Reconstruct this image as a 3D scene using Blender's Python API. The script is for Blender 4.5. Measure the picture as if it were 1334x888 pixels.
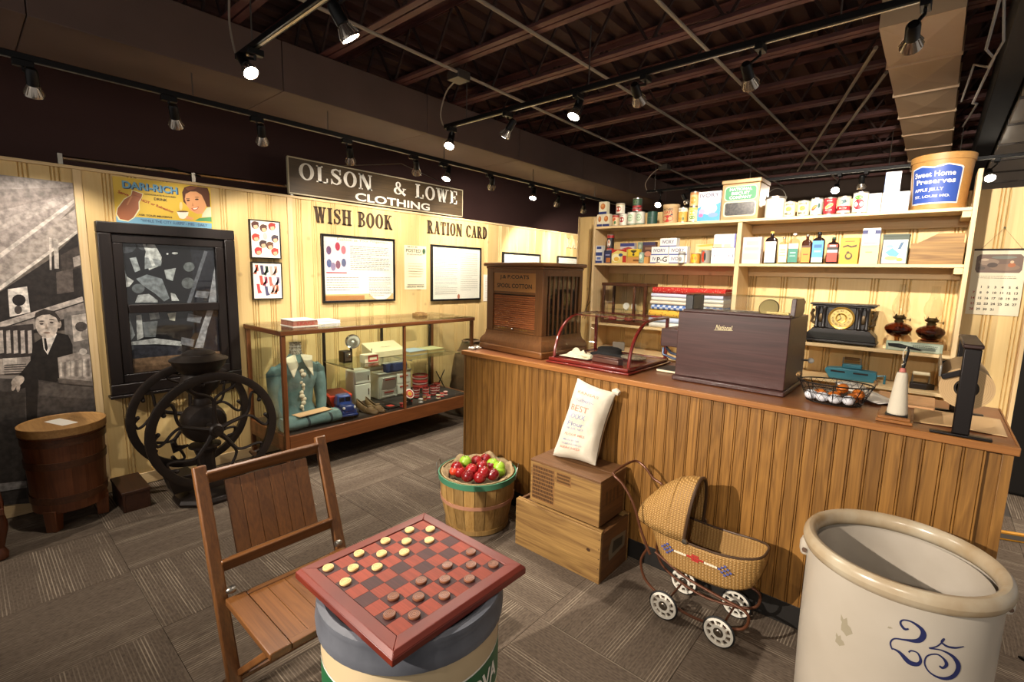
import bpy, bmesh, math, random
from mathutils import Vector, Matrix, Euler, noise as mnoise
for o in list(bpy.data.objects): bpy.data.objects.remove(o)
SC = bpy.context.scene; COL = SC.collection
R = math.radians; PI = math.pi; rnd = random.Random(7)
V = Vector

# ------------------------------------------------------------------ camera
cam = bpy.data.cameras.new('camera'); cam.sensor_width = 36; cam.lens = 627.636*36/1334; cam.clip_start = 0.02
co = bpy.data.objects.new('camera', cam); COL.objects.link(co); SC.camera = co
fw = V((-0.64913551, 0.74787741, -0.13893333)); rt = V((0.7529776, 0.65767385, 0.02213236)); up = V((-0.10792511, 0.09024678, 0.99005439))
co.matrix_world = Matrix(((rt.x, up.x, -fw.x, 4.32118), (rt.y, up.y, -fw.y, -2.43481), (rt.z, up.z, -fw.z, 1.62492), (0, 0, 0, 1)))

# ------------------------------------------------------------------ world (dim indoor bounce), exposure
wd = bpy.data.worlds.new('world'); SC.world = wd; wd.use_nodes = True
wd.node_tree.nodes['Background'].inputs[0].default_value = (1.0, 0.93, 0.87, 1); wd.node_tree.nodes['Background'].inputs[1].default_value = 0.3
SC.view_settings.view_transform = 'Standard'; SC.view_settings.look = 'None'; SC.view_settings.gamma = 1; SC.view_settings.use_curve_mapping = False
SC.view_settings.exposure = 0.5

# lamps on the tracks: (lamp position, aim point, watts, cone degrees) ; tracks further down carry them
LAMP_TINT = (1.0, 0.90, 0.78)
WALL_LAMPS = [((.8, -2.09, 2.456), (.05, -2.0, 1.35), 50, 75), ((.8, -1.483, 2.449), (.02, -1.15, 1.5), 26, 75), ((.8, -.991, 2.454), (.02, -.62, 1.5), 42, 75),
    ((.8, -.335, 2.447), (.1, .15, 1.65), 50, 118), ((.8, .3, 2.471), (.02, .95, 1.65), 62, 118), ((.8, .638, 2.477), (1.0, -.25, .5), 45, 75), ((.8, 1.246, 2.481), (.02, 1.9, 1.65), 105, 118),
    ((.8, 1.923, 2.469), (1.15, 1.0, .6), 40, 75), ((.8, 2.38, 2.446), (.02, 3.0, 1.6), 120, 80), ((.8, 2.969, 2.439), (.02, 4.1, 1.6), 110, 85)]
FRONT_LAMPS = [((1.502, -1.32, 2.633), (3.2, -.9, .45), 90, 66), ((2.473, -1.32, 2.531), (2.9, .1, .2), 50, 70), ((3.75, -1.32, 2.56), (3.2, -1.6, .7), 26, 60)]
COUNTER_LAMPS = [((1.337, .2, 2.601), (2.1, -1.2, 0), 85, 70), ((1.92, .2, 2.577), (.45, -.05, .6), 170, 66), ((2.502, .2, 2.604), (2.2, -1.0, 0), 70, 66), ((2.949, .2, 2.599), (2.6, 1.9, 1.8), 115, 78),
    ((3.539, .2, 2.555), (3.5, 1.95, 1.6), 95, 80), ((4.143, .2, 2.573), (4.05, 1.85, 2.15), 165, 58)]
BACK_LAMPS = [((1.439, 3.77, 2.563), (1.9, 1.2, 1.0), 40, 70), ((1.831, 3.77, 2.553), (2.4, 4.6, 1.0), 30, 70), ((3.415, 3.77, 2.568), (3.5, 1.4, 1.0), 40, 70), ((3.64, 3.77, 2.571), (3.6, 4.6, 1.0), 30, 70), ((4.589, 3.77, 2.568), (4.9, 1.6, .6), 60, 70)]
REAR_LAMPS = [((2.1, -4.4, 2.6), (3.45, -.3, .45), 800, 42), ((3.3, -4.4, 2.6), (2.5, -.9, .3), 60, 50), ((4.6, -4.4, 2.6), (4.15, .05, .85), 150, 44), ((1.2, -4.4, 2.6), (.6, -1.9, .5), 140, 50)]
AISLE_FILL = [((5.7, .6, 2.6), (5.2, 1.0, 0), 130, 80), ((5.7, 2.4, 2.6), (5.1, 2.6, 0), 130, 80)]  # unseen lamps added to brighten the right-hand floor and pale duct

# ------------------------------------------------------------------ materials
def lin(h, a=1):
    if not isinstance(h, str): return (*h[:3], a)
    c = [int(h[i:i+2], 16)/255 for i in (0, 2, 4)]
    return (*[x/12.92 if x <= .04045 else ((x+.055)/1.055)**2.4 for x in c], a)
MATS = {}
def newmat(name):
    m = bpy.data.materials.new(name); m.use_nodes = True; MATS[name] = m
    nt = m.node_tree; return m, nt, nt.nodes['Principled BSDF']
def N(nt, t, **k):
    n = nt.nodes.new(t)
    for a, v in k.items():
        if a.startswith('i_'): n.inputs[int(a[2:]) if a[2:].isdigit() else a[2:].replace('_', ' ')].default_value = v
        else: setattr(n, a, v)
    return n
def mixc(nt, fac, a, b, mode='MIX'):
    n = nt.nodes.new('ShaderNodeMix'); n.data_type = 'RGBA'; n.blend_type = mode
    for i, x in ((0, fac), (6, a), (7, b)):
        if hasattr(x, 'is_linked'): nt.links.new(x, n.inputs[i])
        else: n.inputs[i].default_value = x
    return n.outputs[2]
def coords(nt, scale, rand=True):
    tc = N(nt, 'ShaderNodeTexCoord'); oi = N(nt, 'ShaderNodeObjectInfo')
    mp = N(nt, 'ShaderNodeMapping'); mp.inputs['Scale'].default_value = scale
    if rand:
        ad = N(nt, 'ShaderNodeVectorMath', operation='MULTIPLY_ADD'); nt.links.new(oi.outputs['Random'], ad.inputs[0]); ad.inputs[1].default_value = (13, 7, 17)
        nt.links.new(tc.outputs['Object'], ad.inputs[2]); nt.links.new(ad.outputs[0], mp.inputs[0])
    else: nt.links.new(tc.outputs['Object'], mp.inputs[0])
    return mp.outputs[0], oi
def M(name, c, rough=.5, metal=0, c2=None, ns=8, bump=0, bs=60, var=0, spec=.5, trans=0, coat=0):
    """plain or mottled surface"""
    if name in MATS: return MATS[name]
    m, nt, b = newmat(name); b.inputs['Roughness'].default_value = rough; b.inputs['Metallic'].default_value = metal
    b.inputs['Specular IOR Level'].default_value = spec; b.inputs['Base Color'].default_value = lin(c)
    if coat: b.inputs['Coat Weight'].default_value = coat; b.inputs['Coat Roughness'].default_value = .08
    if c2 or bump or var:
        co_, oi = coords(nt, (1, 1, 1)); out = None
        if c2:
            nz = N(nt, 'ShaderNodeTexNoise', i_Scale=ns, i_Detail=5); nt.links.new(co_, nz.inputs['Vector'])
            rp = N(nt, 'ShaderNodeValToRGB'); rp.color_ramp.elements[0].position = .35; rp.color_ramp.elements[1].position = .68
            nt.links.new(nz.outputs['Fac'], rp.inputs[0]); out = mixc(nt, rp.outputs[0], lin(c), lin(c2))
        if var: out = vary(nt, oi, out or lin(c), var)
        if out is not None: nt.links.new(out, b.inputs['Base Color'])
        if bump:
            nb = N(nt, 'ShaderNodeTexNoise', i_Scale=bs, i_Detail=3); nt.links.new(co_, nb.inputs['Vector'])
            bp = N(nt, 'ShaderNodeBump', i_Strength=bump, i_Distance=.004); nt.links.new(nb.outputs['Fac'], bp.inputs['Height']); nt.links.new(bp.outputs[0], b.inputs['Normal'])
    return m
def vary(nt, oi, col, amt):
    hs = N(nt, 'ShaderNodeHueSaturation'); mr = N(nt, 'ShaderNodeMapRange', i_3=1-amt, i_4=1+amt)
    nt.links.new(oi.outputs['Random'], mr.inputs[0]); nt.links.new(mr.outputs[0], hs.inputs['Value'])
    if hasattr(col, 'is_linked'): nt.links.new(col, hs.inputs['Color'])
    else: hs.inputs['Color'].default_value = col
    return hs.outputs[0]
def W(name, c1, c2, axis='Z', s=1, rough=.45, var=.1, knots=0, coat=0, contrast=.5, ring=1.0, fine=1.1):
    """wood with grain along axis; each object gets its own piece of the grain"""
    if name in MATS: return MATS[name]
    m, nt, b = newmat(name); b.inputs['Roughness'].default_value = rough
    if coat: b.inputs['Coat Weight'].default_value = coat; b.inputs['Coat Roughness'].default_value = .12
    sc = [14*s, 14*s, 14*s]; i = 'XYZ'.index(axis); sc[i] = .9*s
    co_, oi = coords(nt, sc)
    n1 = N(nt, 'ShaderNodeTexNoise', i_Scale=1.0, i_Detail=3, i_Distortion=1.2*ring); nt.links.new(co_, n1.inputs['Vector'])
    mu = N(nt, 'ShaderNodeMath', operation='MULTIPLY', i_1=7.0*ring); nt.links.new(n1.outputs['Fac'], mu.inputs[0])
    fr = N(nt, 'ShaderNodeMath', operation='PINGPONG', i_1=1.0); nt.links.new(mu.outputs[0], fr.inputs[0])
    sc2 = [120*s, 120*s, 120*s]; sc2[i] = 3*s
    co2, _ = coords(nt, sc2); n2 = N(nt, 'ShaderNodeTexNoise', i_Scale=1.0, i_Detail=3); nt.links.new(co2, n2.inputs['Vector'])
    ad = N(nt, 'ShaderNodeMath', operation='MULTIPLY_ADD', i_1=contrast); nt.links.new(fr.outputs[0], ad.inputs[0])
    m2 = N(nt, 'ShaderNodeMath', operation='MULTIPLY_ADD', i_1=fine, i_2=.25-.5*fine); nt.links.new(n2.outputs['Fac'], m2.inputs[0]); nt.links.new(m2.outputs[0], ad.inputs[2])
    out = mixc(nt, ad.outputs[0], lin(c1), lin(c2))
    if knots:
        co3, _ = coords(nt, (5, 5, 5)); sc3 = N(nt, 'ShaderNodeTexVoronoi', i_Scale=1.0); nt.links.new(co3, sc3.inputs['Vector'])
        rp = N(nt, 'ShaderNodeMapRange', i_1=.05, i_2=.12, i_3=knots, i_4=0.0); nt.links.new(sc3.outputs['Distance'], rp.inputs[0])
        out = mixc(nt, rp.outputs[0], out, lin('6b431f'))
    out = vary(nt, oi, out, var); nt.links.new(out, b.inputs['Base Color'])
    bp = N(nt, 'ShaderNodeBump', i_Strength=.15, i_Distance=.002); nt.links.new(n2.outputs['Fac'], bp.inputs['Height']); nt.links.new(bp.outputs[0], b.inputs['Normal'])
    return m
def GL(name, tint=(1, 1, 1), ior=1.45, rough=.02):
    if name in MATS: return MATS[name]
    m, nt, b = newmat(name); nt.nodes.remove(b)
    t = N(nt, 'ShaderNodeBsdfTransparent'); t.inputs[0].default_value = (*tint, 1); g = N(nt, 'ShaderNodeBsdfGlossy'); g.inputs['Roughness'].default_value = rough
    lw_ = N(nt, 'ShaderNodeLayerWeight', i_Blend=.5); pw = N(nt, 'ShaderNodeMath', operation='POWER', i_1=4.0); nt.links.new(lw_.outputs['Facing'], pw.inputs[0])
    f = N(nt, 'ShaderNodeMath', operation='MULTIPLY_ADD', i_1=.75, i_2=.045*(ior/1.45)**2); nt.links.new(pw.outputs[0], f.inputs[0]); mx = N(nt, 'ShaderNodeMixShader')
    nt.links.new(f.outputs[0], mx.inputs[0]); nt.links.new(t.outputs[0], mx.inputs[1]); nt.links.new(g.outputs[0], mx.inputs[2]); nt.links.new(mx.outputs[0], nt.nodes['Material Output'].inputs[0]); return m
def EM(name, c, s):
    m, nt, b = newmat(name); b.inputs['Base Color'].default_value = lin(c); b.inputs['Emission Color'].default_value = lin(c); b.inputs['Emission Strength'].default_value = s; return m
def print_mat(name, rough=.5, grain=0):
    m, nt, b = newmat(name); b.inputs['Roughness'].default_value = rough; a = N(nt, 'ShaderNodeVertexColor', layer_name='Col'); out = a.outputs[0]
    if grain:
        co_, _ = coords(nt, (9, 9, 9)); nz = N(nt, 'ShaderNodeTexNoise', i_Scale=4, i_Detail=6); nt.links.new(co_, nz.inputs['Vector'])
        mr = N(nt, 'ShaderNodeMapRange', i_1=.35, i_2=.65, i_3=1-grain, i_4=1+grain); nt.links.new(nz.outputs['Fac'], mr.inputs[0]); out = mixc(nt, 1.0, out, mr.outputs[0], 'MULTIPLY')
    nt.links.new(out, b.inputs['Base Color']); return m

# ------------------------------------------------------------------ mesh helpers
class MB:
    def __init__(s): s.v = []; s.f = []; s.c = []; s.cur = None
    def add(s, vs, fs, m=None):
        o = len(s.v); s.v += [tuple(m @ V(p)) if m else tuple(p) for p in vs]
        s.f += [tuple(i+o for i in f) for f in fs]; s.c += [s.cur]*len(fs); return s
    def box(s, x0, x1, y0, y1, z0, z1, m=None):
        return s.add([(x0,y0,z0),(x1,y0,z0),(x1,y1,z0),(x0,y1,z0),(x0,y0,z1),(x1,y0,z1),(x1,y1,z1),(x0,y1,z1)],
            [(3,2,1,0),(4,5,6,7),(0,1,5,4),(1,2,6,5),(2,3,7,6),(3,0,4,7)], m)
    def frus(s, b, t, z0, z1, m=None):     # b,t = (x0,x1,y0,y1)
        return s.add([(b[0],b[2],z0),(b[1],b[2],z0),(b[1],b[3],z0),(b[0],b[3],z0),(t[0],t[2],z1),(t[1],t[2],z1),(t[1],t[3],z1),(t[0],t[3],z1)],
            [(3,2,1,0),(4,5,6,7),(0,1,5,4),(1,2,6,5),(2,3,7,6),(3,0,4,7)], m)
    def bar(s, p, q, w, h=None, up_=(0,0,1)):   # rectangular bar from p to q
        p, q = V(p), V(q); d = (q-p).normalized(); u = V(up_)
        if abs(d.dot(u)) > .98: u = V((0,1,0))
        a = d.cross(u).normalized(); b = a.cross(d).normalized(); h = h or w; vs = []
        for c in (p, q):
            for i, j in ((-1,-1),(1,-1),(1,1),(-1,1)): vs.append(c+a*i*w/2+b*j*h/2)
        return s.add(vs, [(3,2,1,0),(4,5,6,7),(0,1,5,4),(1,2,6,5),(2,3,7,6),(3,0,4,7)])
    def lathe(s, prof, n=24, c=(0,0,0), m=None, cap=True, a0=0, a1=2*PI):
        full = abs(a1-a0-2*PI) < 1e-6; k = n if full else n+1; vs = []; fs = []
        for r, z in prof:
            for i in range(k):
                a = a0+(a1-a0)*i/n; vs.append((c[0]+r*math.cos(a), c[1]+r*math.sin(a), c[2]+z))
        for j in range(len(prof)-1):
            for i in range(n):
                i2 = (i+1) % k; fs.append((j*k+i, j*k+i2, (j+1)*k+i2, (j+1)*k+i))
        if cap and full:
            if prof[0][0] > 1e-5: fs.append(tuple(range(k))[::-1])
            if prof[-1][0] > 1e-5: fs.append(tuple((len(prof)-1)*k+i for i in range(k)))
        return s.add(vs, fs, m)
    def tube(s, pts, r, n=8, closed=False, m=None, cap=True):
        pts = [V(p) for p in pts]; L = len(pts); rr = r if isinstance(r, (list, tuple)) else [r]*L
        vs = []; fs = []; prev = None
        for i, p in enumerate(pts):
            if closed: d = pts[(i+1) % L]-pts[i-1]
            else: d = pts[min(i+1, L-1)]-pts[max(i-1, 0)]
            d = d.normalized() if d.length > 1e-9 else V((0,0,1))
            if prev is None:
                u = V((0,0,1)) if abs(d.z) < .9 else V((1,0,0)); a = d.cross(u).normalized()
            else:
                a = (prev-d*prev.dot(d)); a = a.normalized() if a.length > 1e-6 else d.cross(V((0,0,1))).normalized()
            prev = a; b = d.cross(a)
            for k in range(n):
                t = 2*PI*k/n; vs.append(p+(a*math.cos(t)+b*math.sin(t))*rr[i])
        for i in range(L if closed else L-1):
            j = (i+1) % L
            for k in range(n): k2 = (k+1) % n; fs.append((i*n+k, i*n+k2, j*n+k2, j*n+k))
        if cap and not closed: fs.append(tuple(range(n))[::-1]); fs.append(tuple((L-1)*n+k for k in range(n)))
        return s.add(vs, fs, m)
    def prism(s, poly, z0, z1, m=None):
        n = len(poly); vs = [(x, y, z0) for x, y in poly]+[(x, y, z1) for x, y in poly]
        return s.add(vs, [tuple(range(n))[::-1], tuple(range(n, 2*n))]+[(i, (i+1) % n, n+(i+1) % n, n+i) for i in range(n)], m)
    def ball(s, c, r, n=12, k=8, m=None):
        r = r if isinstance(r, (list, tuple)) else (r, r, r); pr = [(math.sin(PI*j/k), -math.cos(PI*j/k)) for j in range(k+1)]
        pr[0] = (1e-6, -1); pr[-1] = (1e-6, 1); mm = Matrix.Translation(c) @ Matrix.Diagonal((*r, 1))
        return s.lathe(pr, n, m=(m @ mm) if m else mm, cap=False)
    def grid(s, fn, nu, nv, m=None, cu=False, cv=False):
        ku = nu if cu else nu+1; kv = nv if cv else nv+1
        vs = [fn(i/nu, j/nv) for j in range(kv) for i in range(ku)]; fs = []
        for j in range(nv):
            for i in range(nu):
                i2 = (i+1) % ku; j2 = (j+1) % kv; fs.append((j*ku+i, j*ku+i2, j2*ku+i2, j2*ku+i))
        return s.add(vs, fs, m)
    def poly(s, pts, m=None): return s.add(pts, [tuple(range(len(pts)))], m)
    def build(s, name, mat, parent=None, bevel=0, smooth=35, solid=0, seg=2, loc=None, rot=None, weld=False):
        me = bpy.data.meshes.new(name); me.from_pydata(s.v, [], s.f); me.validate()
        if weld:
            bm = bmesh.new(); bm.from_mesh(me); bmesh.ops.remove_doubles(bm, verts=bm.verts, dist=1e-5); bmesh.ops.recalc_face_normals(bm, faces=bm.faces); bm.to_mesh(me); bm.free()
        if any(c is not None for c in s.c):
            at = me.color_attributes.new('Col', 'FLOAT_COLOR', 'CORNER'); i = 0
            for p, c in zip(me.polygons, s.c):
                cc = lin(c or 'ffffff')
                for l in p.loop_indices: at.data[l].color = cc
        if smooth: me.shade_smooth(); me.set_sharp_from_angle(angle=R(smooth))
        o = bpy.data.objects.new(name, me); COL.objects.link(o); me.materials.append(mat)
        if parent: o.parent = parent
        if loc: o.location = loc
        if rot: o.rotation_euler = rot
        if solid: md = o.modifiers.new('solid', 'SOLIDIFY'); md.thickness = solid; md.offset = 0
        if bevel: md = o.modifiers.new('bevel', 'BEVEL'); md.width = bevel; md.segments = seg; md.limit_method = 'ANGLE'; md.angle_limit = R(40)
        return o
def sm(pts, n=5):
    """smooth curve through the given points"""
    P = [V(p) for p in pts]; out = []
    for i in range(len(P)-1):
        a, b, c, d = P[max(i-1, 0)], P[i], P[i+1], P[min(i+2, len(P)-1)]
        for k in range(n): s = k/n; out.append(.5*((2*b)+(c-a)*s+(2*a-5*b+4*c-d)*s*s+(3*b-a-3*c+d)*s**3))
    return out+[P[-1]]
def tag(o, label=None, cat=None, group=None, kind=None):
    if label: o['label'] = label
    if cat: o['category'] = cat
    if group: o['group'] = group
    if kind: o['kind'] = kind
    return o
def thing(name, label, cat, loc=(0,0,0), rz=0, group=None):
    o = bpy.data.objects.new(name, None); COL.objects.link(o); o.location = loc; o.rotation_euler = (0, 0, rz); o.empty_display_size = .05
    return tag(o, label, cat, group)
def copy_tree(o, parent=None, loc=None, rz=None):
    c = o.copy(); COL.objects.link(c); c.parent = parent
    if loc is not None: c.location = loc
    if rz is not None: c.rotation_euler = (0, 0, rz)
    for ch in list(o.children): copy_tree(ch, c)
    return c
def share(o, parent=None, loc=(0,0,0), rot=(0,0,0), scale=None):     # one more piece with the same mesh
    c = o.copy(); COL.objects.link(c); c.parent = parent; c.location = loc; c.rotation_euler = rot
    if scale: c.scale = scale
    return c
def XYZ(x, y, z): return Matrix.Translation((x, y, z))
def RX(a): return Matrix.Rotation(R(a), 4, 'X')
def RY(a): return Matrix.Rotation(R(a), 4, 'Y')
def RZ(a): return Matrix.Rotation(R(a), 4, 'Z')
FRONT = Matrix(((1,0,0,0),(0,0,-1,0),(0,1,0,0),(0,0,0,1)))    # (u,v,n) -> x, z, towards -y
SIDE = Matrix(((0,0,1,0),(1,0,0,0),(0,1,0,0),(0,0,0,1)))      # (u,v,n) -> y, z, towards +x
# flat print: coloured shapes lying a hair apart on one plane
def ell(cx, cy, rx, ry=None, rot=0, n=20, a0=0, a1=360):
    ry = ry or rx; c, s_ = math.cos(R(rot)), math.sin(R(rot)); out = []
    full = a1-a0 == 360
    for i in range(n if full else n+1):
        a = R(a0+(a1-a0)*i/n); x, y = rx*math.cos(a), ry*math.sin(a); out.append((cx+x*c-y*s_, cy+x*s_+y*c))
    return out
def rec(x0, x1, y0, y1): return [(x0,y0),(x1,y0),(x1,y1),(x0,y1)]
def lines(rg, x0, x1, y0, y1, n, h, col, words=True):
    """rows of tiny dashes standing for text too small to read"""
    out = []
    for i in range(n):
        y = y1-(y1-y0)*(i+.5)/n; x = x0; end = x1-(x1-x0)*(rg.random()*.5 if i % 6 == 5 else rg.random()*.06)
        while x < end:
            w = min((x1-x0)*(.03+.07*rg.random()), end-x); out.append((col, rec(x, x+w, y-h/2, y+h/2))); x += w+(x1-x0)*.015
    return out
def decal(name, shapes, mat, parent, m, n0=.0004, step=.00012, wrap=None):
    b = MB(); k = n0
    for c, p in shapes:
        b.cur = c
        if wrap:
            q = [(math.sin(u/wrap)*(wrap+k), v, (wrap+k)*math.cos(u/wrap)) for u, v in p]; ce = V((0,0,0))
            cu = sum(u for u, v in p)/len(p); cv = sum(v for u, v in p)/len(p)
            q.append((math.sin(cu/wrap)*(wrap+k), cv, (wrap+k)*math.cos(cu/wrap))); L = len(p)
            b.add(q, [(i, (i+1) % L, L) for i in range(L)], m)
        else: b.poly([(u, v, k) for u, v in p], m)
        k += step
    o = b.build(name, mat, parent, smooth=0)
    if len(shapes) > 1: o['kind'] = 'stuff'
    return o
_tc = {}
def raw_text(s_, bold=0, shear=0, space=1):
    k = (s_, bold, shear, space)
    if k in _tc: return _tc[k]
    cu = bpy.data.curves.new('t', 'FONT'); cu.body = s_; cu.size = 1; cu.align_x = 'CENTER'; cu.align_y = 'CENTER'; cu.resolution_u = 3; cu.offset = bold; cu.shear = shear; cu.space_character = space
    ob = bpy.data.objects.new('t', cu); me = bpy.data.meshes.new_from_object(ob)
    vs = [v.co.copy() for v in me.vertices]; fs = [tuple(p.vertices) for p in me.polygons]; bpy.data.objects.remove(ob); bpy.data.curves.remove(cu); bpy.data.meshes.remove(me)
    x0 = min(v.x for v in vs); x1 = max(v.x for v in vs); y0 = min(v.y for v in vs); y1 = max(v.y for v in vs)
    _tc[k] = ([(v.x-(x0+x1)/2, v.y-(y0+y1)/2) for v in vs], fs, x1-x0, y1-y0); return _tc[k]
def texts(name, items, mat, parent, m, depth=.0008, wrap=None, bold=0, shear=0, space=1):
    """items: (string, cap height, u, v, width or None[, tilt degrees])"""
    b = MB()
    for it in items:
        s_, size, u0, v0 = it[:4]; width = it[4] if len(it) > 4 else None; tilt = R(it[5]) if len(it) > 5 else 0
        vs, fs, w, h = raw_text(s_, bold, shear, space); sy = size/h; sx = width/w if width else sy; out = []
        for x, y in vs:
            x, y = x*sx, y*sy; u, v = u0+x*math.cos(tilt)-y*math.sin(tilt), v0+x*math.sin(tilt)+y*math.cos(tilt)
            out.append((math.sin(u/wrap)*(wrap+depth), v, (wrap+depth)*math.cos(u/wrap)) if wrap else (u, v, depth))
        b.add(out, fs, m)
    o = b.build(name, mat, parent, smooth=0)
    if len(items) > 1: o['kind'] = 'stuff'
    return o
def text(name, s_, size, mat, parent, m, width=None, **k): return texts(name, [(s_, size, 0, 0, width)], mat, parent, m, **k)
# slab-serif capitals drawn as strokes (thick stems, thin bars, bracket serifs)
def slab(name, s_, h, mat, parent, m, width, depth=.004, tk=.2, tn=.075, sf=.075):
    root = parent; b = MB(); x = 0; marks = []
    if root is None: root = bpy.data.objects.new(name, None); COL.objects.link(root); root.location = m.to_translation(); m = Matrix.Translation(-root.location) @ m
    def q(a): b.prism(a, 0, 1)
    def rr(x0, x1, y0, y1): q([(x0,y0),(x1,y0),(x1,y1),(x0,y1)])
    def ser(xc, y, w=.34): rr(xc-w/2, xc+w/2, y if y == 0 else 1-sf, sf if y == 0 else 1)
    def stem(xc, t=tk): rr(xc-t/2, xc+t/2, 0, 1); ser(xc, 0, t+.17); ser(xc, 1, t+.17)
    def dia(xa, ya, xb, yb, t): q([(xa-t/2,ya),(xa+t/2,ya),(xb+t/2,yb),(xb-t/2,yb)][::(1 if ya < yb else -1)])
    def ring(cx, cy, rx, ry, a0=0, a1=360, t=tk, u=tn):
        n = 28
        for i in range(n):
            p = [R(a0+(a1-a0)*(i+k)/n) for k in (0, 1)]; o_ = [(cx+rx*math.cos(a), cy+ry*math.sin(a)) for a in p]; n_ = [(cx+(rx-t)*math.cos(a), cy+(ry-u)*math.sin(a)) for a in p]
            q([n_[0], o_[0], o_[1], n_[1]])
    def path(pts, ws):
        L = len(pts)
        for i in range(L-1):
            (xa, ya), (xb, yb) = pts[i], pts[i+1]; d = math.hypot(xb-xa, yb-ya) or 1; nx, ny = -(yb-ya)/d, (xb-xa)/d; wa, wb = ws[i]/2, ws[i+1]/2
            q([(xa-nx*wa,ya-ny*wa),(xb-nx*wb,yb-ny*wb),(xb+nx*wb,yb+ny*wb),(xa+nx*wa,ya+ny*wa)])
    for ch in s_:
        st = len(b.v); sf0 = len(b.f)
        if ch == ' ': x += .55; continue
        if ch == 'O': ring(.42, .5, .42, .5); w = .84
        elif ch == 'C': ring(.42, .5, .42, .5, 38, 322); rr(.68, .75, .66, .95); w = .78
        elif ch == 'D': stem(.2); ring(.28, .5, .46, .5, -90, 90); w = .76
        elif ch == 'L': stem(.2); rr(.2, .68, 0, tn); rr(.6, .68, 0, .3); w = .7
        elif ch == 'S':
            P = [(.62,.74),(.58,.88),(.36,.965),(.14,.86),(.14,.68),(.36,.54),(.58,.4),(.6,.2),(.4,.04),(.16,.1),(.08,.28)]; path(P, [tn,tn,tn,.13,.18,tk,.19,.16,tn,tn,tn]); rr(.58,.65,.66,.98); rr(.04,.11,.02,.34); w = .7
        elif ch == 'N': stem(.14, tn+.02); stem(.78, tn+.02); dia(.2, 1, .74, 0, tk+.04); w = .94
        elif ch == '&':
            ring(.34, .75, .19, .24, t=.1); path([(.3,.56),(.5,.3),(.86,.0)], [.16,.17,.17]); ring(.32, .28, .3, .28, 95, 330, t=.15); path([(.55,.14),(.72,.3),(.78,.48)], [tn,tn,tn]); rr(.66,.92,.45,.52); w = .92
        elif ch == 'W':
            dia(.14, 1, .36, 0, tk); dia(.36, 0, .54, 1, tn); dia(.52, 1, .74, 0, tk); dia(.74, 0, .94, 1, tn); ser(.14, 1); ser(.53, 1, .3); ser(.95, 1, .28); w = 1.1
        elif ch == 'E': stem(.2); rr(.2,.66,0,tn); rr(.2,.66,1-tn,1); rr(.2,.5,.47,.47+tn); rr(.6,.67,0,.28); rr(.6,.67,.72,1); rr(.46,.52,.38,.63); w = .7
        elif ch == 'I': stem(.2); w = .4
        elif ch == 'H': stem(.2); stem(.7); rr(.2,.7,.47,.47+tn); w = .9
        elif ch == 'B': stem(.2); ring(.32,.745,.34,.255,-90,90,t=.17); ring(.32,.265,.4,.265,-90,90,t=.18); rr(.2,.34,1-tn,1); rr(.2,.34,0,tn); rr(.2,.34,.49,.49+tn/1.5); w = .74
        elif ch == 'K': stem(.2); dia(.26,.42,.68,1,tn+.02); dia(.72,0,.4,.62,tk); ser(.68,1,.26); ser(.74,0,.3); w = .9
        elif ch == 'R': stem(.2); ring(.32,.74,.36,.26,-90,90,t=.18); rr(.2,.34,1-tn,1); rr(.2,.34,.48,.48+tn); dia(.7,0,.42,.5,tk-.02); ser(.72,0,.24); w = .84
        elif ch == 'A': dia(.14,0,.42,1,tn); dia(.66,0,.42,1,tk); rr(.22,.6,.26,.26+tn); ser(.12,0,.3); ser(.68,0,.32); w = .84
        elif ch == 'T': rr(.3,.5,0,1); ser(.4,0,.38); rr(.04,.76,1-tn,1); rr(.04,.1,.7,1); rr(.7,.76,.7,1); w = .8
        else: rr(.1,.5,0,1); w = .6
        for i in range(st, len(b.v)): b.v[i] = (b.v[i][0]+x, b.v[i][1], b.v[i][2])
        x += w+.13; marks.append((st, len(b.v), sf0, len(b.f)))
    x -= .13; b.v = [tuple(m @ V(((p[0]-x/2)*width/x, (p[1]-.5)*h, p[2]*depth))) for p in b.v]
    for a0, a1, f0, f1 in marks:
        c = MB(); c.add(b.v[a0:a1], [tuple(k-a0 for k in f) for f in b.f[f0:f1]]); c.build('letter', mat, root, smooth=0)
    return root

# ------------------------------------------------------------------ shared materials
PINE = W('pine_panelling', 'd9bd84', 'c6a262', 'Z', .8, .5, .06, knots=.3, contrast=.22, fine=.55)
PINE_TRIM = W('pine_trim', 'dec396', 'cdab74', 'Z', 1, .5, .05, contrast=.3); PINE_TRIM_Y = W('pine_trim_y', 'dec396', 'cdab74', 'Y', 1, .5, .05, contrast=.3)
PINE_X = W('pine_shelf', 'e2c798', 'cfad78', 'X', 1, .5, .05, knots=.3, contrast=.3)
OAK = W('oak_plank', '996c32', '62401a', 'Z', 1.1, .42, .10, contrast=.5, ring=1.2); OAK_TOP = W('counter_top_wood', '8a5530', '6b3c1e', 'X', 1, .35, .03, contrast=.4); OAK_EDGE = W('counter_edge_wood', 'a06a34', '7c4a20', 'X', 1.2, .4, .03, contrast=.4)
BLACK = M('black_metal', '0c0b0b', .45, .3); DARKPAINT = M('dark_brown_paint', '2a1c19', .8, c2='231715', ns=3); DARKWALL = M('dark_maroon_paint', '4a302c', .85)
CHROME = M('chrome', 'c8c4bc', .15, 1); STEEL = M('steel', '9a958c', .35, 1); GALV = M('galvanised', '6e6862', .45, .8)
PAPER = M('white_paper', 'efe9dc', .6); PRINT = print_mat('printed_paper', .5); PRINTG = print_mat('photo_print', .35, .35); CREAM = M('cream_paint', 'e8dcb8', .55)
GLASS = GL('clear_glass', (.97, .98, .97)); GLASSG = GL('greenish_glass', (.90, .95, .91))
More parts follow.
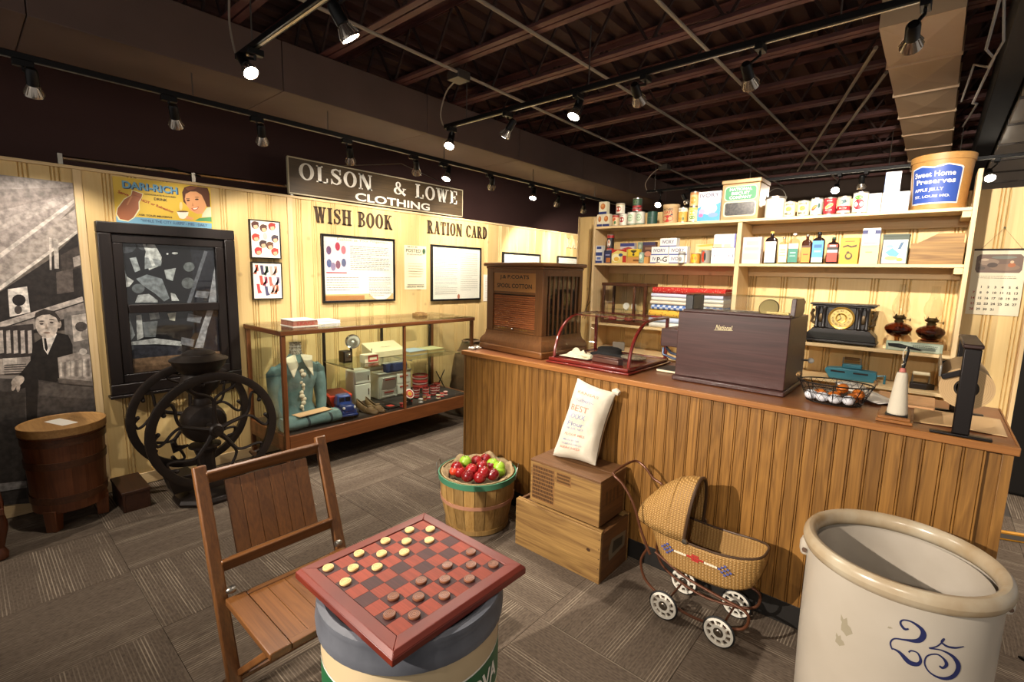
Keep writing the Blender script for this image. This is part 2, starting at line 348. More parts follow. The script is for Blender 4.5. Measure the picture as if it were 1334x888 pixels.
INK = M('black_ink', '1a1614', .6); INKB = M('navy_ink', '20254f', .5); INKR = M('red_ink', 'a83226', .6); WHITEINK = M('white_ink', 'e9e5da', .55)

# ------------------------------------------------------------------ floor
def carpet(name, c1, c2, c3):
    """brown loop pile with bands of fine pale pin stripes along the tile"""
    m, nt, b = newmat(name); b.inputs['Roughness'].default_value = .95; b.inputs['Specular IOR Level'].default_value = .1
    co_, oi = coords(nt, (130, 45, 1)); n1 = N(nt, 'ShaderNodeTexNoise', i_Scale=1, i_Detail=3); nt.links.new(co_, n1.inputs['Vector'])
    co2, _ = coords(nt, (11, .35, 1)); n2 = N(nt, 'ShaderNodeTexNoise', i_Scale=1, i_Detail=2); nt.links.new(co2, n2.inputs['Vector'])
    co3, _ = coords(nt, (1, 1, 1)); wv = N(nt, 'ShaderNodeTexWave', i_Scale=24, i_Distortion=.25); nt.links.new(co3, wv.inputs['Vector'])
    co4, _ = coords(nt, (60, 5, 1)); n4 = N(nt, 'ShaderNodeTexNoise', i_Scale=1, i_Detail=2); nt.links.new(co4, n4.inputs['Vector'])
    r1 = N(nt, 'ShaderNodeMapRange', i_1=.3, i_2=.7); nt.links.new(n1.outputs['Fac'], r1.inputs[0]); rw = N(nt, 'ShaderNodeMapRange', i_1=.6, i_2=.95); nt.links.new(wv.outputs['Fac'], rw.inputs[0])
    rm = N(nt, 'ShaderNodeMapRange', i_1=.46, i_2=.62, i_3=.12, i_4=1.0); nt.links.new(n2.outputs['Fac'], rm.inputs[0]); r4 = N(nt, 'ShaderNodeMapRange', i_1=.3, i_2=.6); nt.links.new(n4.outputs['Fac'], r4.inputs[0])
    mu = N(nt, 'ShaderNodeMath', operation='MULTIPLY'); nt.links.new(rw.outputs[0], mu.inputs[0]); nt.links.new(rm.outputs[0], mu.inputs[1]); mu2 = N(nt, 'ShaderNodeMath', operation='MULTIPLY'); nt.links.new(mu.outputs[0], mu2.inputs[0]); nt.links.new(r4.outputs[0], mu2.inputs[1])
    o_ = mixc(nt, mu2.outputs[0], mixc(nt, r1.outputs[0], lin(c1), lin(c2)), lin(c3)); o_ = vary(nt, oi, o_, .1)
    nt.links.new(o_, b.inputs['Base Color']); bp = N(nt, 'ShaderNodeBump', i_Strength=.4, i_Distance=.003); nt.links.new(n1.outputs['Fac'], bp.inputs['Height']); nt.links.new(bp.outputs[0], b.inputs['Normal']); return m
CARPET = carpet('striped_carpet', '4d4238', '62564a', '948775')
fl = MB().box(-.6, 7, -5, 7, -.1, -.004).build('floor', M('carpet_base', '3f3730', .95), None); tag(fl, kind='structure')
tile = None; TS = .61
for i in range(9):
    for j in range(-5, 12):
        x, y = .02+TS*(i+.5), -.13+TS*(j+.5)
        if y > 2.3 and x > 1.4 and x < 4.7: continue
        rot = (0, 0, R(90)*((i+j) % 2)+ (R(180) if (i*7+j*3) % 5 > 2 else 0))
        if tile is None:
            h = TS/2-.0003; tile = MB().frus((-h, h, -h, h), (-h+.0008, h-.0008, -h+.0008, h-.0008), -.004, 0).build('carpet_tile', CARPET, fl, smooth=0, loc=(x, y, 0), rot=rot)
        else: share(tile, fl, (x, y, 0), rot)

# ------------------------------------------------------------------ pine board walls
def board_mesh(w, h, t=.018):
    g = .0045; pr = [(0,0),(0,t-.008),(.006,t)]
    for k in (w-.040, w-.022): pr += [(k-g,t),(k,t-.009),(k+g,t)]
    pr += [(w-.006,t),(w,t-.008),(w,0)]
    b = MB(); b.prism([(p[0], p[1]) for p in pr], 0, h); return b
def wall_boards(parent, start, end, z0, z1, place, widths, gap=.0015):
    cache = {}; a = start; i = 0
    while a < end-.02:
        w = min(widths[i % len(widths)], end-a); i += 1; key = round(w, 3)
        if key not in cache:
            o = board_mesh(w-gap, z1-z0).build('wall_board', PINE, parent, smooth=0); cache[key] = o
        else: o = share(cache[key], parent)
        place(o, a); a += w
WD = [.145, .255, .14, .185, .24, .15, .205]
wl = MB().box(-.09, -.019, -3.4, 5.6, 0, 2.24).build('wall_left', PINE_TRIM, None, smooth=0); tag(wl, kind='structure')
def pl(o, a): o.matrix_basis = Matrix(((0,1,0,-.018),(1,0,0,a),(0,0,1,.0),(0,0,0,1)))
wall_boards(wl, -3.4, 5.6, 0, 2.235, pl, WD)
MB().box(-.1, .012, -3.4, 5.6, 2.235, 2.256).build('cap_rail', PINE_TRIM_Y, wl, bevel=.003)
for y in (-1.852, -.463): MB().box(.0005, .016, y-.022, y+.022, .08, 2.234).build('batten', PINE_TRIM, wl, bevel=.002)
bl = MB().box(0, .014, -3.4, 5.6, 0, .085).build('baseboard_left', PINE_TRIM_Y, None, bevel=.003); tag(bl, kind='structure')
wb = MB().box(1.32, 4.78, 2.125, 2.19, 0, 2.245).build('wall_back', PINE_TRIM, None, smooth=0); tag(wb, kind='structure')
def pb(o, a): o.matrix_basis = Matrix(((1,0,0,a),(0,-1,0,2.125),(0,0,1,0),(0,0,0,1)))
wall_boards(wb, 1.32, 4.78, 0, 2.245, pb, [.2, .15, .26, .185, .24])
MB().box(1.305, 1.32, 2.1, 2.2, 0, 2.25).build('end_trim', PINE_TRIM, wb, bevel=.002); MB().box(4.78, 4.8, 2.09, 2.2, 0, 2.25).build('end_trim', PINE_TRIM, wb, bevel=.002)
wu = MB().box(-.66, -.6, -5, 7, 0, 3.55).build('wall_upper', DARKWALL, None, smooth=0); tag(wu, kind='structure')
wf = MB().box(-.66, 7, 6.4, 6.46, 0, 3.55).build('wall_far', M('far_wall_paint', '4a3c34', .8), None, smooth=0); tag(wf, kind='structure')

# ------------------------------------------------------------------ ceiling: ribbed deck, open web joists
DECK = M('rusty_deck_paint', '54362f', .75, c2='452c27', ns=2, bump=.2, bs=30); JOIST = M('joist_paint', '734842', .6, c2='5e3a36', ns=6)
pr = []; x = -.66
while x < 7: pr += [(x,3.52),(x+.09,3.52),(x+.11,3.56),(x+.17,3.56)]; x += .19
b = MB(); n = len(pr); b.add([(p[0],-5,p[1]) for p in pr]+[(p[0],7,p[1]) for p in pr], [(i,i+1,n+i+1,n+i) for i in range(n-1)])
cl = b.build('ceiling', DECK, None, smooth=0); tag(cl, kind='structure')
def joist():
    b = MB()
    for s_ in (-1, 1): b.box(-.6, 6.9, s_*.028-.022, s_*.028+.022, 3.10, 3.106); b.box(-.6, 6.9, s_*.009-.003, s_*.009+.003, 3.106, 3.14); b.box(-.6, 6.9, s_*.028-.022, s_*.028+.022, 3.50, 3.508); b.box(-.6, 6.9, s_*.009-.003, s_*.009+.003, 3.465, 3.5)
    o = b.build('joist', JOIST, cl, smooth=0); b = MB(); k = -.6
    while k < 6.8: b.bar((k,0,3.11), (k+.24,0,3.5), .016); b.bar((k+.24,0,3.5), (k+.48,0,3.11), .016); k += .48
    b.build('web_rods', M('web_paint', '3a2622', .7), o, smooth=0); return o
j0 = joist(); j0.location.y = -4.3
for i in range(1, 18): copy_tree(j0, cl, (0, -4.3+.62*i, 0))
def rod(name, label, cat, pts, r, mat, group=None, n=8): return tag(MB().tube(pts, r, n).build(name, mat, None), label, cat, group)
for x, lb in ((3.02, 'thin grey pipe crossing the joists above the biscuit tin'), (2.28, 'thin grey pipe crossing the joists above the shelf of cans')): rod('ceiling_pipe', lb, 'pipe', [(x,-4,3.085),(x+.05,6.3,3.085)], .011, M('pale_conduit', 'a39788', .5, .2))
rod('ceiling_pipe', 'left of two slanting pipes below the joists beside the tan duct', 'pipe', [(3.88,1.5,3.08),(2.75,5.2,3.08)], .012, M('pale_conduit', 'a39788')); rod('ceiling_pipe', 'right of two slanting pipes below the joists beside the tan duct', 'pipe', [(3.9,2.0,3.08),(2.95,5.2,3.08)], .012, M('pale_conduit', 'a39788'))
t = thing('conduit', 'straight pale conduit with junction boxes hung below the joists', 'conduit', (1.6,-3,3.03))
MB().tube([(.1,0,0),(0,2.9,.005),(-.16,8.6,.02)], .011, 8).build('pipe', M('pale_conduit', 'a39788'), t)
for y in (3.1, 6.75): MB().box(-.07-.012*y, .05-.012*y, y-.06, y+.06, -.03, .03).build('junction_box', GALV, t, bevel=.004)
# ducts and beams
t = thing('soffit_duct', 'long dark boxed duct running above the left wall', 'duct', (.65,0,2.78))
for i in range(9): MB().box(-.3, .3, -4.5+i*1.2, -4.5+(i+1)*1.2-.004, 0, .31).build('duct_section', M('dark_duct_paint', '6a564e', .6, c2='5e4c44', ns=2), t, bevel=.004)
TAN = M('tan_duct_paint', 'c8ac8c', .5, .05, c2='b89c7c', ns=1.5); t = thing('tan_duct', 'tan sheet metal duct with folded cross breaks under the joists', 'duct', (4.12,.9,2.95))
for i in range(9):
    y0, y1 = i*.62, i*.62+.612; b = MB(); c = (0, (y0+y1)/2, -.022); q = [(-.17,y0,0),(.17,y0,0),(.17,y1,0),(-.17,y1,0)]
    b.add(q+[c], [(0,4,1),(1,4,2),(2,4,3),(3,4,0)]); b.box(-.17, .17, y0, y1, .0005, .14); b.build('duct_section', TAN, t, smooth=0)
    MB().box(-.178, .178, y1-.004, y1+.012, -.012, .14).build('seam', TAN, t)
GREYD = M('pale_duct_paint', 'cfc7bc', .35, .1, c2='c0b8ad', ns=1.2); t = thing('pale_duct', 'wide pale grey duct behind the bucket at the right', 'duct', (5.2,1.4,2.8))
for i in range(7):
    y0, y1 = i*.7, i*.7+.69; MB().box(-.6, .8, y0, y1, 0, .28).build('duct_section', GREYD, t, bevel=.006); MB().box(-.605, .805, y1-.004, y1+.014, -.014, .28).build('seam', M('dark_seam', '4d4640', .6), t)
bm_ = MB().box(4.46, 4.58, .6, 6.3, 2.82, 3.09).build('ceiling_beam', M('black_beam', '120d0c', .7), None, bevel=.005); tag(bm_, 'black beam between the tan duct and the pale duct', 'beam')
t = thing('white_cable', 'loose pale cable dangling beside the black beam', 'cable', (4.4,.3,2.55))
MB().tube([(-.02,0,.5),(.0,.2,.3),(-.02,.5,.15),(.02,.8,.2),(-.03,1.2,.1),(0,1.8,.25),(-.05,2.6,.3)], .006, 6).build('strand', M('cable_grey', '8d8780', .6), t); MB().tube([(.0,.2,.3),(.03,.35,.12),(.0,.6,.1),(-.05,1.0,.25),(-.08,1.5,.2)], .005, 6).build('strand', MATS['cable_grey'], t)
t = thing('pipe_bundle', 'chrome tube light fixture lying along the top of the left wall', 'light fixture', (-.05,-1.92,2.3075))
MB().tube([(0,0,0),(0,1.5,.03)], .014, 8).build('tube', CHROME, t); MB().tube([(.03,.45,.01),(.0,.62,.035),(.02,.8,.0)], .006, 6).build('lead', BLACK, t)
for y in (0, .75, 1.5): MB().box(-.02, .02, y-.012, y+.012, -.05, .022).build('clip', STEEL, t)

# ------------------------------------------------------------------ track lights
LENS = EM('lit_lamp_lens', 'fff2dc', 40)
def track(label, p, q, hangers, top=3.1, group='lighting tracks'):
    p, q = V(p), V(q); t = thing('lighting_track', label, 'track', p, 0, group); d = q-p
    b = MB(); u = V((0,0,1)); b.bar((0,0,0), d, .034, .03); b.build('rail', BLACK, t, bevel=.003); b = MB(); b.bar(V((0,0,-.0155))+d*.002, V((0,0,-.0155))+d*.998, .012, .004); b.build('slot', STEEL, t)
    for k in hangers: c = d*k; MB().tube([c+V((0,0,.015)), c+V((0,0,top-p.z))], .004, 6).build('hanger', GALV, t)
    return t
def lamp(label, rail, pos, aim, watts, cone, group):
    pos, aim, rail = V(pos), V(aim), V(rail); t = thing('track_light', label, 'spotlight', rail, 0, group); a = (aim-pos).normalized(); p = pos-rail
    q = V((0,0,1)).rotation_difference(-a).to_matrix().to_4x4(); m = XYZ(*p) @ q @ Matrix.Diagonal((.82,.82,.9,1))
    MB().box(-.018, .018, -.04, .04, -.032, 0).build('adapter', BLACK, t, bevel=.003)
    MB().tube([(0,0,-.03), (0,.0,-.05), m @ V((.0,0,.13))], .007, 6).build('arm', BLACK, t)
    MB().lathe([(.0,.15),(.022,.148),(.03,.135),(.031,.06),(.026,.055)], 16, m=m, cap=False).build('housing', BLACK, t)
    bu = MB(); bu.lathe([(.024,.062),(.03,.05),(.047,.012),(.049,.0),(.046,-.002)], 20, m=m, cap=False); o = bu.build('bulb', M('lamp_reflector', 'b7aea2', .25, .9), t)
    for k in range(14):
        an = 2*PI*k/14; bu = MB(); bu.bar((math.cos(an)*.031,math.sin(an)*.031,.05), (math.cos(an)*.049,math.sin(an)*.049,.01), .005); o2 = bu
        if k == 0: fin = MB()
        fin.add(bu.v, bu.f, m)
    fin.build('ribs', MATS['lamp_reflector'], o)
    MB().lathe([(.0001,-.006),(.025,-.005),(.0445,-.001)], 20, m=m, cap=False).build('lens', LENS, o)
    li = bpy.data.lights.new('lamp', 'SPOT'); li.energy = watts; li.color = LAMP_TINT; li.spot_size = R(cone); li.spot_blend = .55 if cone < 100 else .9; li.shadow_soft_size = .02
    lo = bpy.data.objects.new('lamp_beam', li); COL.objects.link(lo); lo.parent = t; lo.matrix_local = XYZ(*(p+a*.02)) @ V((0,0,-1)).rotation_difference(a).to_matrix().to_4x4()
    return t
track('long black track above the left wall', (.8,-3.3,2.63), (.8,5.4,2.63), (.12,.22,.32,.45,.6,.75,.9), 2.78)
where = ['in front of the tall photo mural', 'in front of the dark framed window', 'in front of the two small framed pages', 'just left of the big store sign', 'below the letters of the big store sign', 'glaring at the right end of the sign', 'dark, right of the big store sign', 'glaring between the store sign and the shelves', 'third from the far end of the wall track', 'nearest the far end of the wall track']
for (p, a, w, c), s_ in zip(WALL_LAMPS, where): lamp('black spotlight on the left wall track, '+s_, (p[0], p[1]-.03, 2.615), p, a, w, c, 'spotlights on the left wall track')
track('black track at the upper left ending beside a cable loop', (1.34,-1.32,2.75), (4.6,-1.32,2.75), (.06,.5,.95))
for (p, a, w, c), s_ in zip(FRONT_LAMPS, ('glaring spotlight at the end of the upper left track', 'unlit-looking ribbed spotlight on the upper left track', 'spotlight on the upper left track above the checkerboard')): lamp(s_, (p[0]+.06, -1.32, 2.735), p, a, w, c, 'spotlights on the front track')
track('black track hanging over the front of the counter', (1.29,.2,2.75), (4.75,.2,2.75), (.07,.38,.75,.97))
where = ['glaring at its left end', 'second from its left end, facing away', 'glaring beside the pale conduit', 'fourth from its left end, tilted', 'facing the bottles, fifth from its left end', 'big and dark in front of the tan duct']
for (p, a, w, c), s_ in zip(COUNTER_LAMPS, where): lamp('spotlight on the counter track, '+s_, (p[0]+.03, .2, 2.735), p, a, w, c, 'spotlights on the counter track')
track('black track behind the top of the shelves', (1.27,3.77,2.75), (4.95,3.77,2.75), (.03,.35,.7,.84))
where = ['above the round oats box', 'behind the stacked cans', 'glaring above the red cans', 'dark ring above the red apple can', 'glaring at the right of the bucket']
for (p, a, w, c), s_ in zip(BACK_LAMPS, where): lamp('spotlight behind the shelves, '+s_, (p[0]+.03, 3.77, 2.735), p, a, w, c, 'spotlights behind the shelves')
track('black track behind the viewer, out of the picture', (1.1,-4.4,2.75), (5,-4.4,2.75), (.05,.5,.95))
for i, (p, a, w, c) in enumerate(REAR_LAMPS): lamp('spotlight on the track behind the viewer, '+('facing the crates', 'right of its middle', 'nearest the stone crock', 'nearest the mural')[i], (p[0], -4.4, 2.735), p, a, w, c, 'spotlights behind the viewer')
track('added black track, out of view over the aisle right of the counter', (5.7,-1,2.75), (5.7,5,2.75), (.1,.37), 3.1)
for (p, a, w, c), s_ in zip(AISLE_FILL, ('nearer', 'farther')): lamp('%s added spotlight, out of view over the aisle right of the counter' % s_, (5.7, p[1], 2.735), p, a, w, c, 'added spotlights over the right aisle')
for lb, pts in (('pale cable looping down to the end of the upper left track', [(1.27,-1.32,3.1),(1.25,-1.32,2.95),(1.3,-1.32,2.8),(1.345,-1.32,2.76)]), ('pale cable arching from the junction box to the counter track', [(1.5,.12,3.02),(1.36,.15,2.98),(1.26,.18,2.86),(1.26,.2,2.78),(1.295,.2,2.755)]), ('pale cable looping down to the track behind the shelves', [(1.5,3.7,3.03),(1.36,3.74,2.98),(1.25,3.76,2.86),(1.275,3.77,2.76)])): rod('power_cable', lb, 'cable', sm(pts), .006, M('pale_conduit', '9d8f80'), 'track power cables')

MURAL = [('6b6259', [(-2.262,2.147),(-1.853,2.173),(-1.852,1.324),(-1.856,0.909),(-2.364,0.978)]), ('9a8f88', [(-2.262,2.147),(-1.853,2.173),(-1.854,2.004),(-2.326,1.416)]), ('857a73', [(-2.271,2.046),(-1.857,2.119),(-1.855,2.081),(-2.283,1.905)]), ('a89d95', [(-2.289,1.834),(-1.858,2.08),(-1.854,2.05),(-2.296,1.762)]), ('c4bab0', [(-2.309,1.612),(-1.855,2.042),(-1.853,2.019),(-2.312,1.576)]), ('a1968d', [(-2.314,1.547),(-1.854,1.98),(-1.852,1.84),(-2.327,1.402)]), ('cfc5ba', [(-2.326,1.416),(-1.855,1.843),(-1.854,1.824),(-2.328,1.387)]), ('2e2926', [(-2.328,1.387),(-2.032,1.643),(-1.854,1.824),(-1.852,1.324),(-1.852,1.192),(-2.348,1.168)]), ('453d38', [(-1.972,1.676),(-1.86,1.744),(-1.858,1.601),(-1.975,1.567)]), ('c2b8ad', [(-2.017,1.789),(-2.006,1.782),(-2.022,1.581),(-2.031,1.581)]), ('b8aea3', [(-1.998,1.782),(-1.975,1.781),(-1.986,1.59),(-2.007,1.59)]), ('5a514b', [(-2.002,1.566),(-1.92,1.591),(-1.926,1.44),(-2.009,1.425)]), ('a0958b', [(-1.914,1.663),(-1.858,1.681),(-1.855,1.617),(-1.913,1.599)]), ('d8cfc4', [(-2.229,1.459),(-2.143,1.476),(-2.142,1.313),(-2.235,1.287)]), ('2a2522', [(-2.156,1.39),(-2.161,1.374),(-2.17,1.362),(-2.183,1.355),(-2.196,1.356),(-2.207,1.363),(-2.214,1.376),(-2.216,1.392),(-2.212,1.407),(-2.203,1.419),(-2.19,1.426),(-2.177,1.426),(-2.165,1.419),(-2.158,1.406)]), ('4a423d', [(-2.178,1.33),(-2.18,1.318),(-2.186,1.309),(-2.193,1.304),(-2.201,1.304),(-2.207,1.31),(-2.211,1.319),(-2.212,1.331),(-2.209,1.343),(-2.203,1.352),(-2.196,1.357),(-2.189,1.357),(-2.182,1.351),(-2.178,1.342)]), ('b5aaa0', [(-2.342,1.234),(-1.886,1.407),(-1.882,1.375),(-2.345,1.197)]), ('8a8078', [(-2.346,1.19),(-1.883,1.366),(-1.878,1.309),(-2.353,1.109)]), ('3a3330', [(-2.328,1.226),(-2.135,1.239),(-2.142,1.006),(-2.347,1.014)]), ('b9aea4', [(-2.318,1.208),(-2.302,1.21),(-2.31,1.07),(-2.328,1.067)]), ('b9aea4', [(-2.288,1.206),(-2.272,1.208),(-2.279,1.067),(-2.298,1.064)]), ('b9aea4', [(-2.258,1.203),(-2.241,1.206),(-2.248,1.063),(-2.268,1.06)]), ('b9aea4', [(-2.227,1.201),(-2.21,1.203),(-2.217,1.06),(-2.237,1.057)]), ('b9aea4', [(-2.196,1.199),(-2.178,1.201),(-2.185,1.056),(-2.205,1.053)]), ('b9aea4', [(-2.164,1.196),(-2.146,1.199),(-2.153,1.053),(-2.173,1.05)]), ('a79c92', [(-2.345,1.031),(-2.165,1.031),(-2.171,0.929),(-2.354,0.937)]), ('c9beb2', [(-2.287,1.033),(-2.227,1.031),(-2.23,0.991),(-2.288,0.989)]), ('3b3430', [(-2.284,0.992),(-2.187,0.987),(-2.188,0.982),(-2.285,0.987)]), ('3b3430', [(-2.286,0.978),(-2.189,0.973),(-2.189,0.967),(-2.286,0.973)]), ('3b3430', [(-2.287,0.965),(-2.19,0.959),(-2.19,0.953),(-2.287,0.959)]), ('3b3430', [(-2.288,0.951),(-2.191,0.944),(-2.191,0.939),(-2.288,0.946)]), ('3b3430', [(-2.289,0.937),(-2.192,0.93),(-2.193,0.925),(-2.29,0.932)]), ('77706a', [(-1.987,1.303),(-1.847,1.315),(-1.849,0.99),(-1.998,0.989)]), ('c0b5a9', [(-1.95,1.282),(-1.86,1.293),(-1.864,1.117),(-1.953,1.106)]), ('4b4440', [(-1.876,1.203),(-1.881,1.189),(-1.89,1.178),(-1.903,1.172),(-1.917,1.173),(-1.929,1.181),(-1.936,1.193),(-1.938,1.207),(-1.934,1.222),(-1.925,1.233),(-1.912,1.239),(-1.898,1.238),(-1.886,1.23),(-1.878,1.218)]), ('968c82', [(-1.862,1.145),(-1.866,1.131),(-1.874,1.119),(-1.885,1.114),(-1.896,1.115),(-1.906,1.122),(-1.912,1.135),(-1.913,1.149),(-1.91,1.164),(-1.902,1.175),(-1.891,1.181),(-1.88,1.18),(-1.87,1.173),(-1.864,1.16)]), ('4b4541', [(-2.355,0.92),(-2.14,0.875),(-1.857,0.787),(-1.859,0.519),(-1.88,-0.028),(-2.295,0.08),(-2.426,0.11)]), ('5c5550', [(-2.14,0.864),(-1.858,0.781),(-1.856,0.698),(-2.146,0.77)]), ('3c3733', [(-2.362,0.843),(-2.209,0.799),(-2.261,0.106),(-2.425,0.118)]), ('26221f', [(-2.148,1.111),(-2.105,1.143),(-2.03,1.174),(-1.977,1.155),(-1.96,1.088),(-1.967,0.966),(-2.015,0.856),(-2.063,0.848),(-2.142,0.876),(-2.168,0.626),(-2.218,0.6),(-2.204,0.834),(-2.242,0.826),(-2.257,0.879),(-2.204,0.951),(-2.164,1.009)]), ('e4dbd0', [(-2.102,1.15),(-2.1,1.074),(-2.085,1.033),(-2.031,1.166),(-2.05,1.179)]), ('1a1715', [(-2.094,1.143),(-2.084,1.142),(-2.081,1.072),(-2.09,1.055),(-2.096,1.077)]), ('b8a99b', [(-2.003,1.227),(-2.005,1.216),(-2.01,1.207),(-2.015,1.202),(-2.02,1.203),(-2.024,1.208),(-2.027,1.217),(-2.027,1.228),(-2.025,1.239),(-2.021,1.248),(-2.016,1.252),(-2.011,1.252),(-2.006,1.247),(-2.004,1.238)]), ('c9bbad', [(-2.019,1.238),(-2.022,1.207),(-2.031,1.178),(-2.045,1.156),(-2.062,1.144),(-2.081,1.142),(-2.098,1.151),(-2.112,1.169),(-2.122,1.195),(-2.126,1.224),(-2.123,1.255),(-2.114,1.283),(-2.101,1.304),(-2.084,1.317),(-2.066,1.32),(-2.048,1.312),(-2.033,1.294),(-2.023,1.268)]), ('3d3631', [(-2.13,1.265),(-2.119,1.309),(-2.076,1.332),(-2.031,1.315),(-2.008,1.267),(-2.013,1.235),(-2.026,1.272),(-2.054,1.295),(-2.092,1.293),(-2.117,1.277)]), ('5a4d45', [(-2.088,1.236),(-2.089,1.233),(-2.092,1.231),(-2.096,1.23),(-2.1,1.23),(-2.103,1.232),(-2.105,1.234),(-2.106,1.237),(-2.105,1.239),(-2.102,1.241),(-2.099,1.242),(-2.095,1.242),(-2.091,1.241),(-2.089,1.238)]), ('5a4d45', [(-2.041,1.242),(-2.042,1.239),(-2.045,1.237),(-2.048,1.236),(-2.052,1.236),(-2.056,1.238),(-2.058,1.24),(-2.059,1.243),(-2.058,1.246),(-2.055,1.248),(-2.051,1.249),(-2.047,1.248),(-2.044,1.247),(-2.041,1.245)]), ('4a3f38', [(-2.083,1.253),(-2.084,1.252),(-2.088,1.251),(-2.093,1.25),(-2.099,1.251),(-2.104,1.252),(-2.107,1.253),(-2.108,1.255),(-2.107,1.256),(-2.103,1.257),(-2.098,1.258),(-2.093,1.257),(-2.087,1.256),(-2.084,1.255)]), ('4a3f38', [(-2.035,1.26),(-2.037,1.258),(-2.041,1.257),(-2.046,1.257),(-2.052,1.257),(-2.057,1.258),(-2.06,1.259),(-2.061,1.261),(-2.06,1.263),(-2.056,1.264),(-2.051,1.264),(-2.045,1.264),(-2.04,1.263),(-2.037,1.261)]), ('a89787', [(-2.076,1.239),(-2.071,1.202),(-2.085,1.199)]), ('8a6f62', [(-2.061,1.176),(-2.062,1.174),(-2.067,1.172),(-2.074,1.172),(-2.082,1.172),(-2.088,1.174),(-2.093,1.176),(-2.094,1.179),(-2.092,1.181),(-2.088,1.182),(-2.081,1.183),(-2.073,1.182),(-2.067,1.181),(-2.062,1.178)]), ('c3b5a7', [(-2.205,0.901),(-2.205,0.885),(-2.213,0.868),(-2.226,0.855),(-2.242,0.849),(-2.256,0.853),(-2.264,0.864),(-2.264,0.88),(-2.256,0.897),(-2.243,0.91),(-2.227,0.916),(-2.213,0.913)]), ('b9aa9c', [(-2.246,0.845),(-2.253,0.83),(-2.261,0.823),(-2.266,0.827),(-2.267,0.84),(-2.263,0.858),(-2.255,0.874),(-2.248,0.881),(-2.242,0.877),(-2.241,0.863)]), ('b9aa9c', [(-2.227,0.841),(-2.231,0.823),(-2.237,0.813),(-2.242,0.814),(-2.245,0.827),(-2.244,0.846),(-2.239,0.864),(-2.234,0.874),(-2.228,0.872),(-2.226,0.86)]), ('a69b91', [(-2.04,1.009),(-1.925,1.037),(-1.848,1.01),(-1.856,0.796),(-2.043,0.842)]), ('d2c8bc', [(-2.033,0.975),(-2.021,0.977),(-2.027,0.88),(-2.039,0.882)]), ('837a72', [(-2.014,0.976),(-2.001,0.978),(-2.008,0.878),(-2.02,0.879)]), ('c0b6aa', [(-1.995,0.977),(-1.982,0.98),(-1.989,0.875),(-2.001,0.877)]), ('d2c8bc', [(-1.975,0.979),(-1.963,0.981),(-1.97,0.872),(-1.982,0.874)]), ('837a72', [(-1.956,0.98),(-1.943,0.982),(-1.95,0.869),(-1.963,0.871)]), ('c0b6aa', [(-1.936,0.981),(-1.923,0.984),(-1.931,0.866),(-1.943,0.868)]), ('d2c8bc', [(-1.916,0.983),(-1.903,0.985),(-1.911,0.863),(-1.924,0.865)]), ('837a72', [(-1.896,0.984),(-1.883,0.987),(-1.891,0.86),(-1.904,0.862)]), ('c0b6aa', [(-1.876,0.986),(-1.863,0.988),(-1.871,0.857),(-1.884,0.859)]), ('c9bfb4', [(-1.891,1.033),(-1.894,1.024),(-1.9,1.017),(-1.908,1.013),(-1.917,1.014),(-1.924,1.019),(-1.929,1.028),(-1.93,1.038),(-1.928,1.047),(-1.922,1.055),(-1.913,1.058),(-1.905,1.057),(-1.897,1.052),(-1.892,1.044)]), ('6b625b', [(-2.05,0.874),(-1.854,0.825),(-1.857,0.792),(-2.05,0.839)]), ('8e8984', [(-2.414,0.251),(-2.251,0.226),(-2.252,0.179),(-2.419,0.195)])]
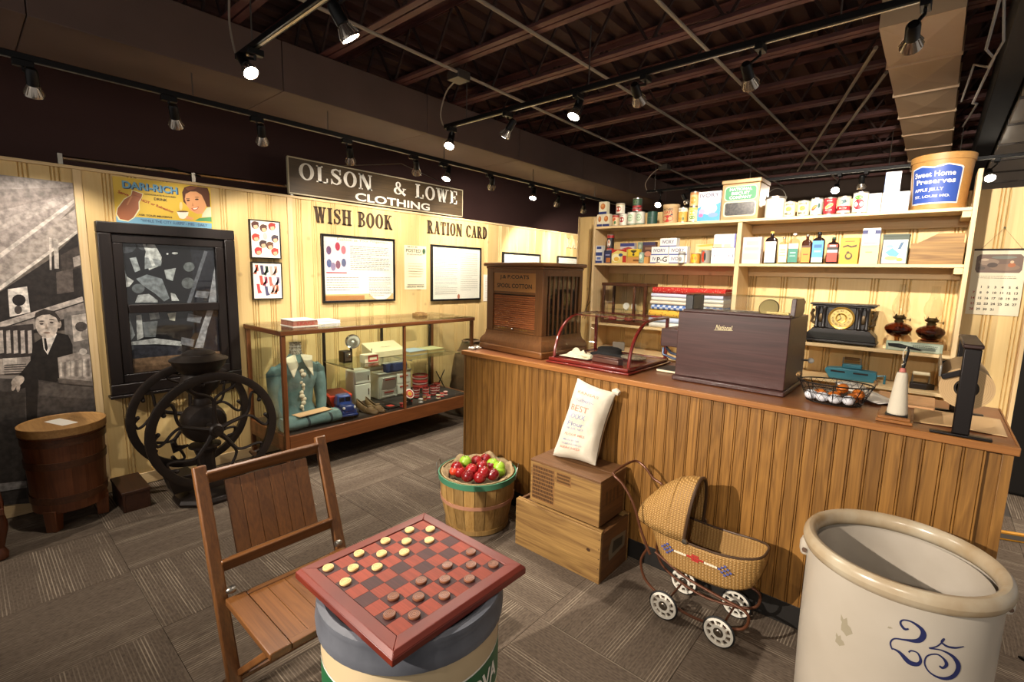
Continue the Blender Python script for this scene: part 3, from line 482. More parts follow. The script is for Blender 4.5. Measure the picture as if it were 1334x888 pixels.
WINPIC = [('15151a', [(-1.705,1.814),(-1.036,1.819),(-1.058,0.722),(-1.711,0.821)]), ('23242c', [(-1.236,1.823),(-1.044,1.822),(-1.053,0.955),(-1.229,0.974)]), ('b9bcbf', [(-1.705,1.81),(-1.652,1.815),(-1.647,1.796),(-1.702,1.778)]), ('3d4046', [(-1.571,1.756),(-1.578,1.735),(-1.595,1.717),(-1.618,1.707),(-1.642,1.705),(-1.663,1.714),(-1.677,1.73),(-1.68,1.75),(-1.674,1.771),(-1.658,1.788),(-1.635,1.799),(-1.611,1.8),(-1.59,1.792),(-1.575,1.777)]), ('54585e', [(-1.488,1.776),(-1.493,1.757),(-1.505,1.741),(-1.521,1.732),(-1.538,1.731),(-1.552,1.739),(-1.562,1.753),(-1.564,1.771),(-1.559,1.79),(-1.548,1.805),(-1.532,1.815),(-1.515,1.816),(-1.5,1.809),(-1.491,1.794)]), ('9aa0a4', [(-1.614,1.671),(-1.577,1.68),(-1.558,1.589),(-1.59,1.573)]), ('c6c9c9', [(-1.505,1.805),(-1.46,1.808),(-1.423,1.686),(-1.44,1.623),(-1.507,1.59),(-1.526,1.682)]), ('8e9498', [(-1.526,1.682),(-1.424,1.662),(-1.433,1.623),(-1.532,1.597)]), ('7f868c', [(-1.587,1.527),(-1.522,1.559),(-1.433,1.528),(-1.395,1.384),(-1.431,1.361),(-1.48,1.418),(-1.553,1.481)]), ('cfd2d2', [(-1.701,1.542),(-1.647,1.55),(-1.601,1.512),(-1.628,1.474),(-1.701,1.467)]), ('8d9195', [(-1.639,1.527),(-1.644,1.501),(-1.655,1.48),(-1.669,1.468),(-1.684,1.468),(-1.697,1.48),(-1.705,1.501),(-1.706,1.527),(-1.701,1.553),(-1.69,1.573),(-1.676,1.585),(-1.661,1.586),(-1.648,1.574),(-1.64,1.553)]), ('b4b8ba', [(-1.605,1.358),(-1.583,1.412),(-1.519,1.419),(-1.47,1.37),(-1.471,1.354)]), ('aab0b2', [(-1.415,1.592),(-1.34,1.609),(-1.367,1.513),(-1.406,1.529)]), ('d5d7d7', [(-1.321,1.719),(-1.323,1.715),(-1.328,1.712),(-1.336,1.71),(-1.345,1.71),(-1.352,1.711),(-1.357,1.714),(-1.359,1.717),(-1.357,1.721),(-1.351,1.724),(-1.344,1.726),(-1.335,1.726),(-1.327,1.725),(-1.322,1.722)]), ('d5d7d7', [(-1.381,1.711),(-1.382,1.709),(-1.384,1.706),(-1.387,1.705),(-1.39,1.705),(-1.392,1.706),(-1.394,1.708),(-1.394,1.711),(-1.394,1.714),(-1.392,1.716),(-1.389,1.717),(-1.386,1.717),(-1.383,1.716),(-1.381,1.714)]), ('6e7476', [(-1.218,1.62),(-1.223,1.605),(-1.234,1.592),(-1.249,1.585),(-1.266,1.584),(-1.28,1.591),(-1.289,1.603),(-1.292,1.619),(-1.287,1.634),(-1.277,1.647),(-1.261,1.654),(-1.245,1.655),(-1.23,1.648),(-1.221,1.636)]), ('5e6264', [(-1.227,1.497),(-1.232,1.478),(-1.245,1.463),(-1.263,1.455),(-1.282,1.455),(-1.298,1.463),(-1.309,1.478),(-1.312,1.497),(-1.307,1.515),(-1.294,1.53),(-1.277,1.538),(-1.258,1.538),(-1.241,1.53),(-1.23,1.515)]), ('c4c7c8', [(-1.386,1.424),(-1.359,1.416),(-1.335,1.363),(-1.383,1.364)]), ('9da3a6', [(-1.696,1.616),(-1.66,1.624),(-1.645,1.572),(-1.688,1.557)]), ('63686c', [(-1.542,1.458),(-1.547,1.443),(-1.558,1.431),(-1.573,1.425),(-1.59,1.425),(-1.605,1.432),(-1.614,1.444),(-1.617,1.459),(-1.612,1.473),(-1.601,1.485),(-1.586,1.491),(-1.569,1.491),(-1.554,1.485),(-1.544,1.473)]), ('c9cccc', [(-1.532,1.788),(-1.516,1.792),(-1.466,1.622),(-1.486,1.614)]), ('8b9093', [(-1.69,1.285),(-1.654,1.283),(-1.621,1.125),(-1.668,1.083),(-1.692,1.178)]), ('c1c3c2', [(-1.605,1.265),(-1.574,1.271),(-1.572,1.106),(-1.612,1.085)]), ('a5a9aa', [(-1.528,1.277),(-1.469,1.282),(-1.466,1.234),(-1.525,1.229)]), ('6c7175', [(-1.571,1.216),(-1.48,1.219),(-1.501,1.1),(-1.566,1.105)]), ('c5c3b5', [(-1.416,1.272),(-1.361,1.277),(-1.372,1.212),(-1.406,1.222)]), ('c7c9ca', [(-1.705,1.078),(-1.502,1.092),(-1.34,1.052),(-1.342,1.019),(-1.504,1.048),(-1.701,1.055)]), ('3c3c44', [(-1.707,1.055),(-1.342,1.016),(-1.34,0.935),(-1.708,0.954)]), ('8c7058', [(-1.706,0.954),(-1.053,0.951),(-1.052,0.883),(-1.709,0.891)]), ('6f5743', [(-1.709,0.891),(-1.052,0.883),(-1.058,0.722),(-1.709,0.821)]), ('9a9ca3', [(-1.055,1.624),(-1.042,1.582),(-1.054,1.359),(-1.159,1.14),(-1.198,0.988),(-1.257,0.994),(-1.15,1.293),(-1.128,1.412)]), ('777a82', [(-1.216,1.438),(-1.127,1.429),(-1.145,1.378),(-1.233,1.389)]), ('777a82', [(-1.284,1.266),(-1.191,1.236),(-1.209,1.186),(-1.295,1.208)]), ('777a82', [(-1.338,1.086),(-1.253,1.058),(-1.268,1.003),(-1.348,1.033)]), ('63666e', [(-1.146,1.747),(-1.124,1.739),(-1.266,1.331),(-1.286,1.349)])]
DARI = [('d9b53a', [(-1.665,2.224),(-1.067,2.232),(-1.08,1.92),(-1.672,1.912)]), ('6f9fb8', [(-1.671,1.959),(-1.621,1.929),(-1.555,1.962),(-1.077,1.96),(-1.079,1.92),(-1.67,1.911)]), ('e2d9a8', [(-1.567,2.146),(-1.502,2.129),(-1.511,2.101),(-1.528,2.063),(-1.529,2.015),(-1.566,1.952),(-1.602,1.925),(-1.654,1.931),(-1.667,1.971),(-1.657,2.013),(-1.615,2.079),(-1.574,2.11)]), ('9c5a34', [(-1.562,2.141),(-1.507,2.125),(-1.513,2.103),(-1.533,2.068),(-1.535,2.02),(-1.57,1.957),(-1.601,1.93),(-1.646,1.938),(-1.661,1.971),(-1.653,2.01),(-1.613,2.073),(-1.572,2.108)]), ('b87848', [(-1.575,2.104),(-1.565,2.1),(-1.596,2.037),(-1.603,2.042)]), ('8a4c2b', [(-1.559,2.115),(-1.516,2.103),(-1.519,2.097),(-1.562,2.109)]), ('4d8f58', [(-1.193,1.969),(-1.163,1.991),(-1.077,2.009),(-1.077,1.972)]), ('c9cfae', [(-1.138,2.026),(-1.106,2.075),(-1.075,2.085),(-1.077,2.009),(-1.145,1.999)]), ('e0a06c', [(-1.255,2.159),(-1.208,2.197),(-1.151,2.192),(-1.113,2.152),(-1.108,2.088),(-1.138,2.026),(-1.173,2.022),(-1.217,2.043),(-1.253,2.096)]), ('5a3018', [(-1.263,2.17),(-1.247,2.207),(-1.206,2.227),(-1.149,2.227),(-1.091,2.226),(-1.079,2.182),(-1.081,2.084),(-1.105,2.082),(-1.115,2.119),(-1.135,2.168),(-1.169,2.188),(-1.209,2.183),(-1.241,2.161),(-1.249,2.122),(-1.238,2.079),(-1.259,2.102)]), ('7d4524', [(-1.239,2.202),(-1.206,2.222),(-1.155,2.223),(-1.185,2.203),(-1.225,2.188)]), ('3a2012', [(-1.216,2.116),(-1.217,2.114),(-1.22,2.111),(-1.225,2.11),(-1.23,2.109),(-1.234,2.11),(-1.237,2.111),(-1.238,2.114),(-1.237,2.116),(-1.234,2.119),(-1.229,2.12),(-1.224,2.121),(-1.22,2.12),(-1.217,2.119)]), ('3a2012', [(-1.157,2.132),(-1.158,2.129),(-1.162,2.126),(-1.167,2.125),(-1.173,2.124),(-1.178,2.125),(-1.181,2.126),(-1.182,2.129),(-1.181,2.132),(-1.177,2.135),(-1.172,2.136),(-1.166,2.137),(-1.161,2.137),(-1.158,2.135)]), ('4a2a18', [(-1.216,2.129),(-1.217,2.128),(-1.221,2.127),(-1.226,2.125),(-1.232,2.125),(-1.238,2.124),(-1.241,2.125),(-1.243,2.126),(-1.241,2.127),(-1.237,2.128),(-1.232,2.13),(-1.226,2.13),(-1.221,2.131),(-1.217,2.13)]), ('4a2a18', [(-1.153,2.148),(-1.155,2.147),(-1.159,2.145),(-1.165,2.144),(-1.172,2.143),(-1.178,2.143),(-1.182,2.143),(-1.183,2.144),(-1.182,2.145),(-1.178,2.147),(-1.172,2.148),(-1.165,2.149),(-1.159,2.149),(-1.155,2.149)]), ('b5402c', [(-1.211,2.06),(-1.188,2.066),(-1.158,2.079),(-1.171,2.055),(-1.195,2.044)]), ('f3e9dc', [(-1.202,2.06),(-1.164,2.072),(-1.177,2.057),(-1.194,2.052)]), ('c98558', [(-1.199,2.106),(-1.193,2.078),(-1.207,2.075)]), ('efe6d2', [(-1.307,2.024),(-1.23,2.029),(-1.24,1.99),(-1.267,1.975),(-1.291,1.979)]), ('6a4a33', [(-1.232,2.033),(-1.236,2.03),(-1.246,2.027),(-1.261,2.025),(-1.277,2.023),(-1.291,2.023),(-1.301,2.023),(-1.305,2.026),(-1.301,2.028),(-1.291,2.031),(-1.276,2.034),(-1.26,2.036),(-1.246,2.036),(-1.236,2.035)]), ('e3c58a', [(-1.267,2.069),(-1.269,2.055),(-1.273,2.044),(-1.277,2.037),(-1.281,2.037),(-1.285,2.043),(-1.287,2.053),(-1.287,2.067),(-1.285,2.081),(-1.282,2.092),(-1.278,2.099),(-1.273,2.099),(-1.269,2.094),(-1.267,2.083)]), ('e0a06c', [(-1.242,2.002),(-1.198,1.988),(-1.21,1.974),(-1.255,1.976)])]

# ------------------------------------------------------------------ things on the left wall
def wallthing(name, label, cat, y, z, group=None): return thing(name, label, cat, (.0, y, z), 0, group)
def frame4(parent, y0, y1, z0, z1, w, x0, x1, mat, bevel=.003):
    MB().box(x0, x1, y0, y1, z1-w, z1).build('frame_rail', mat, parent, bevel=bevel); MB().box(x0, x1, y0, y1, z0, z0+w).build('frame_rail', mat, parent, bevel=bevel)
    MB().box(x0, x1, y0, y0+w, z0+w+.0005, z1-w-.0005).build('frame_stile', mat, parent, bevel=bevel); MB().box(x0, x1, y1-w, y1, z0+w+.0005, z1-w-.0005).build('frame_stile', mat, parent, bevel=bevel)
t = wallthing('photo_mural', 'tall black and white photo mural of a suited shopkeeper', 'mural', 0, 0)
MB().box(.002, .012, -3.0, -1.876, .1, 2.145).build('panel', M('mural_board', '8c837b', .5), t)
decal('photo_print', [(c, [(min(max(u, -2.99), -1.878), min(v, 2.14)) for u, v in p]) for c, p in MURAL]+[('6b6259', rec(-2.99, -2.38, .12, 2.12))], PRINTG, t, XYZ(.0125, 0, 0) @ SIDE)
t = wallthing('advertising_sign', 'yellow milk drink sign with bottle and smiling woman', 'sign', 0, 0)
MB().box(.001, .005, -1.668, -1.072, 1.921, 2.222).build('board', M('sign_yellow', 'd9b53a', .5), t)
decal('sign_print', [(c, [(min(max(u, -1.667), -1.073), v) for u, v in p]) for c, p in DARI], PRINT, t, XYZ(.0055, 0, 0) @ SIDE, step=.00008)
for d_, c in ((.0, '1d3b63'), (.006, '6fa9c9')): texts('brand_lettering', [('DARI-RICH', .05, -1.45-d_, 2.172+d_*.8, .325)], M('ink_'+c, c, .5), t, XYZ(.0078+d_/20, 0, 0) @ SIDE, bold=.03)
texts('lettering', [('CHOCOLATE FLAVORED', .011, -1.4, 2.127, .19), ('DRINK', .018, -1.401, 2.1, .08), ('ASK YOUR MILKMAN', .013, -1.44, 1.979, .2)], INK, t, XYZ(.008, 0, 0) @ SIDE, bold=.02)
texts('lettering', [('Serve', .02, -1.615, 2.115, .06, -18), ('HOT or Refreshing', .024, -1.425, 2.05, .2, -19)], INKR, t, XYZ(.008, 0, 0) @ SIDE, bold=.02)
texts('lettering', [('"WHILE THE CITY SLEEPS" - MBS - DAILY', .02, -1.32, 1.941, .42)], INKB, t, XYZ(.008, 0, 0) @ SIDE)
# dark sash window showing a photograph behind glass
DW = W('ebonised_wood', '1e1512', '120c0a', 'Z', 1, .4, .05); t = wallthing('sash_window', 'black wooden sash window with a cowboy photograph behind glass', 'window', 0, 0)
frame4(t, -1.789, -.942, .712, 1.912, .075, .002, .07, DW, .006); frame4(t, -1.712, -1.019, .789, 1.835, .06, .004, .05, DW, .004)
MB().box(.004, .056, -1.65, -1.08, 1.285, 1.345).build('meeting_rail', DW, t, bevel=.003)
MB().box(.002, .016, -1.651, -1.08, .85, 1.775).build('backing', M('photo_back', '15151a', .5), t)
decal('photo_print', [(c, [(min(max(u, -1.65), -1.081), min(max(v, .851), 1.774)) for u, v in p]) for c, p in WINPIC], PRINTG, t, XYZ(.0165, 0, 0) @ SIDE)
for z0, z1 in ((.851, 1.284), (1.346, 1.774)): MB().box(.03, .033, -1.651, -1.08, z0, z1).build('pane', GLASS, t)
MB().box(.002, .09, -1.8, -.93, .69, .711).build('sill', DW, t, bevel=.004)
# small framed catalogue pages
rg = random.Random(3)
def blobs(cols, y0, y1, z0, z1, n, rx, rz):
    out = []
    for i in range(n):
        u = y0+(y1-y0)*((i*.382) % 1); v = z1-(z1-z0)*(i+.5)/n; out.append((rg.choice(cols), ell(u, v, rx*(.7+.6*rg.random()), rz*(.7+.6*rg.random()), rg.random()*40-20, 9)))
    return out
for z0, z1, lb, kind in ((1.703, 2.019, 'small framed page of hats, upper of two beside the window', 0), (1.36, 1.673, 'small framed page of stockings, lower of two beside the window', 1)):
    t = wallthing('framed_page', lb, 'picture', 0, 0, 'small framed catalogue pages'); frame4(t, -.81, -.562, z0, z1, .008, .002, .034, BLACK, .001)
    MB().box(.004, .028, -.802, -.57, z0+.008, z1-.008).build('page', PAPER, t)
    if kind == 0: sh = sum([[(c, ell(u, z0+v, .03, .033, 0, 12)), ('e2b08c', ell(u+.004, z0+v-.012, .018, .02, 0, 10)), (c, ell(u, z0+v+.014, .032, .014, 12, 10))] for c, u, v in (('503028', -.765, .27), ('a03028', -.63, .27), ('c03c30', -.765, .17), ('4a4048', -.61, .17), ('b83a3c', -.75, .06), ('c8443c', -.615, .06), ('5a3c34', -.7, .25), ('6b4a3a', -.655, .11), ('483838', -.71, .12))], [])+[('b9b4ae', ell(-.69, z0+.185, .018, .03))]
    else: sh = [(c, [(u-.012, z0+v), (u+.012, z0+v), (u+.016, z0+v-.05), (u+.03*(1 if i % 2 else -1), z0+v-.075), (u-.004, z0+v-.08)]) for i, (c, u, v) in enumerate((('c86a54', -.77, .29), ('4c4660', -.73, .285), ('3d5044', -.69, .28), ('b9b0a8', -.655, .28), ('c89a84', -.615, .28), ('c25548', -.74, .2), ('a8506a', -.7, .19), ('d06a5c', -.665, .19), ('7d6a80', -.6, .19), ('c84848', -.765, .13), ('d89484', -.64, .12), ('48486c', -.7, .11), ('c87858', -.61, .12)))]
    decal('page_print', sh, PRINT, t, XYZ(.0285, 0, 0) @ SIDE, step=.00006)
# big store sign standing on the wall cap
t = thing('store_sign', 'long brown wooden sign with pale serif store lettering', 'sign', (-.03, .58, 2.2785)); t.scale = (1, 1.03, 1.03)
for y in (-.8, 0, .8): MB().box(-.012, .012, y-.02, y+.02, -.0205, -.0045).build('foot', DARKPAINT, t)
WS = W('sign_board', '54432c', '3a2d1b', 'Y', 1, .5, .03); MB().box(-.012, .012, -1, 1, 0, .298).build('board', WS, t, bevel=.002)
for a in ((-1.002, 1.002, .292, .302), (-1.002, 1.002, -.004, .006)): MB().box(-.014, .015, *a).build('edge_strip', M('worn_white_edge', 'b5a98c', .6), t)
for y in (-1, 1): MB().box(-.014, .015, y-.004, y+.004, .0065, .2915).build('edge_strip', MATS['worn_white_edge'], t)
SL = M('pale_sign_letters', 'eee9de', .55, c2='d8d0c0', ns=30); slab('store_lettering', 'OLSON', .142, SL, t, XYZ(.0125, -.55, .197) @ SIDE, .72); slab('store_lettering', '&', .125, SL, t, XYZ(.0125, .13, .196) @ SIDE, .15); slab('store_lettering', 'LOWE', .142, SL, t, XYZ(.0125, .62, .2) @ SIDE, .59)
texts('lettering', [('CLOTHING', .075, .07, .052, .895)], M('white_sign_letters', 'e4dfd0', .5), t, XYZ(.0125, 0, 0) @ SIDE, bold=.025)
MB().tube([(.0, -.55, .3), (.02, .15, .44), (.0, .9, .3)], .004, 6).build('hanging_wire', STEEL, t)
BR = M('bronze_letters', '4a3a2a', .4, .3)
for s_, yc, w, nm, lb in (('WISH BOOK', .178, .84, 'wish_book_lettering', 'dark serif letters reading WISH BOOK on the pine wall'), ('RATION CARD', 1.535, .95, 'ration_card_lettering', 'dark serif letters reading RATION CARD on the pine wall')):
    tag(slab(nm, s_, .142, BR, None, XYZ(.0005, yc, 2.117) @ SIDE, w, depth=.01, tk=.24), lb, 'lettering')
tag(slab('pale_lettering', 'RAS', .142, M('pale_relief_letters', 'd9c7a0', .5), None, XYZ(.0005, 3.95, 2.105) @ SIDE, .38, depth=.01), 'pale letters on the far end of the pine wall', 'lettering')
def text_panel(y0, y1, z0, z1, label, shapes, title=None):
    t = wallthing('framed_text_panel', label, 'picture frame', 0, 0, 'framed text panels'); frame4(t, y0, y1, z0, z1, .02, .002, .03, BLACK, .002)
    MB().box(.004, .018, y0+.02, y1-.02, z0+.02, z1-.02).build('sheet', PAPER, t); decal('sheet_print', shapes, PRINT, t, XYZ(.0185, 0, 0) @ SIDE, step=.00001)
    if title: texts('title', [title], M('faded_brown_ink', '8a7a62', .5), t, XYZ(.019, 0, 0) @ SIDE)
    MB().box(.026, .028, y0+.0205, y1-.0205, z0+.0205, z1-.0205).build('pane', GLASS, t); return t
g8 = '544d42'; G_ = random.Random(5)
sh = [('d7b27a', rec(-.168, .59, 1.33, 1.39)), ('a8703c', rec(-.168, .25, 1.33, 1.375))]+lines(G_, .1, .56, 1.62, 1.86, 13, .005, g8)+lines(G_, -.15, .2, 1.42, 1.56, 6, .005, g8)+[('efe9dc', ell(.44, 1.45, .15, .13))]+lines(G_, .3, .57, 1.36, 1.56, 12, .005, g8)+[('e8cfd4', rec(-.16, .06, 1.6, 1.89))]
sh += [(c, ell(u, v, .025, .04)) for c, u, v in (('b03a50', -.03, 1.84), ('6a4a6c', -.12, 1.8), ('4a5a8a', -.12, 1.68), ('7a4a60', -.03, 1.67), ('505a80', .03, 1.69), ('c06a78', .03, 1.81), ('8a7a9a', -.08, 1.65))]+[('c04860', rec(-.15, .06, 1.59, 1.6))]
text_panel(-.19, .613, 1.309, 1.95, 'black framed text panel with a pink catalogue picture, under WISH BOOK', sh, ('Fashion at Your Fingertips', .035, .25, 1.905, .56))
text_panel(1.103, 1.897, 1.29, 1.928, 'black framed glaring text panel under RATION CARD', lines(G_, 1.16, 1.5, 1.36, 1.86, 22, .005, '8d867a')+lines(G_, 1.55, 1.84, 1.4, 1.86, 18, .005, 'a8a296')+[('b06a50', ell(1.52, 1.335, .02, .03))])
text_panel(2.3, 3.1, 1.27, 1.9, 'black framed text panel hidden behind the spool cabinet', lines(G_, 2.36, 3.04, 1.32, 1.85, 22, .005, 'b8b0a2'))
text_panel(3.52, 4.3, 1.27, 1.9, 'silver framed text panel near the far end of the wall', lines(G_, 3.58, 4.24, 1.32, 1.85, 22, .005, 'c8c2b6'))
t = wallthing('posted_notice', 'cream printed price poster between the two framed text panels', 'poster', 0, 0); MB().box(.0005, .003, .75, 1.046, 1.426, 1.9).build('sheet', CREAM, t)
decal('notice_print', lines(G_, .8, 1.0, 1.56, 1.72, 6, .006, 'a69d84')+lines(G_, .78, 1.02, 1.47, 1.49, 1, .006, g8)+[('3d5a3c', ell(1.005, 1.845, .02, .03))], PRINT, t, XYZ(.0033, 0, 0) @ SIDE)
texts('lettering', [('MUST BE', .016, .86, 1.885, .13), ('POSTED', .036, .87, 1.845, .2), ('BY EACH RETAILER', .014, .885, 1.805, .2), ('CEILING PRICES', .018, .895, 1.455, .24)], M('green_ink', '3d4a3c', .6), t, XYZ(.0036, 0, 0) @ SIDE, bold=.015)
t = wallthing('small_notice', 'small white notice right of the glaring text panel', 'poster', 0, 0); MB().box(.0005, .006, 1.965, 2.15, 1.265, 1.6).build('sheet', PAPER, t); decal('notice_print', lines(G_, 1.985, 2.13, 1.3, 1.57, 12, .005, 'b8b0a2'), PRINT, t, XYZ(.0063, 0, 0) @ SIDE)
# wall calendar right of the shelves
t = thing('wall_calendar', 'paper wall calendar hanging from a string beside the shelves', 'calendar', (4.622, 2.106, 1.42)); MB().box(-.127, .127, -.006, 0, 0, .43).build('sheet', M('calendar_paper', 'd8cdb0', .6), t)
F_ = XYZ(0, -.0065, 0) @ FRONT; MB().box(-.128, .128, -.009, -.001, .425, .437).build('binding', DARKPAINT, t)
decal('calendar_print', [('6b5648', [(-.10,.28),(.10,.28),(.11,.3),(.11,.385),(.095,.4),(-.095,.4),(-.11,.385),(-.11,.3)]), ('8a7460', ell(-.05, .35, .05, .022)), ('7d6450', ell(.03, .315, .07, .022)), ('4a3a30', ell(-.03, .33, .025, .016)), ('9a5a34', ell(.06, .33, .018, .014)), ('c0a080', ell(.06, .35, .009, .009)), ('b09a80', ell(-.07, .365, .02, .008)), ('54463a', ell(-.08, .31, .018, .012)), ('6e7064', ell(.02, .38, .06, .01))]+lines(G_, -.09, .09, .24, .262, 2, .003, 'a09580'), PRINT, t, F_)
it = []; red = []
for r_, row in enumerate(([0,1,2,3,4,5,6], [7,8,9,10,11,12,13], [14,15,16,17,18,19,20], [21,22,23,24,25,26,27], [28,29,30,31])):
    for c_, n_ in enumerate(row):
        if n_: (red if c_ == 0 else it).append((str(n_), .016, -.1+.0335*c_, .185-.037*r_))
texts('dates', it, INK, t, F_, bold=.03); texts('dates', red, INKR, t, F_, bold=.02)
MB().tube([(-.1,-.003,.43),(0,-.006,.57),(.1,-.003,.43)], .0015, 5).build('string', M('twine', 'a08c68', .8), t); MB().ball((0,-.006,.572), .006, 8, 6).build('nail', STEEL, t)
t = thing('hanging_cord', 'brown cords looped down the end of the back wall', 'cord', (1.5, 2.1, 1.3))
MB().tube(sm([(.2,-.01,.8),(.1,-.01,.78),(.02,-.01,.7),(.0,-.01,.3),(-.02,-.01,.05),(-.08,-.01,-.15)]), .004, 6).build('strand', M('cord_brown', '5a4632', .7), t); MB().tube([(.17,-.01,.6),(.16,-.015,.3),(.05,-.015,.1),(-.03,-.015,-.02),(-.05,-.012,-.15)], .004, 6).build('strand', MATS['cord_brown'], t)

# ------------------------------------------------------------------ counter
t = thing('store_counter', 'long store counter faced with oak beadboard planks', 'counter', (1.731, 0, 0)); L = 2.87
MB().box(.012, L-.012, .03, .70, .0, 1.02).build('carcass', OAK, t); MB().box(0, L-.002, .012, .029, 0, .112).build('toe_board', M('black_toe_board', '17130f', .6), t, bevel=.002)
def plank():
    w = .0577; g = .0018; pr = [(0,.0),(0,.013),(.002,.018)]
    for k in (w-.0085,): pr += [(k-g,.018),(k,.0125),(k+g,.018)]
    pr += [(w-.002,.018),(w,.013),(w,0)]; b = MB(); b.prism(pr, .113, 1.018, Matrix(((1,0,0,0),(0,-1,0,.029),(0,0,1,0),(0,0,0,1)))); return b.build('plank', OAK, t, smooth=0)
p0 = plank(); p0.location.x = .017
n = int((L-.03)/.058)
for i in range(1, n): share(p0, t, (.017+.058*i, 0, 0))
for x in (0, L-.03): MB().box(x, x+(.016 if x == 0 else .03), .006, .03, .0 if x == 0 else 0, 1.018).build('corner_trim', OAK, t, bevel=.002)
for x in (0, L-.0115): MB().box(x, x+.0115, .031, .70, 0, 1.018).build('end_panel', OAK, t)
MB().box(-.004, L+.004, .024, .72, 1.0205, 1.05).build('top_board', OAK_TOP, t, bevel=.002); MB().box(-.008, L+.012, -.012, .0235, 1.02, 1.051).build('front_edge', OAK_EDGE, t, bevel=.003)
MB().box(L+.0045, L+.012, .024, .72, 1.02, 1.051).build('end_edge', OAK_EDGE, t, bevel=.002)

# ------------------------------------------------------------------ shelf unit against the back wall
t = thing('shelf_unit', 'pine wall shelving full of groceries behind the counter', 'shelf', (1.70, 1.784, 0)); D_ = .318
for x, z1 in ((0, 2.19), (1.36, 2.075), (2.745, 2.33)): MB().box(x, x+.025+(.01 if x == 1.36 else 0), 0, D_, 0, z1).build('upright', PINE_TRIM, t, bevel=.002)
for x0, x1 in ((.0255, 1.3595), (1.3955, 2.7445)):
    for z in (1.745, 1.155, .896, .3): MB().box(x0, x1, 0, D_, z-.022, z).build('shelf_board', PINE_X, t, bevel=.002)
    for z in (1.722, 2.077): MB().box(x0, x1, D_-.03, D_-.001, z-.075, z-.0005).build('cleat', PINE_X, t, bevel=.002)
MB().box(.0255, 2.7445, -.004, D_, 2.078, 2.10).build('shelf_board', PINE_X, t, bevel=.002)
for z in (2.077, 1.722): MB().box(2.70, 2.7445, .002, D_-.035, z-.04, z-.0005).build('bracket', PINE_X, t, bevel=.002)

# ------------------------------------------------------------------ stoneware crock marked 25
GLAZE = M('salt_glaze', 'b8ae9f', .28, c2='aa9f8f', ns=2.5, spec=.6); RIMG = M('worn_rim_glaze', 'b9ac94', .25, c2='9c8462', ns=6)
t = thing('stoneware_crock', 'large open pale stoneware crock marked 25 at the lower right', 'crock', (4.329, -.37, 0))
MB().lathe([(.236,0),(.25,.008),(.262,.05),(.268,.3),(.268,.62),(.264,.665)], 64, cap=False).build('body', GLAZE, t)
MB().lathe([(.243,.66),(.24,.3),(.235,.05),(.0001,.04)], 64, cap=False).build('inner_wall', M('inner_glaze', 'b4aa9c', .45, c2='a69b8c', ns=4), t)
pr = [(.266+.021*math.cos(a)*(1.0 if math.cos(a) > 0 else 1.1), .69+.031*math.sin(a)) for a in [2*PI*i/14 for i in range(15)]]
MB().lathe(pr, 72, cap=False).build('rim', RIMG, t)
for sg in (-1, 1):
    a = PI+.12 if sg < 0 else .12; m = XYZ(math.cos(a)*.272, math.sin(a)*.272, .635) @ Matrix.Rotation(a, 4, 'Z')
    lug = MB().lathe([(.001,.03),(.02,.026),(.027,.01),(.027,-.02),(.022,-.034),(.001,-.036)], 14, m=m @ Matrix.Diagonal((.8,1,1,1)), cap=False).build('ear_lug', GLAZE, t)
    MB().tube([m @ V((.004,-.034,-.012)), m @ V((.004,.034,-.012))], .008, 8).build('wire_hole', M('rust', '5a4334', .7), lug)
def ribbon(name, paths, mat, parent, wrap, th0, zc, su, sv):
    b = MB()
    for P in paths:
        pts = []
        for i in range(len(P)-1):      # Catmull-Rom
            p0, p1, p2, p3 = P[max(i-1,0)], P[i], P[i+1], P[min(i+2,len(P)-1)]
            for k in range(5):
                s_ = k/5; pts.append([.5*((2*p1[j])+(-p0[j]+p2[j])*s_+(2*p0[j]-5*p1[j]+4*p2[j]-p3[j])*s_*s_+(-p0[j]+3*p1[j]-3*p2[j]+p3[j])*s_**3) for j in range(3)])
        pts.append(list(P[-1])); vs = []
        for i, p in enumerate(pts):
            q0, q1 = pts[max(i-1,0)], pts[min(i+1,len(pts)-1)]; d = math.hypot(q1[0]-q0[0], q1[1]-q0[1]) or 1; nx, ny = -(q1[1]-q0[1])/d, (q1[0]-q0[0])/d
            for sg in (-1, 1):
                u, v = (p[0]+nx*p[2]*sg)*su, -(p[1]+ny*p[2]*sg)*sv; a = th0+u/wrap; vs.append((math.sin(a)*(wrap+.0012), -math.cos(a)*(wrap+.0012), zc+v))
        b.add(vs, [(2*i,2*i+1,2*i+3,2*i+2) for i in range(len(pts)-1)])
    return b.build(name, mat, parent, smooth=0)
two = [(-78,-68,3),(-92,-62,5),(-108,-80,4),(-100,-97,3),(-70,-100,4),(-35,-82,7),(-26,-55,11),(-42,-30,9),(-85,-18,4),(-120,-8,3),(-132,15,3),(-124,38,3),(-118,36,3),(-95,42,6),(-60,68,10),(-30,66,8),(-22,45,5),(-36,20,3),(-58,18,3),(-66,28,3)]
fiv = [[(0,-12,3),(28,-28,3),(48,-58,3),(44,-62,2),(40,-48,3),(62,-34,4),(95,-32,4),(128,-40,2)], [(4,-12,3),(45,-14,3),(92,6,6),(120,45,10),(108,85,10),(68,102,6),(20,90,3),(-6,58,3),(-2,22,3),(30,6,3),(58,20,4),(72,42,7),(60,58,5),(46,52,3)]]
ribbon('capacity_mark', [two]+fiv, INKB, t, .268, .36, .535, .00068, .00078)
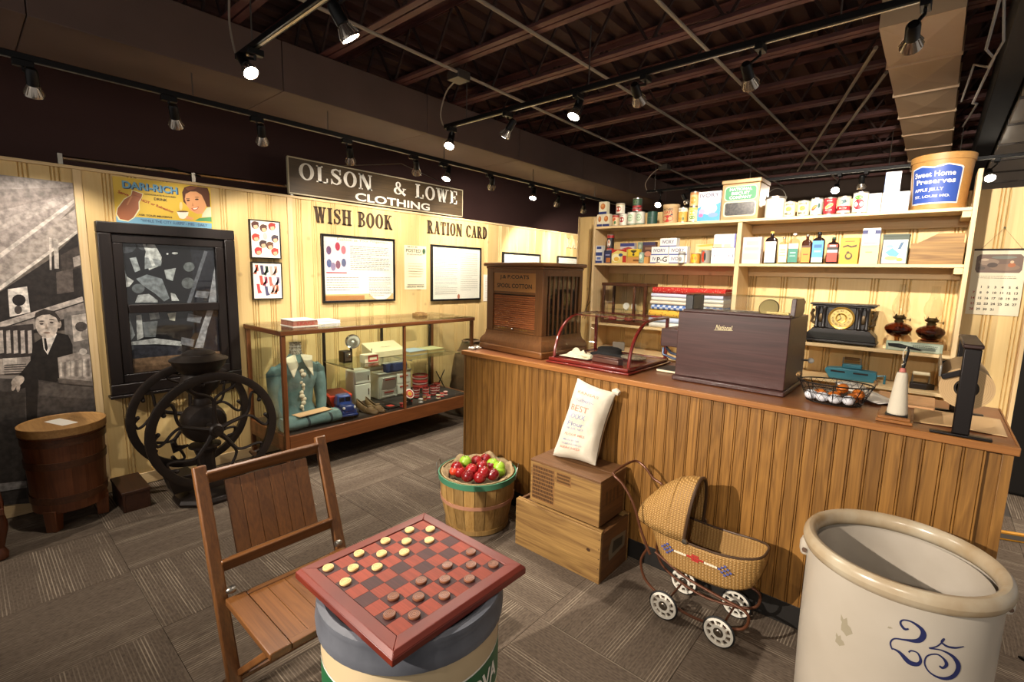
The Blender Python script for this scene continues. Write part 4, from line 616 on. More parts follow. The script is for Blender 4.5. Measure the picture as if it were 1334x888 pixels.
for (th, z, r1, r2) in ((-.42, .5, .016, .03), (-.47, .44, .014, .018), (.0, .57, .006, .003)):
    decal('stain', [('948a74', [(u*(1+.35*math.sin(5*i)), z+(v-z)*(1+.3*math.cos(3*i))) for i, (u, v) in enumerate(ell(0, z, r1, r2, 20, 14))])], PRINT, t, Matrix.Rotation(th, 4, 'Z') @ FRONT, wrap=.268)

# ------------------------------------------------------------------ cream crock and checkerboard
t = thing('cream_crock', 'cream crock with grey rim and green lettered band under the checkerboard', 'crock', (3.185, -1.577, 0)); r_ = .272
MB().lathe([(.24,0),(.262,.02),(r_,.06),(r_,.58)], 56, cap=False).build('body', M('cream_crock_glaze', 'cdb893', .4, c2='c2ac86', ns=3), t)
MB().lathe([(r_+.001,.581),(r_+.012,.59),(r_+.014,.62),(r_+.006,.645),(r_+.01,.66),(r_+.008,.673),(r_-.01,.676),(r_-.026,.668),(r_-.03,.56)], 56, cap=False).build('rim', M('grey_rim_glaze', '5d5f66', .5, c2='4d4f56', ns=12), t)
MB().lathe([(.0001,.545),(.1,.55),(.2,.54),(.232,.52)], 40, cap=False).build('inner_lid', M('dull_tin_lid', '3d3833', .6, .2), t)
gb = MB().lathe([(r_+.0012,.375),(r_+.0012,.5)], 64, cap=False).build('green_band', M('green_band_paint', '1f5b35', .45), t)
for z in (.372, .503): MB().lathe([(r_+.0015,z-.003),(r_+.0015,z+.003)], 64, cap=False).build('band_line', WHITEINK, gb)
texts('band_lettering', [('L NOVA', .06, r_*R(92), .44, .24), ('M', .06, -r_*R(38), .44, .05)], WHITEINK, gb, XYZ(0,0,0) @ FRONT, depth=.0026, wrap=r_, bold=.03)
MAHO = M('mahogany_varnish', '6b2414', .45, c2='571a0f', ns=5); SQR = W('red_square_wood', '8a341c', '702814', 'X', 2, .62, .12); SQD = W('dark_square_wood', '421c1a', '321514', 'X', 2, .62, .15)
t = thing('checkerboard', 'red and dark checkerboard lying on the cream crock', 'board', (3.183, -1.575, .677)); h = .253; pf = .2045
MB().box(-h, h, -h, h, 0, .021).build('base', MAHO, t, bevel=.003)
for k in range(4):
    m = RZ(90*k); b = MB(); b.add([(-h,-h,.0212),(h,-h,.0212),(pf,-pf,.0212),(-pf,-pf,.0212),(-h+.012,-h+.012,.033),(h-.012,-h+.012,.033),(pf+.002,-pf-.002,.033),(-pf-.002,-pf-.002,.033)], [(3,2,1,0),(4,5,6,7),(0,1,5,4),(1,2,6,5),(2,3,7,6),(3,0,4,7)], m); b.build('border_rail', MAHO, t, bevel=.0015)
pt = pf*2/8; protos = {}
for i in range(8):
    for j in range(8):
        k = (i+j) % 2 == 0; loc = (-pf+pt*(i+.5), -pf+pt*(j+.5), .0213)
        if k not in protos: protos[k] = MB().box(-pt/2+.0004, pt/2-.0004, -pt/2+.0004, pt/2-.0004, 0, .0085).build('square', SQD if k else SQR, t, smooth=0, loc=loc)
        else: share(protos[k], t, loc)
def checker(name, label, group, mat, mat2):
    t = thing(name, label, 'checker', group=group); MB().lathe([(.0001,0),(.0155,0),(.0168,.002),(.0168,.006),(.0155,.008),(.013,.0078),(.0125,.0068),(.0115,.0068),(.011,.0078),(.0085,.0078),(.008,.0068),(.007,.0068),(.0065,.0078),(.0035,.0078),(.003,.0068),(.0001,.0068)], 20, cap=False).build('disc', mat, t)
    for r in (.012, .0075): MB().lathe([(r-.0006,.0074),(r+.0006,.0074)], 20, cap=False).build('groove_ring', mat2, t)
    return t
ORD = ['one', 'two', 'three', 'four', 'five', 'six', 'seven', 'eight']
cl_ = checker('light_checker', 'cream ringed wooden checker on the red checkerboard', 'light checkers', M('maple_checker', 'd9b77a', .4), M('groove_tan', '9a7440', .5)); cd_ = checker('dark_checker', 'brown ringed wooden checker on the red checkerboard', 'dark checkers', M('walnut_checker', '7a4a30', .4), M('groove_dark', '4a2a1c', .5))
for pr, ij in ((cl_, ((0,6),(1,7),(0,4),(1,5),(2,6),(0,2),(1,3),(2,4),(0,0),(1,1),(2,2),(2,0))), (cd_, ((5,7),(5,5),(6,6),(7,7),(5,3),(6,4),(7,5),(5,1),(6,2),(7,3),(6,0),(7,1)))):
    for k, (i, j) in enumerate(ij):
        lab_ = '%s checker, row %s from the chair, square %s from the near edge' % ('cream' if pr is cl_ else 'brown', ORD[i], ORD[j])
        loc = (3.183-pf+pt*(i+.5)+rnd.uniform(-.004,.004), -1.575-pf+pt*(j+.5)+rnd.uniform(-.004,.004), .677+.0305); rz = rnd.random()*6
        if k == 0: pr.location = loc; pr.rotation_euler[2] = rz; c_ = pr
        else: c_ = copy_tree(pr, None, loc, rz)
        c_['label'] = lab_

# ------------------------------------------------------------------ folding chair
CW = W('chair_wood', '6e4520', '4f2e13', 'Z', 1.4, .38, .12, contrast=.5); CWX = W('chair_wood_x', '6e4520', '4f2e13', 'X', 1.4, .38, .12, contrast=.5); CWY = W('chair_wood_y', '6b431f', '4c2c12', 'Y', 1.4, .38, .1, contrast=.5)
t = thing('folding_chair', 'brown wooden folding chair with plank back and seat', 'chair', (2.6, -1.665, 0))
def px_(z): return -.273+(.862-z)*.325
for s_ in (-1, 1):
    y = s_*.236
    MB().bar((px_(.885),y,.885), (px_(0.008),y,.008), .03, .045, (0,1,0)).build('post', CW, t, bevel=.006)
    MB().bar((.235,s_*.205,.40), (-.21,s_*.205,.012), .024, .042, (0,1,0)).build('leg', CW, t, bevel=.005)
    MB().box(-.09, .292, s_*.2-.034, s_*.2+.034, .411, .437).build('seat_rail', CWX, t, bevel=.004)
    MB().lathe([(.0001,-.018),(.012,-.018),(.014,-.008),(.012,.004),(.006,.012),(.0001,.014)], 12, m=XYZ(px_(.45)+.045,s_*.215,.46) @ RX(-90*s_)).build('pivot_bolt', STEEL, t)
MB().bar((px_(.84),-.22,.84), (px_(.84),.22,.84), .02, .05, (px_(0)-px_(1),0,1)).build('top_rail', CWY, t, bevel=.005)
MB().bar((px_(.525),-.22,.525), (px_(.525),.22,.525), .02, .052, (px_(0)-px_(1),0,1)).build('lower_rail', CWY, t, bevel=.005)
for k in range(6):
    y = -.135+.0535*k; MB().bar((px_(.815)+.002,y,.815), (px_(.55)+.002,y,.55), .0525, .011, (1,0,.325)).build('back_slat', CW, t, bevel=.0015)
for k in range(5):
    y = -.1315+.0657*k; MB().box(-.065, .262, y-.0322, y+.0322, .416, .431).build('seat_slat', CWX, t, bevel=.0015)
MB().box(-.0895, -.066, -.165, .165, .412, .434).build('seat_cross_rail', CWY, t, bevel=.003); MB().box(.263, .2915, -.165, .165, .412, .434).build('seat_cross_rail', CWY, t, bevel=.003)
MB().tube([(-.15,-.19,.075),(-.15,.19,.075)], .01, 8).build('stretcher', CWY, t); MB().tube([(px_(.14),-.22,.14),(px_(.14),.22,.14)], .011, 8).build('stretcher', CWY, t)

# ------------------------------------------------------------------ apple basket
BSK = W('basket_stave_wood', 'ac8850', '86632f', 'Z', 1.5, .6, .3); t = thing('bushel_basket', 'round splint bushel basket with green rim holding apples', 'basket', (2.205, -.31, 0)); HB = .355; rb, rt_ = .195, .245
n = 22
def stave():
    b = MB(); w = PI/n*.955
    def fn(u, v): a = (u-.5)*2*w; r = rb+(rt_-rb)*v+.012*math.sin(PI*v); return (r*math.sin(a), -r*math.cos(a), .012+(HB-.012)*v)
    def fn2(u, v): p = fn(1-u, v); k = 1-.006/math.hypot(p[0], p[1]); return (p[0]*k, p[1]*k, p[2])
    b.grid(fn, 3, 6); b.grid(fn2, 3, 6); return b.build('stave', BSK, t, smooth=60)
s0 = stave()
for i in range(1, n): share(s0, t, (0,0,0), (0,0,2*PI*i/n))
MB().lathe([(.0001,.008),(rb-.006,.008),(rb-.006,.016),(.0001,.016)], 30, cap=False).build('bottom_board', BSK, t)
def hoop(name, z, hh, th, mat):
    r = rb+(rt_-rb)*(z/HB)+.012*math.sin(PI*z/HB)+.0012; MB().lathe([(r,z-hh),(r+th,z-hh),(r+th+.001,z+hh),(r,z+hh),(r,z-hh)], 44, cap=False).build(name, mat, t)
hoop('rim_hoop', HB-.016, .018, .007, M('green_hoop', '3d7558', .5)); hoop('middle_hoop', .2, .011, .004, M('faded_red_hoop', 'a8775c', .6)); hoop('bottom_hoop', .022, .014, .005, BSK)
MB().lathe([(rt_-.016,HB-.03),(rt_-.008,HB-.03),(rt_-.008,HB+.004),(rt_-.016,HB+.004),(rt_-.016,HB-.03)], 44, cap=False).build('inner_hoop', M('pale_hoop', '8f7a54', .6), t)
for s_ in (-1, 1):
    a = R(215) if s_ < 0 else R(35); m = XYZ(math.cos(a)*(rt_+.008), math.sin(a)*(rt_+.008), HB) @ Matrix.Rotation(a+PI/2, 4, 'Z'); MB().tube([m @ V(p) for p in ((-.05,0,-.03),(-.05,-.006,.02),(-.035,-.01,.045),(.035,-.01,.045),(.05,-.006,.02),(.05,0,-.03))], .003, 6).build('wire_handle', STEEL, t)
BUR = M('burlap', 'a08a66', .9, c2='8a7452', ns=60, bump=.5, bs=300)
def liner(u, v):
    a = 2*PI*u; k = .185+.045*v; w = .012*math.sin(7*a)+.01*math.sin(13*a+1); z = HB-.03+.025*v+.03*v*max(0, math.sin(a*1.0-.4))+w; return (k*math.cos(a), k*math.sin(a), z)
MB().grid(liner, 60, 4, cu=True).build('burlap_liner', BUR, t, solid=.003)
MB().lathe([(.0001,HB-.05),(.2,HB-.06)], 30, cap=False).build('packing', M('straw_packing', '6e5a3c', .9, c2='4a3a26', ns=30), t)
def apple(kind, loc, r, rz, where=''):
    col, lab, gp = {'r': (M('red_apple', '6e0a10', .22, c2='94181a', ns=6, var=.25, coat=.3), 'glossy red apple heaped in the bushel basket', 'red apples'), 'g': (M('green_apple', '7fa821', .3, c2='93b53a', ns=6, var=.1), 'bright green apple heaped in the bushel basket', 'green apples'), 'o': (M('orange_red_apple', 'c23a1c', .35, c2='d4552a', ns=6), 'small orange-red apple at the left of the basket', None)}[kind]
    t = thing('apple', lab.replace('heaped', where) if where else lab, 'apple', loc, rz, gp); pr = []
    for i in range(15):
        a = PI*i/14; rr = math.sin(a)*(1+.08*math.cos(a)); z = -math.cos(a)*.92; dip = .32*math.exp(-(rr/.28)**2); z = z-dip if z > 0 else z+dip*.5; pr.append((max(rr, 1e-4)*r, z*r))
    MB().lathe(pr, 18, cap=False).build('flesh', col, t); MB().tube([(0,0,r*.55),(.002,0,r*.8),(.006,.002,r*1.1)], .0016, 5).build('stem', M('apple_stem', '4a3218', .7), t)
f_ = lambda x, y, z: (4.321+(x-4.321)*(1.625-z)/1.24, -2.435+(y+2.435)*(1.625-z)/1.24, z)
for wh_, (c, x, y, z) in zip(('at the back left', 'at the back right', 'at the far right rim', 'at the left rim', 'half buried at the back left', 'topmost in the middle', 'big in the left middle', 'at the very back', 'lowest at the front', 'at the right front', 'in the right middle', '', 'at the left front', 'half buried at the right', 'half buried at the front left', 'half buried in the middle'), (('g',2.1,-.32,.385),('g',2.259,-.225,.375),('g',2.325,-.235,.372),('r',2.132,-.425,.37),('r',2.15,-.265,.36),('r',2.236,-.30,.395),('r',2.225,-.385,.39),('r',2.17,-.2,.355),('r',2.345,-.43,.365),('r',2.375,-.345,.375),('r',2.31,-.36,.392),('o',2.165,-.48,.355),('r',2.28,-.47,.37),('g',2.37,-.28,.35),('r',2.20,-.46,.35),('r',2.29,-.27,.36))):
    apple(c, f_(x, y, z), .041 if c != 'o' else .03, rnd.random()*6, wh_)

# ------------------------------------------------------------------ wooden crates and flour sack
CRW = W('crate_wood', 'a07c44', '6a4a25', 'X', 1, .6, .1, contrast=.6); CRY = W('crate_wood_y', '8f6c40', '6a4c28', 'Y', 1, .6, .1, contrast=.45); CRD = W('crate_dark_end', '6a4522', '4a2e16', 'Y', 1, .6, .1); CRT = W('crate_top_wood', '6d4a2a', '523519', 'X', 1, .6, .1); NAIL = M('nail_head', '3a2a1c', .6, .5)
t = thing('wooden_crate', 'lower tan wooden crate standing on the carpet', 'crate', (2.855, -.18, 0), 0, 'stacked wooden crates'); w, d, H = .2925, .158, .292
MB().box(-w, w, -d, -d+.016, 0, H-.002).build('front_board', CRW, t, bevel=.002); MB().box(-w, w, d-.016, d, 0, H-.002).build('back_board', CRW, t, bevel=.002)
for s_ in (-1, 1): MB().box(s_*w-(.018 if s_ > 0 else 0), s_*w+(.018 if s_ < 0 else 0), -d+.0165, d-.0165, .001, H-.012).build('end_board', CRD, t, bevel=.002)
for k in range(2): MB().box(-w+.019, w-.019, -d+.018+k*.145, -d+.16+k*.137, H-.045, H-.03).build('lid_board', CRT, t, bevel=.002)
for y in (-d+.017, d-.03): MB().box(-w+.003, w-.003, y, y+.013, H-.001-.006, H+.002).build('lid_batten', CRW, t, bevel=.001)
MB().box(-w+.02, w-.02, -d+.018, d-.018, .002, .014).build('bottom_board', CRT, t)
b = MB()
for x in (-w+.01, w-.01):
    for k in range(5): MB().lathe([(.0001,.001),(.003,.0)], 8, m=XYZ(x,-d-.0004,.03+.055*k) @ RX(90), cap=False).build('nail', NAIL, t)
decal('torn_label', [('6e6450', [(-.08,.09),(.09,.11),(.1,.2),(-.06,.21),(-.09,.15)]), ('3a3428', [(-.05,.12),(.06,.13),(.07,.18),(-.04,.19)])], PRINT, t, XYZ(w, .02, 0) @ SIDE)
decal('stain', [('3a2412', ell(.22, .17, .012, .01))], PRINT, t, XYZ(0, -d, 0) @ FRONT)
t = thing('wooden_crate', 'upper wooden crate with dark faded stencil under the flour sack', 'crate', (2.877, -.165, .2945), 0, 'stacked wooden crates'); w, d, H = .235, .14, .258
MB().box(-w, w, -d, -d+.014, 0, H-.014).build('front_board', CRW, t, bevel=.002); MB().box(-w, w, d-.014, d, 0, H-.014).build('back_board', CRW, t, bevel=.002)
for s_ in (-1, 1): MB().box(s_*w-(.016 if s_ > 0 else 0), s_*w+(.016 if s_ < 0 else 0), -d+.0145, d-.0145, 0, H-.014).build('end_board', CRD, t, bevel=.002)
for k in range(2): MB().box(-w-.002, w+.002, -d-.002+k*.142, -d+.139+k*.143, H-.0135, H).build('top_board', CRT, t, bevel=.002)
sh = [('5a3a1e', rec(-.22, -.06, .02, .225)), ('5a3a1e', rec(-.05, .03, .17, .225))]
rg4 = random.Random(9)
sh = [('7d5830', rec(-.222, -.06, .02, .232)), ('7d5830', rec(-.05, .05, .165, .232))]+lines(rg4, -.218, -.064, .025, .228, 9, .016, '4a3018')+lines(rg4, -.045, .045, .172, .228, 3, .012, '553a1e')
decal('stencil', sh, PRINT, t, XYZ(0, -d, 0) @ FRONT, step=.000008)
decal('stencil', [('4a2c14', rec(-.08+.04*k, -.06+.04*k, .1, .18)) for k in range(4)], PRINT, t, XYZ(w, 0, 0) @ SIDE, step=.00004)
SACK = M('cotton_sack', 'cfc5b2', .9, c2='c2b7a2', ns=12, bump=.35, bs=160)
t = thing('flour_sack', 'white cotton flour sack with faded print leaning on the counter', 'sack', (2.855, -.21, .5555))
def sackpt(u, v, side=-1, off=0):
    uu, vv = u*2-1, v*2-1; ed = max(0, 1-abs(uu)**3.2)**.55*max(0, 1-abs(vv)**4)**.55; th = .072*ed+.004
    W_ = .128+.012*(1-v)+.012*abs(vv)**4-.010*math.sin(v*3.1); x = uu*W_*(1-.05*abs(vv)**6)+.05*v; z = v*.455-.012*(1-uu*uu)*(abs(vv)**6)*vv+ (.012*uu if v < .5 else -.02*uu)*abs(vv)
    y = side*(th+off)+.016*mnoise.noise(V((x*11, z*9, side*3)))*ed+.005*mnoise.noise(V((x*38, z*26, 5)))*ed
    la = R(17); yc = .03; return (x, yc+y*math.cos(la)+z*math.sin(la), max(.004, z*math.cos(la)-y*math.sin(la)+.004))
b = MB(); b.grid(lambda u, v: sackpt(u, v, -1), 26, 32); b.grid(lambda u, v: sackpt(1-u, v, 1), 26, 32); b.build('bag', SACK, t, weld=True, smooth=70)
MB().tube([(.165+.0,.145,.425),(.185,.15,.428),(.205,.15,.42)], [.012,.02,.016], 8).build('corner_ear', SACK, t)
def sackprint(items, col):
    b = MB()
    for s_, hgt, u0, v0, wd_ in items:
        vs, fs, w_, h_ = raw_text(s_, .01); b.add([sackpt(.5+u0+x*wd_/w_, v0+y*hgt/h_, -1, .0016) for x, y in vs], fs)
    tag(b.build('faded_print', M('sack_'+col, col, .9), t, smooth=0), kind='stuff')
sackprint([('BEST', .075, -.08, .66, .5), ('KANSAS', .035, .0, .86, .55), ('FLOUR MILL', .03, .0, .33, .5), ('BLEACHED', .028, -.05, .16, .5)], 'c88474'); sackprint([('~Gilbert~', .05, -.02, .77, .5), ('XXXX', .06, -.07, .56, .42), ('Flour', .055, -.06, .465, .4), ('98 LBS. NET', .025, -.05, .405, .42), ('MILLED BY THE', .022, -.05, .26, .4), ('WICHITA FLOUR CO', .022, -.02, .21, .5)], '8a91ab')

# ------------------------------------------------------------------ wicker doll carriage
def wicker(name, c1, c2):
    m, nt, b = newmat(name); b.inputs['Roughness'].default_value = .6; tc = N(nt, 'ShaderNodeTexCoord')
    w1 = N(nt, 'ShaderNodeTexWave', i_Scale=38, i_Distortion=.6); w1.bands_direction = 'Z'; w2 = N(nt, 'ShaderNodeTexWave', i_Scale=22, i_Distortion=.4); w2.bands_direction = 'X'
    for w in (w1, w2): nt.links.new(tc.outputs['Object'], w.inputs['Vector'])
    mm = N(nt, 'ShaderNodeMath', operation='MULTIPLY'); nt.links.new(w1.outputs['Fac'], mm.inputs[0]); nt.links.new(w2.outputs['Fac'], mm.inputs[1])
    rm = N(nt, 'ShaderNodeMapRange', i_1=0, i_2=.6); nt.links.new(mm.outputs[0], rm.inputs[0]); nt.links.new(mixc(nt, rm.outputs[0], lin(c2), lin(c1)), b.inputs['Base Color'])
    bp = N(nt, 'ShaderNodeBump', i_Strength=.8, i_Distance=.004); nt.links.new(mm.outputs[0], bp.inputs['Height']); nt.links.new(bp.outputs[0], b.inputs['Normal']); return m
WICK = wicker('honey_wicker', 'bb9153', '8a6531'); BRZ = M('brown_enamel_rod', '5a3420', .4, .4); WHT = M('white_wheel_enamel', 'd8d2c4', .4); RUB = M('rubber_tyre', '121212', .6)
t = thing('doll_carriage', 'wicker doll carriage with hood and white spoked wheels', 'doll carriage', (3.635, -.225, 0))
def hull(u, v):   # u round the plan, v bottom to rim
    a = 2*PI*u; c, s_ = math.cos(a), math.sin(a); e = .62; sx = abs(c)**e*(1 if c > 0 else -1); sy = abs(s_)**e*(1 if s_ > 0 else -1)
    k = .86+.14*math.sin(v*PI/2)**.8; x = sx*.262*(k if sx > 0 else .75+.25*v); y = sy*.118*(.84+.16*math.sin(v*PI/2)); z = .262+.03*(abs(sx)**3)*(1-v)+v*(.155+.03*sx*sx); return (x, y, z)
b = MB(); b.grid(hull, 48, 14, cu=True); b.grid(lambda u, v: tuple(V(hull(u, .0))*(1) if v == 0 else V((hull(u,0)[0]*(1-v), hull(u,0)[1]*(1-v), .262))), 48, 2, cu=True); body = b.build('basket_body', WICK, t, solid=.008, smooth=60)
MB().tube([V(hull(i/48, 1))+V((0,0,.004)) for i in range(48)], .0055, 8, closed=True).build('rim_wire', M('dark_rim_braid', '4a3626', .4, .3), t)
def hood(u, v):   # u across (arch), v from back to opening
    a = PI*u; ph = R(-8+100*v); back = -.312; r = .30*math.sin(R(20+70*min(1, v*1.05))); y = -math.cos(a)*(.122*(.55+.45*math.sin(R(90*min(1,v*1.3)))))
    hh = math.sin(a)**.8; x = back+.255*v+ .02*hh*v; z = .42+hh*.275*math.sin(R(12+78*v))**.9; return (x, y, z)
b = MB(); b.grid(hood, 28, 18); b.build('hood', WICK, t, solid=.007, smooth=70)
MB().tube([hood(i/28, 1) for i in range(29)], .008, 8).build('hood_edge', M('dark_rim_braid', '4a3222'), t)
for v in (.33, .66): MB().tube([V(hood(i/28, v))+V((0,0,.004)) for i in range(29)], .0055, 6).build('hood_rib', WICK, t)
for s_ in (-1, 1): MB().lathe([(.0001,0),(.012,0),(.012,.012),(.0001,.014)], 12, m=XYZ(-.05,s_*.122,.43) @ RX(90 if s_ < 0 else -90)).build('hood_hinge', STEEL, t)
def dia_(cx, cz, col, s_=.011): return (col, [(cx-s_*1.4,cz),(cx,cz-s_),(cx+s_*1.4,cz),(cx,cz+s_)])
def hp(u, v):
    return None
sh = []
for cx in (-.13, .13):
    for i in range(-3, 4):
        for j in range(-2, 3):
            if abs(i)+abs(j)*1.4 < 3.4 and (i+j) % 2 == 0: sh.append(('48508a', cx+i*.012, .362+j*.011))
for i in range(-3, 4):
    for j in range(-1, 2):
        if abs(i)+abs(j)*1.6 < 3.4: sh.append(('a8302a', i*.011, .365+j*.011))
for i in list(range(-8, -3))+list(range(4, 9)): sh.append(('d8cdb4', i*.0115, .363))
b = MB()
for c, x, z in sh:
    b.cur = c; v = min(1, max(0, (z-.262)/.165)); y = -.118*(.84+.16*math.sin(v*PI/2))*1.0-.006; b.box(x-.0052, x+.0052, y-.003, y, z-.004, z+.004)
b.build('painted_weave', PRINT, t, smooth=0)
def wheel():
    w = thing('w', '', ''); r = .07; return None
def add_wheel(x, y):
    r = .07; m = XYZ(x, y, r+.001) @ RX(90)
    o = MB().tube([m @ V((r*.93*math.cos(a), r*.93*math.sin(a), 0)) for a in [2*PI*i/32 for i in range(32)]], .0055, 8, closed=True).build('tyre', RUB, t)
    b = MB(); b.lathe([(r*.74,-.006),(r*.9,-.006),(r*.9,.006),(r*.74,.006),(r*.74,-.006)], 32, m=m, cap=False); b.lathe([(.022,-.007),(.034,-.007),(.034,.007),(.022,.007),(.022,-.007)], 20, m=m, cap=False)
    b.build('wheel_rim', WHT, o)
    for k in range(10):
        a = 2*PI*k/10; sp = MB(); p, q = V((math.cos(a)*.03, math.sin(a)*.03, 0)), V((math.cos(a+.12)*r*.78, math.sin(a+.12)*r*.78, 0)); sp.bar(m @ p, m @ q, .009, .007, (0,1,0)); sp.build('spoke', WHT, o)
    MB().lathe([(.0001,-.011),(.01,-.011),(.013,-.007),(.022,-.0065),(.022,.0065),(.013,.007),(.01,.011),(.0001,.011)], 16, m=m, cap=False).build('hub', STEEL, o)
for x in (-.128, .128):
    for y in (-.125, .125): add_wheel(x, y)
    MB().tube([(x,-.125,.071),(x,.125,.071)], .005, 8).build('axle', BRZ, t)
for s_ in (-1, 1):
    y = s_*.092; MB().tube(sm([(-.24,y,.30),(-.27,y,.22),(-.235,y,.13),(-.128,y,.078),(0,y,.058),(.128,y,.078),(.21,y,.11),(.235,y,.16),(.215,y,.2),(.1,y,.215),(-.05,y,.24),(-.2,y,.30)]), .0065, 8).build('spring_rail', BRZ, t)
hp_ = [(-.21,.3),(-.262,.40),(-.31,.52),(-.37,.60),(-.42,.632)]
near = [(x,-.128,z) for x, z in hp_]; far = [(x,.128,z) for x, z in [(-.21,.30),(-.25,.42),(-.29,.5)]]+[(-.28,.13,.545),(-.33,.13,.565),(-.375,.128,.61)]+[(-.42,.128,.632)]
MB().tube(sm(near+[(-.44,-.1,.637),(-.445,0,.638),(-.44,.1,.637)]+far[::-1]), .0065, 8).build('push_handle', BRZ, t)

# ------------------------------------------------------------------ barrel tub, step box, cabinet edge at the left
BAR = W('barrel_wood', '7a4522', '5a2f15', 'Z', 1.2, .5, .15); t = thing('wooden_tub', 'reddish wooden stave tub with flat lid in front of the mural', 'tub', (.3, -2.075, 0)); n = 18; r0, r1, z0, z1 = .178, .198, .12, .63
def tubst():
    w = PI/n*.99; b = MB(); f = lambda u, v, k=0: ((r0+(r1-r0)*v-k)*math.sin((u-.5)*2*w), -(r0+(r1-r0)*v-k)*math.cos((u-.5)*2*w), z0+(z1-z0)*v)
    b.grid(lambda u, v: f(u, v), 2, 2); b.grid(lambda u, v: f(1-u, v, .012), 2, 2); return b.build('stave', BAR, t, smooth=50)
s0 = tubst()
for i in range(1, n): share(s0, t, (0,0,0), (0,0,2*PI*i/n))
for z in (.2, .42, .56): r = r0+(r1-r0)*(z-z0)/(z1-z0)+.001; MB().lathe([(r,z-.022),(r+.005,z-.022),(r+.006,z+.022),(r+.001,z+.022)], 40, cap=False).build('band', W('band_wood', '5a3418', '40220e', 'X', 1, .5, .1), t)
MB().lathe([(.0001,z0+.01),(r0-.013,z0+.01)], 30, cap=False).build('bottom', BAR, t)
LID = W('lid_wood', 'b98d54', '9a6f3c', 'X', 1, .5, .05); lid = MB().lathe([(r1-.002,z1-.03),(r1+.01,z1-.03),(r1+.011,z1+.018),(r1+.004,z1+.02),(r1-.004,z1+.014),(.0001,z1+.014)], 44, cap=False).build('lid', LID, t)
MB().box(-.09, .1, -.05, .03, z1+.0145, z1+.016, RZ(20)).build('paper_label', PAPER, lid); texts('faded_lettering', [('WASH DAY', .03, 0, .09, .2), ('TUB No. 2', .02, 0, .055, .13)], M('faded_ink', '8a6a42', .7), lid, XYZ(0,0,z1+.0142) @ RZ(20))
for a in (200, 320, 80): MB().frus((-.028,.028,-.028,.028), (-.034,.034,-.034,.034), 0, .135, RZ(a) @ XYZ(.15,0,0)).build('leg', BAR, t, bevel=.003)
DKW = W('dark_red_wood', '4a2814', '341a0c', 'X', 1, .5, .08); t = thing('step_box', 'low brown wooden step box behind the tub', 'box', (.27, -1.775, 0))
MB().box(-.16, .19, -.075, .085, .12, .14).build('top_board', DKW, t, bevel=.003); MB().box(-.155, .185, -.07, -.055, 0, .1195).build('side_board', DKW, t, bevel=.002); MB().box(-.155, .185, .065, .08, 0, .1195).build('side_board', DKW, t, bevel=.002); MB().box(.17, .185, -.0545, .0645, 0, .1195).build('end_board', DKW, t)
t = thing('side_cabinet', 'reddish brown cabinet corner with turned foot at the left edge', 'cabinet', (.43, -2.62, 0)); RD = W('cabinet_red_wood', '5e2f16', '43200d', 'Z', 1, .4, .05)
MB().box(-.2, .2, -.25, .235, .3, .94).build('body', RD, t, bevel=.004); MB().box(-.22, .22, -.27, .255, .9405, .965).build('top', RD, t, bevel=.006); MB().box(-.21, .21, -.26, .245, .26, .2995).build('base_moulding', RD, t, bevel=.006); MB().box(.2005, .206, -.2, .19, .36, .88).build('side_panel', RD, t, bevel=.003)
for x in (-.17, .17):
    for y in (-.22, .21): MB().lathe([(.022,0),(.034,.01),(.036,.04),(.022,.07),(.03,.11),(.042,.16),(.045,.2),(.035,.2598)], 16, c=(x,y,0)).build('foot', RD, t)

# ------------------------------------------------------------------ cast iron coffee mill
IRON = M('black_cast_iron', '211a16', .45, .35, c2='2c221c', ns=14, bump=.15, bs=40); t = thing('coffee_mill', 'black cast iron coffee mill with two large flywheels', 'coffee mill', (.55, -1.38, 0)); zc_ = .545
MB().lathe([(.21,0),(.215,.02),(.2,.045),(.15,.06),(.09,.075),(.07,.11),(.06,.2),(.055,.3),(.075,.36)], 8, m=RZ(22.5)).build('pedestal', IRON, t, bevel=.003)
MB().lathe([(.07,.36),(.1,.37),(.1,.385),(.06,.39)], 24).build('collar', IRON, t)
MB().lathe([(.0001,-.12),(.08,-.115),(.12,-.09),(.138,-.04),(.14,0),(.138,.04),(.12,.09),(.08,.115),(.0001,.12)], 28, m=XYZ(0,0,zc_) @ RY(90), cap=False).build('grinding_housing', IRON, t)
MB().lathe([(.05,.63),(.06,.66),(.055,.7),(.05,.72),(.062,.75),(.105,.79),(.125,.84),(.115,.875),(.1,.895),(.12,.91),(.155,.955),(.165,.985),(.16,.99)], 30, cap=False).build('hopper', IRON, t)
MB().lathe([(.172,.986),(.175,.995),(.165,1.003),(.11,1.02),(.1,1.03),(.1,1.035),(.075,1.05),(.02,1.058),(.0001,1.06)], 32, cap=False).build('lid', IRON, t)
MB().tube([(-.29,0,zc_),(.29,0,zc_)], .02, 12).build('axle', IRON, t)
MB().frus((-.07,.07,-.22,-.09), (-.09,.09,-.25,-.09), .1, .22).build('catch_drawer', IRON, t, bevel=.004)
MB().lathe([(.045,.08),(.075,.17),(.07,.172)], 20, c=(.14,.12,0), cap=True).build('catch_cup', STEEL, t)
for k in range(3): MB().tube([(.0,-.14+.02*k,.4),(.02,-.19,.42-.02*k),(.03,-.2,.45)], .01, 8).build('adjusting_lever', IRON, t)
Rw = .388
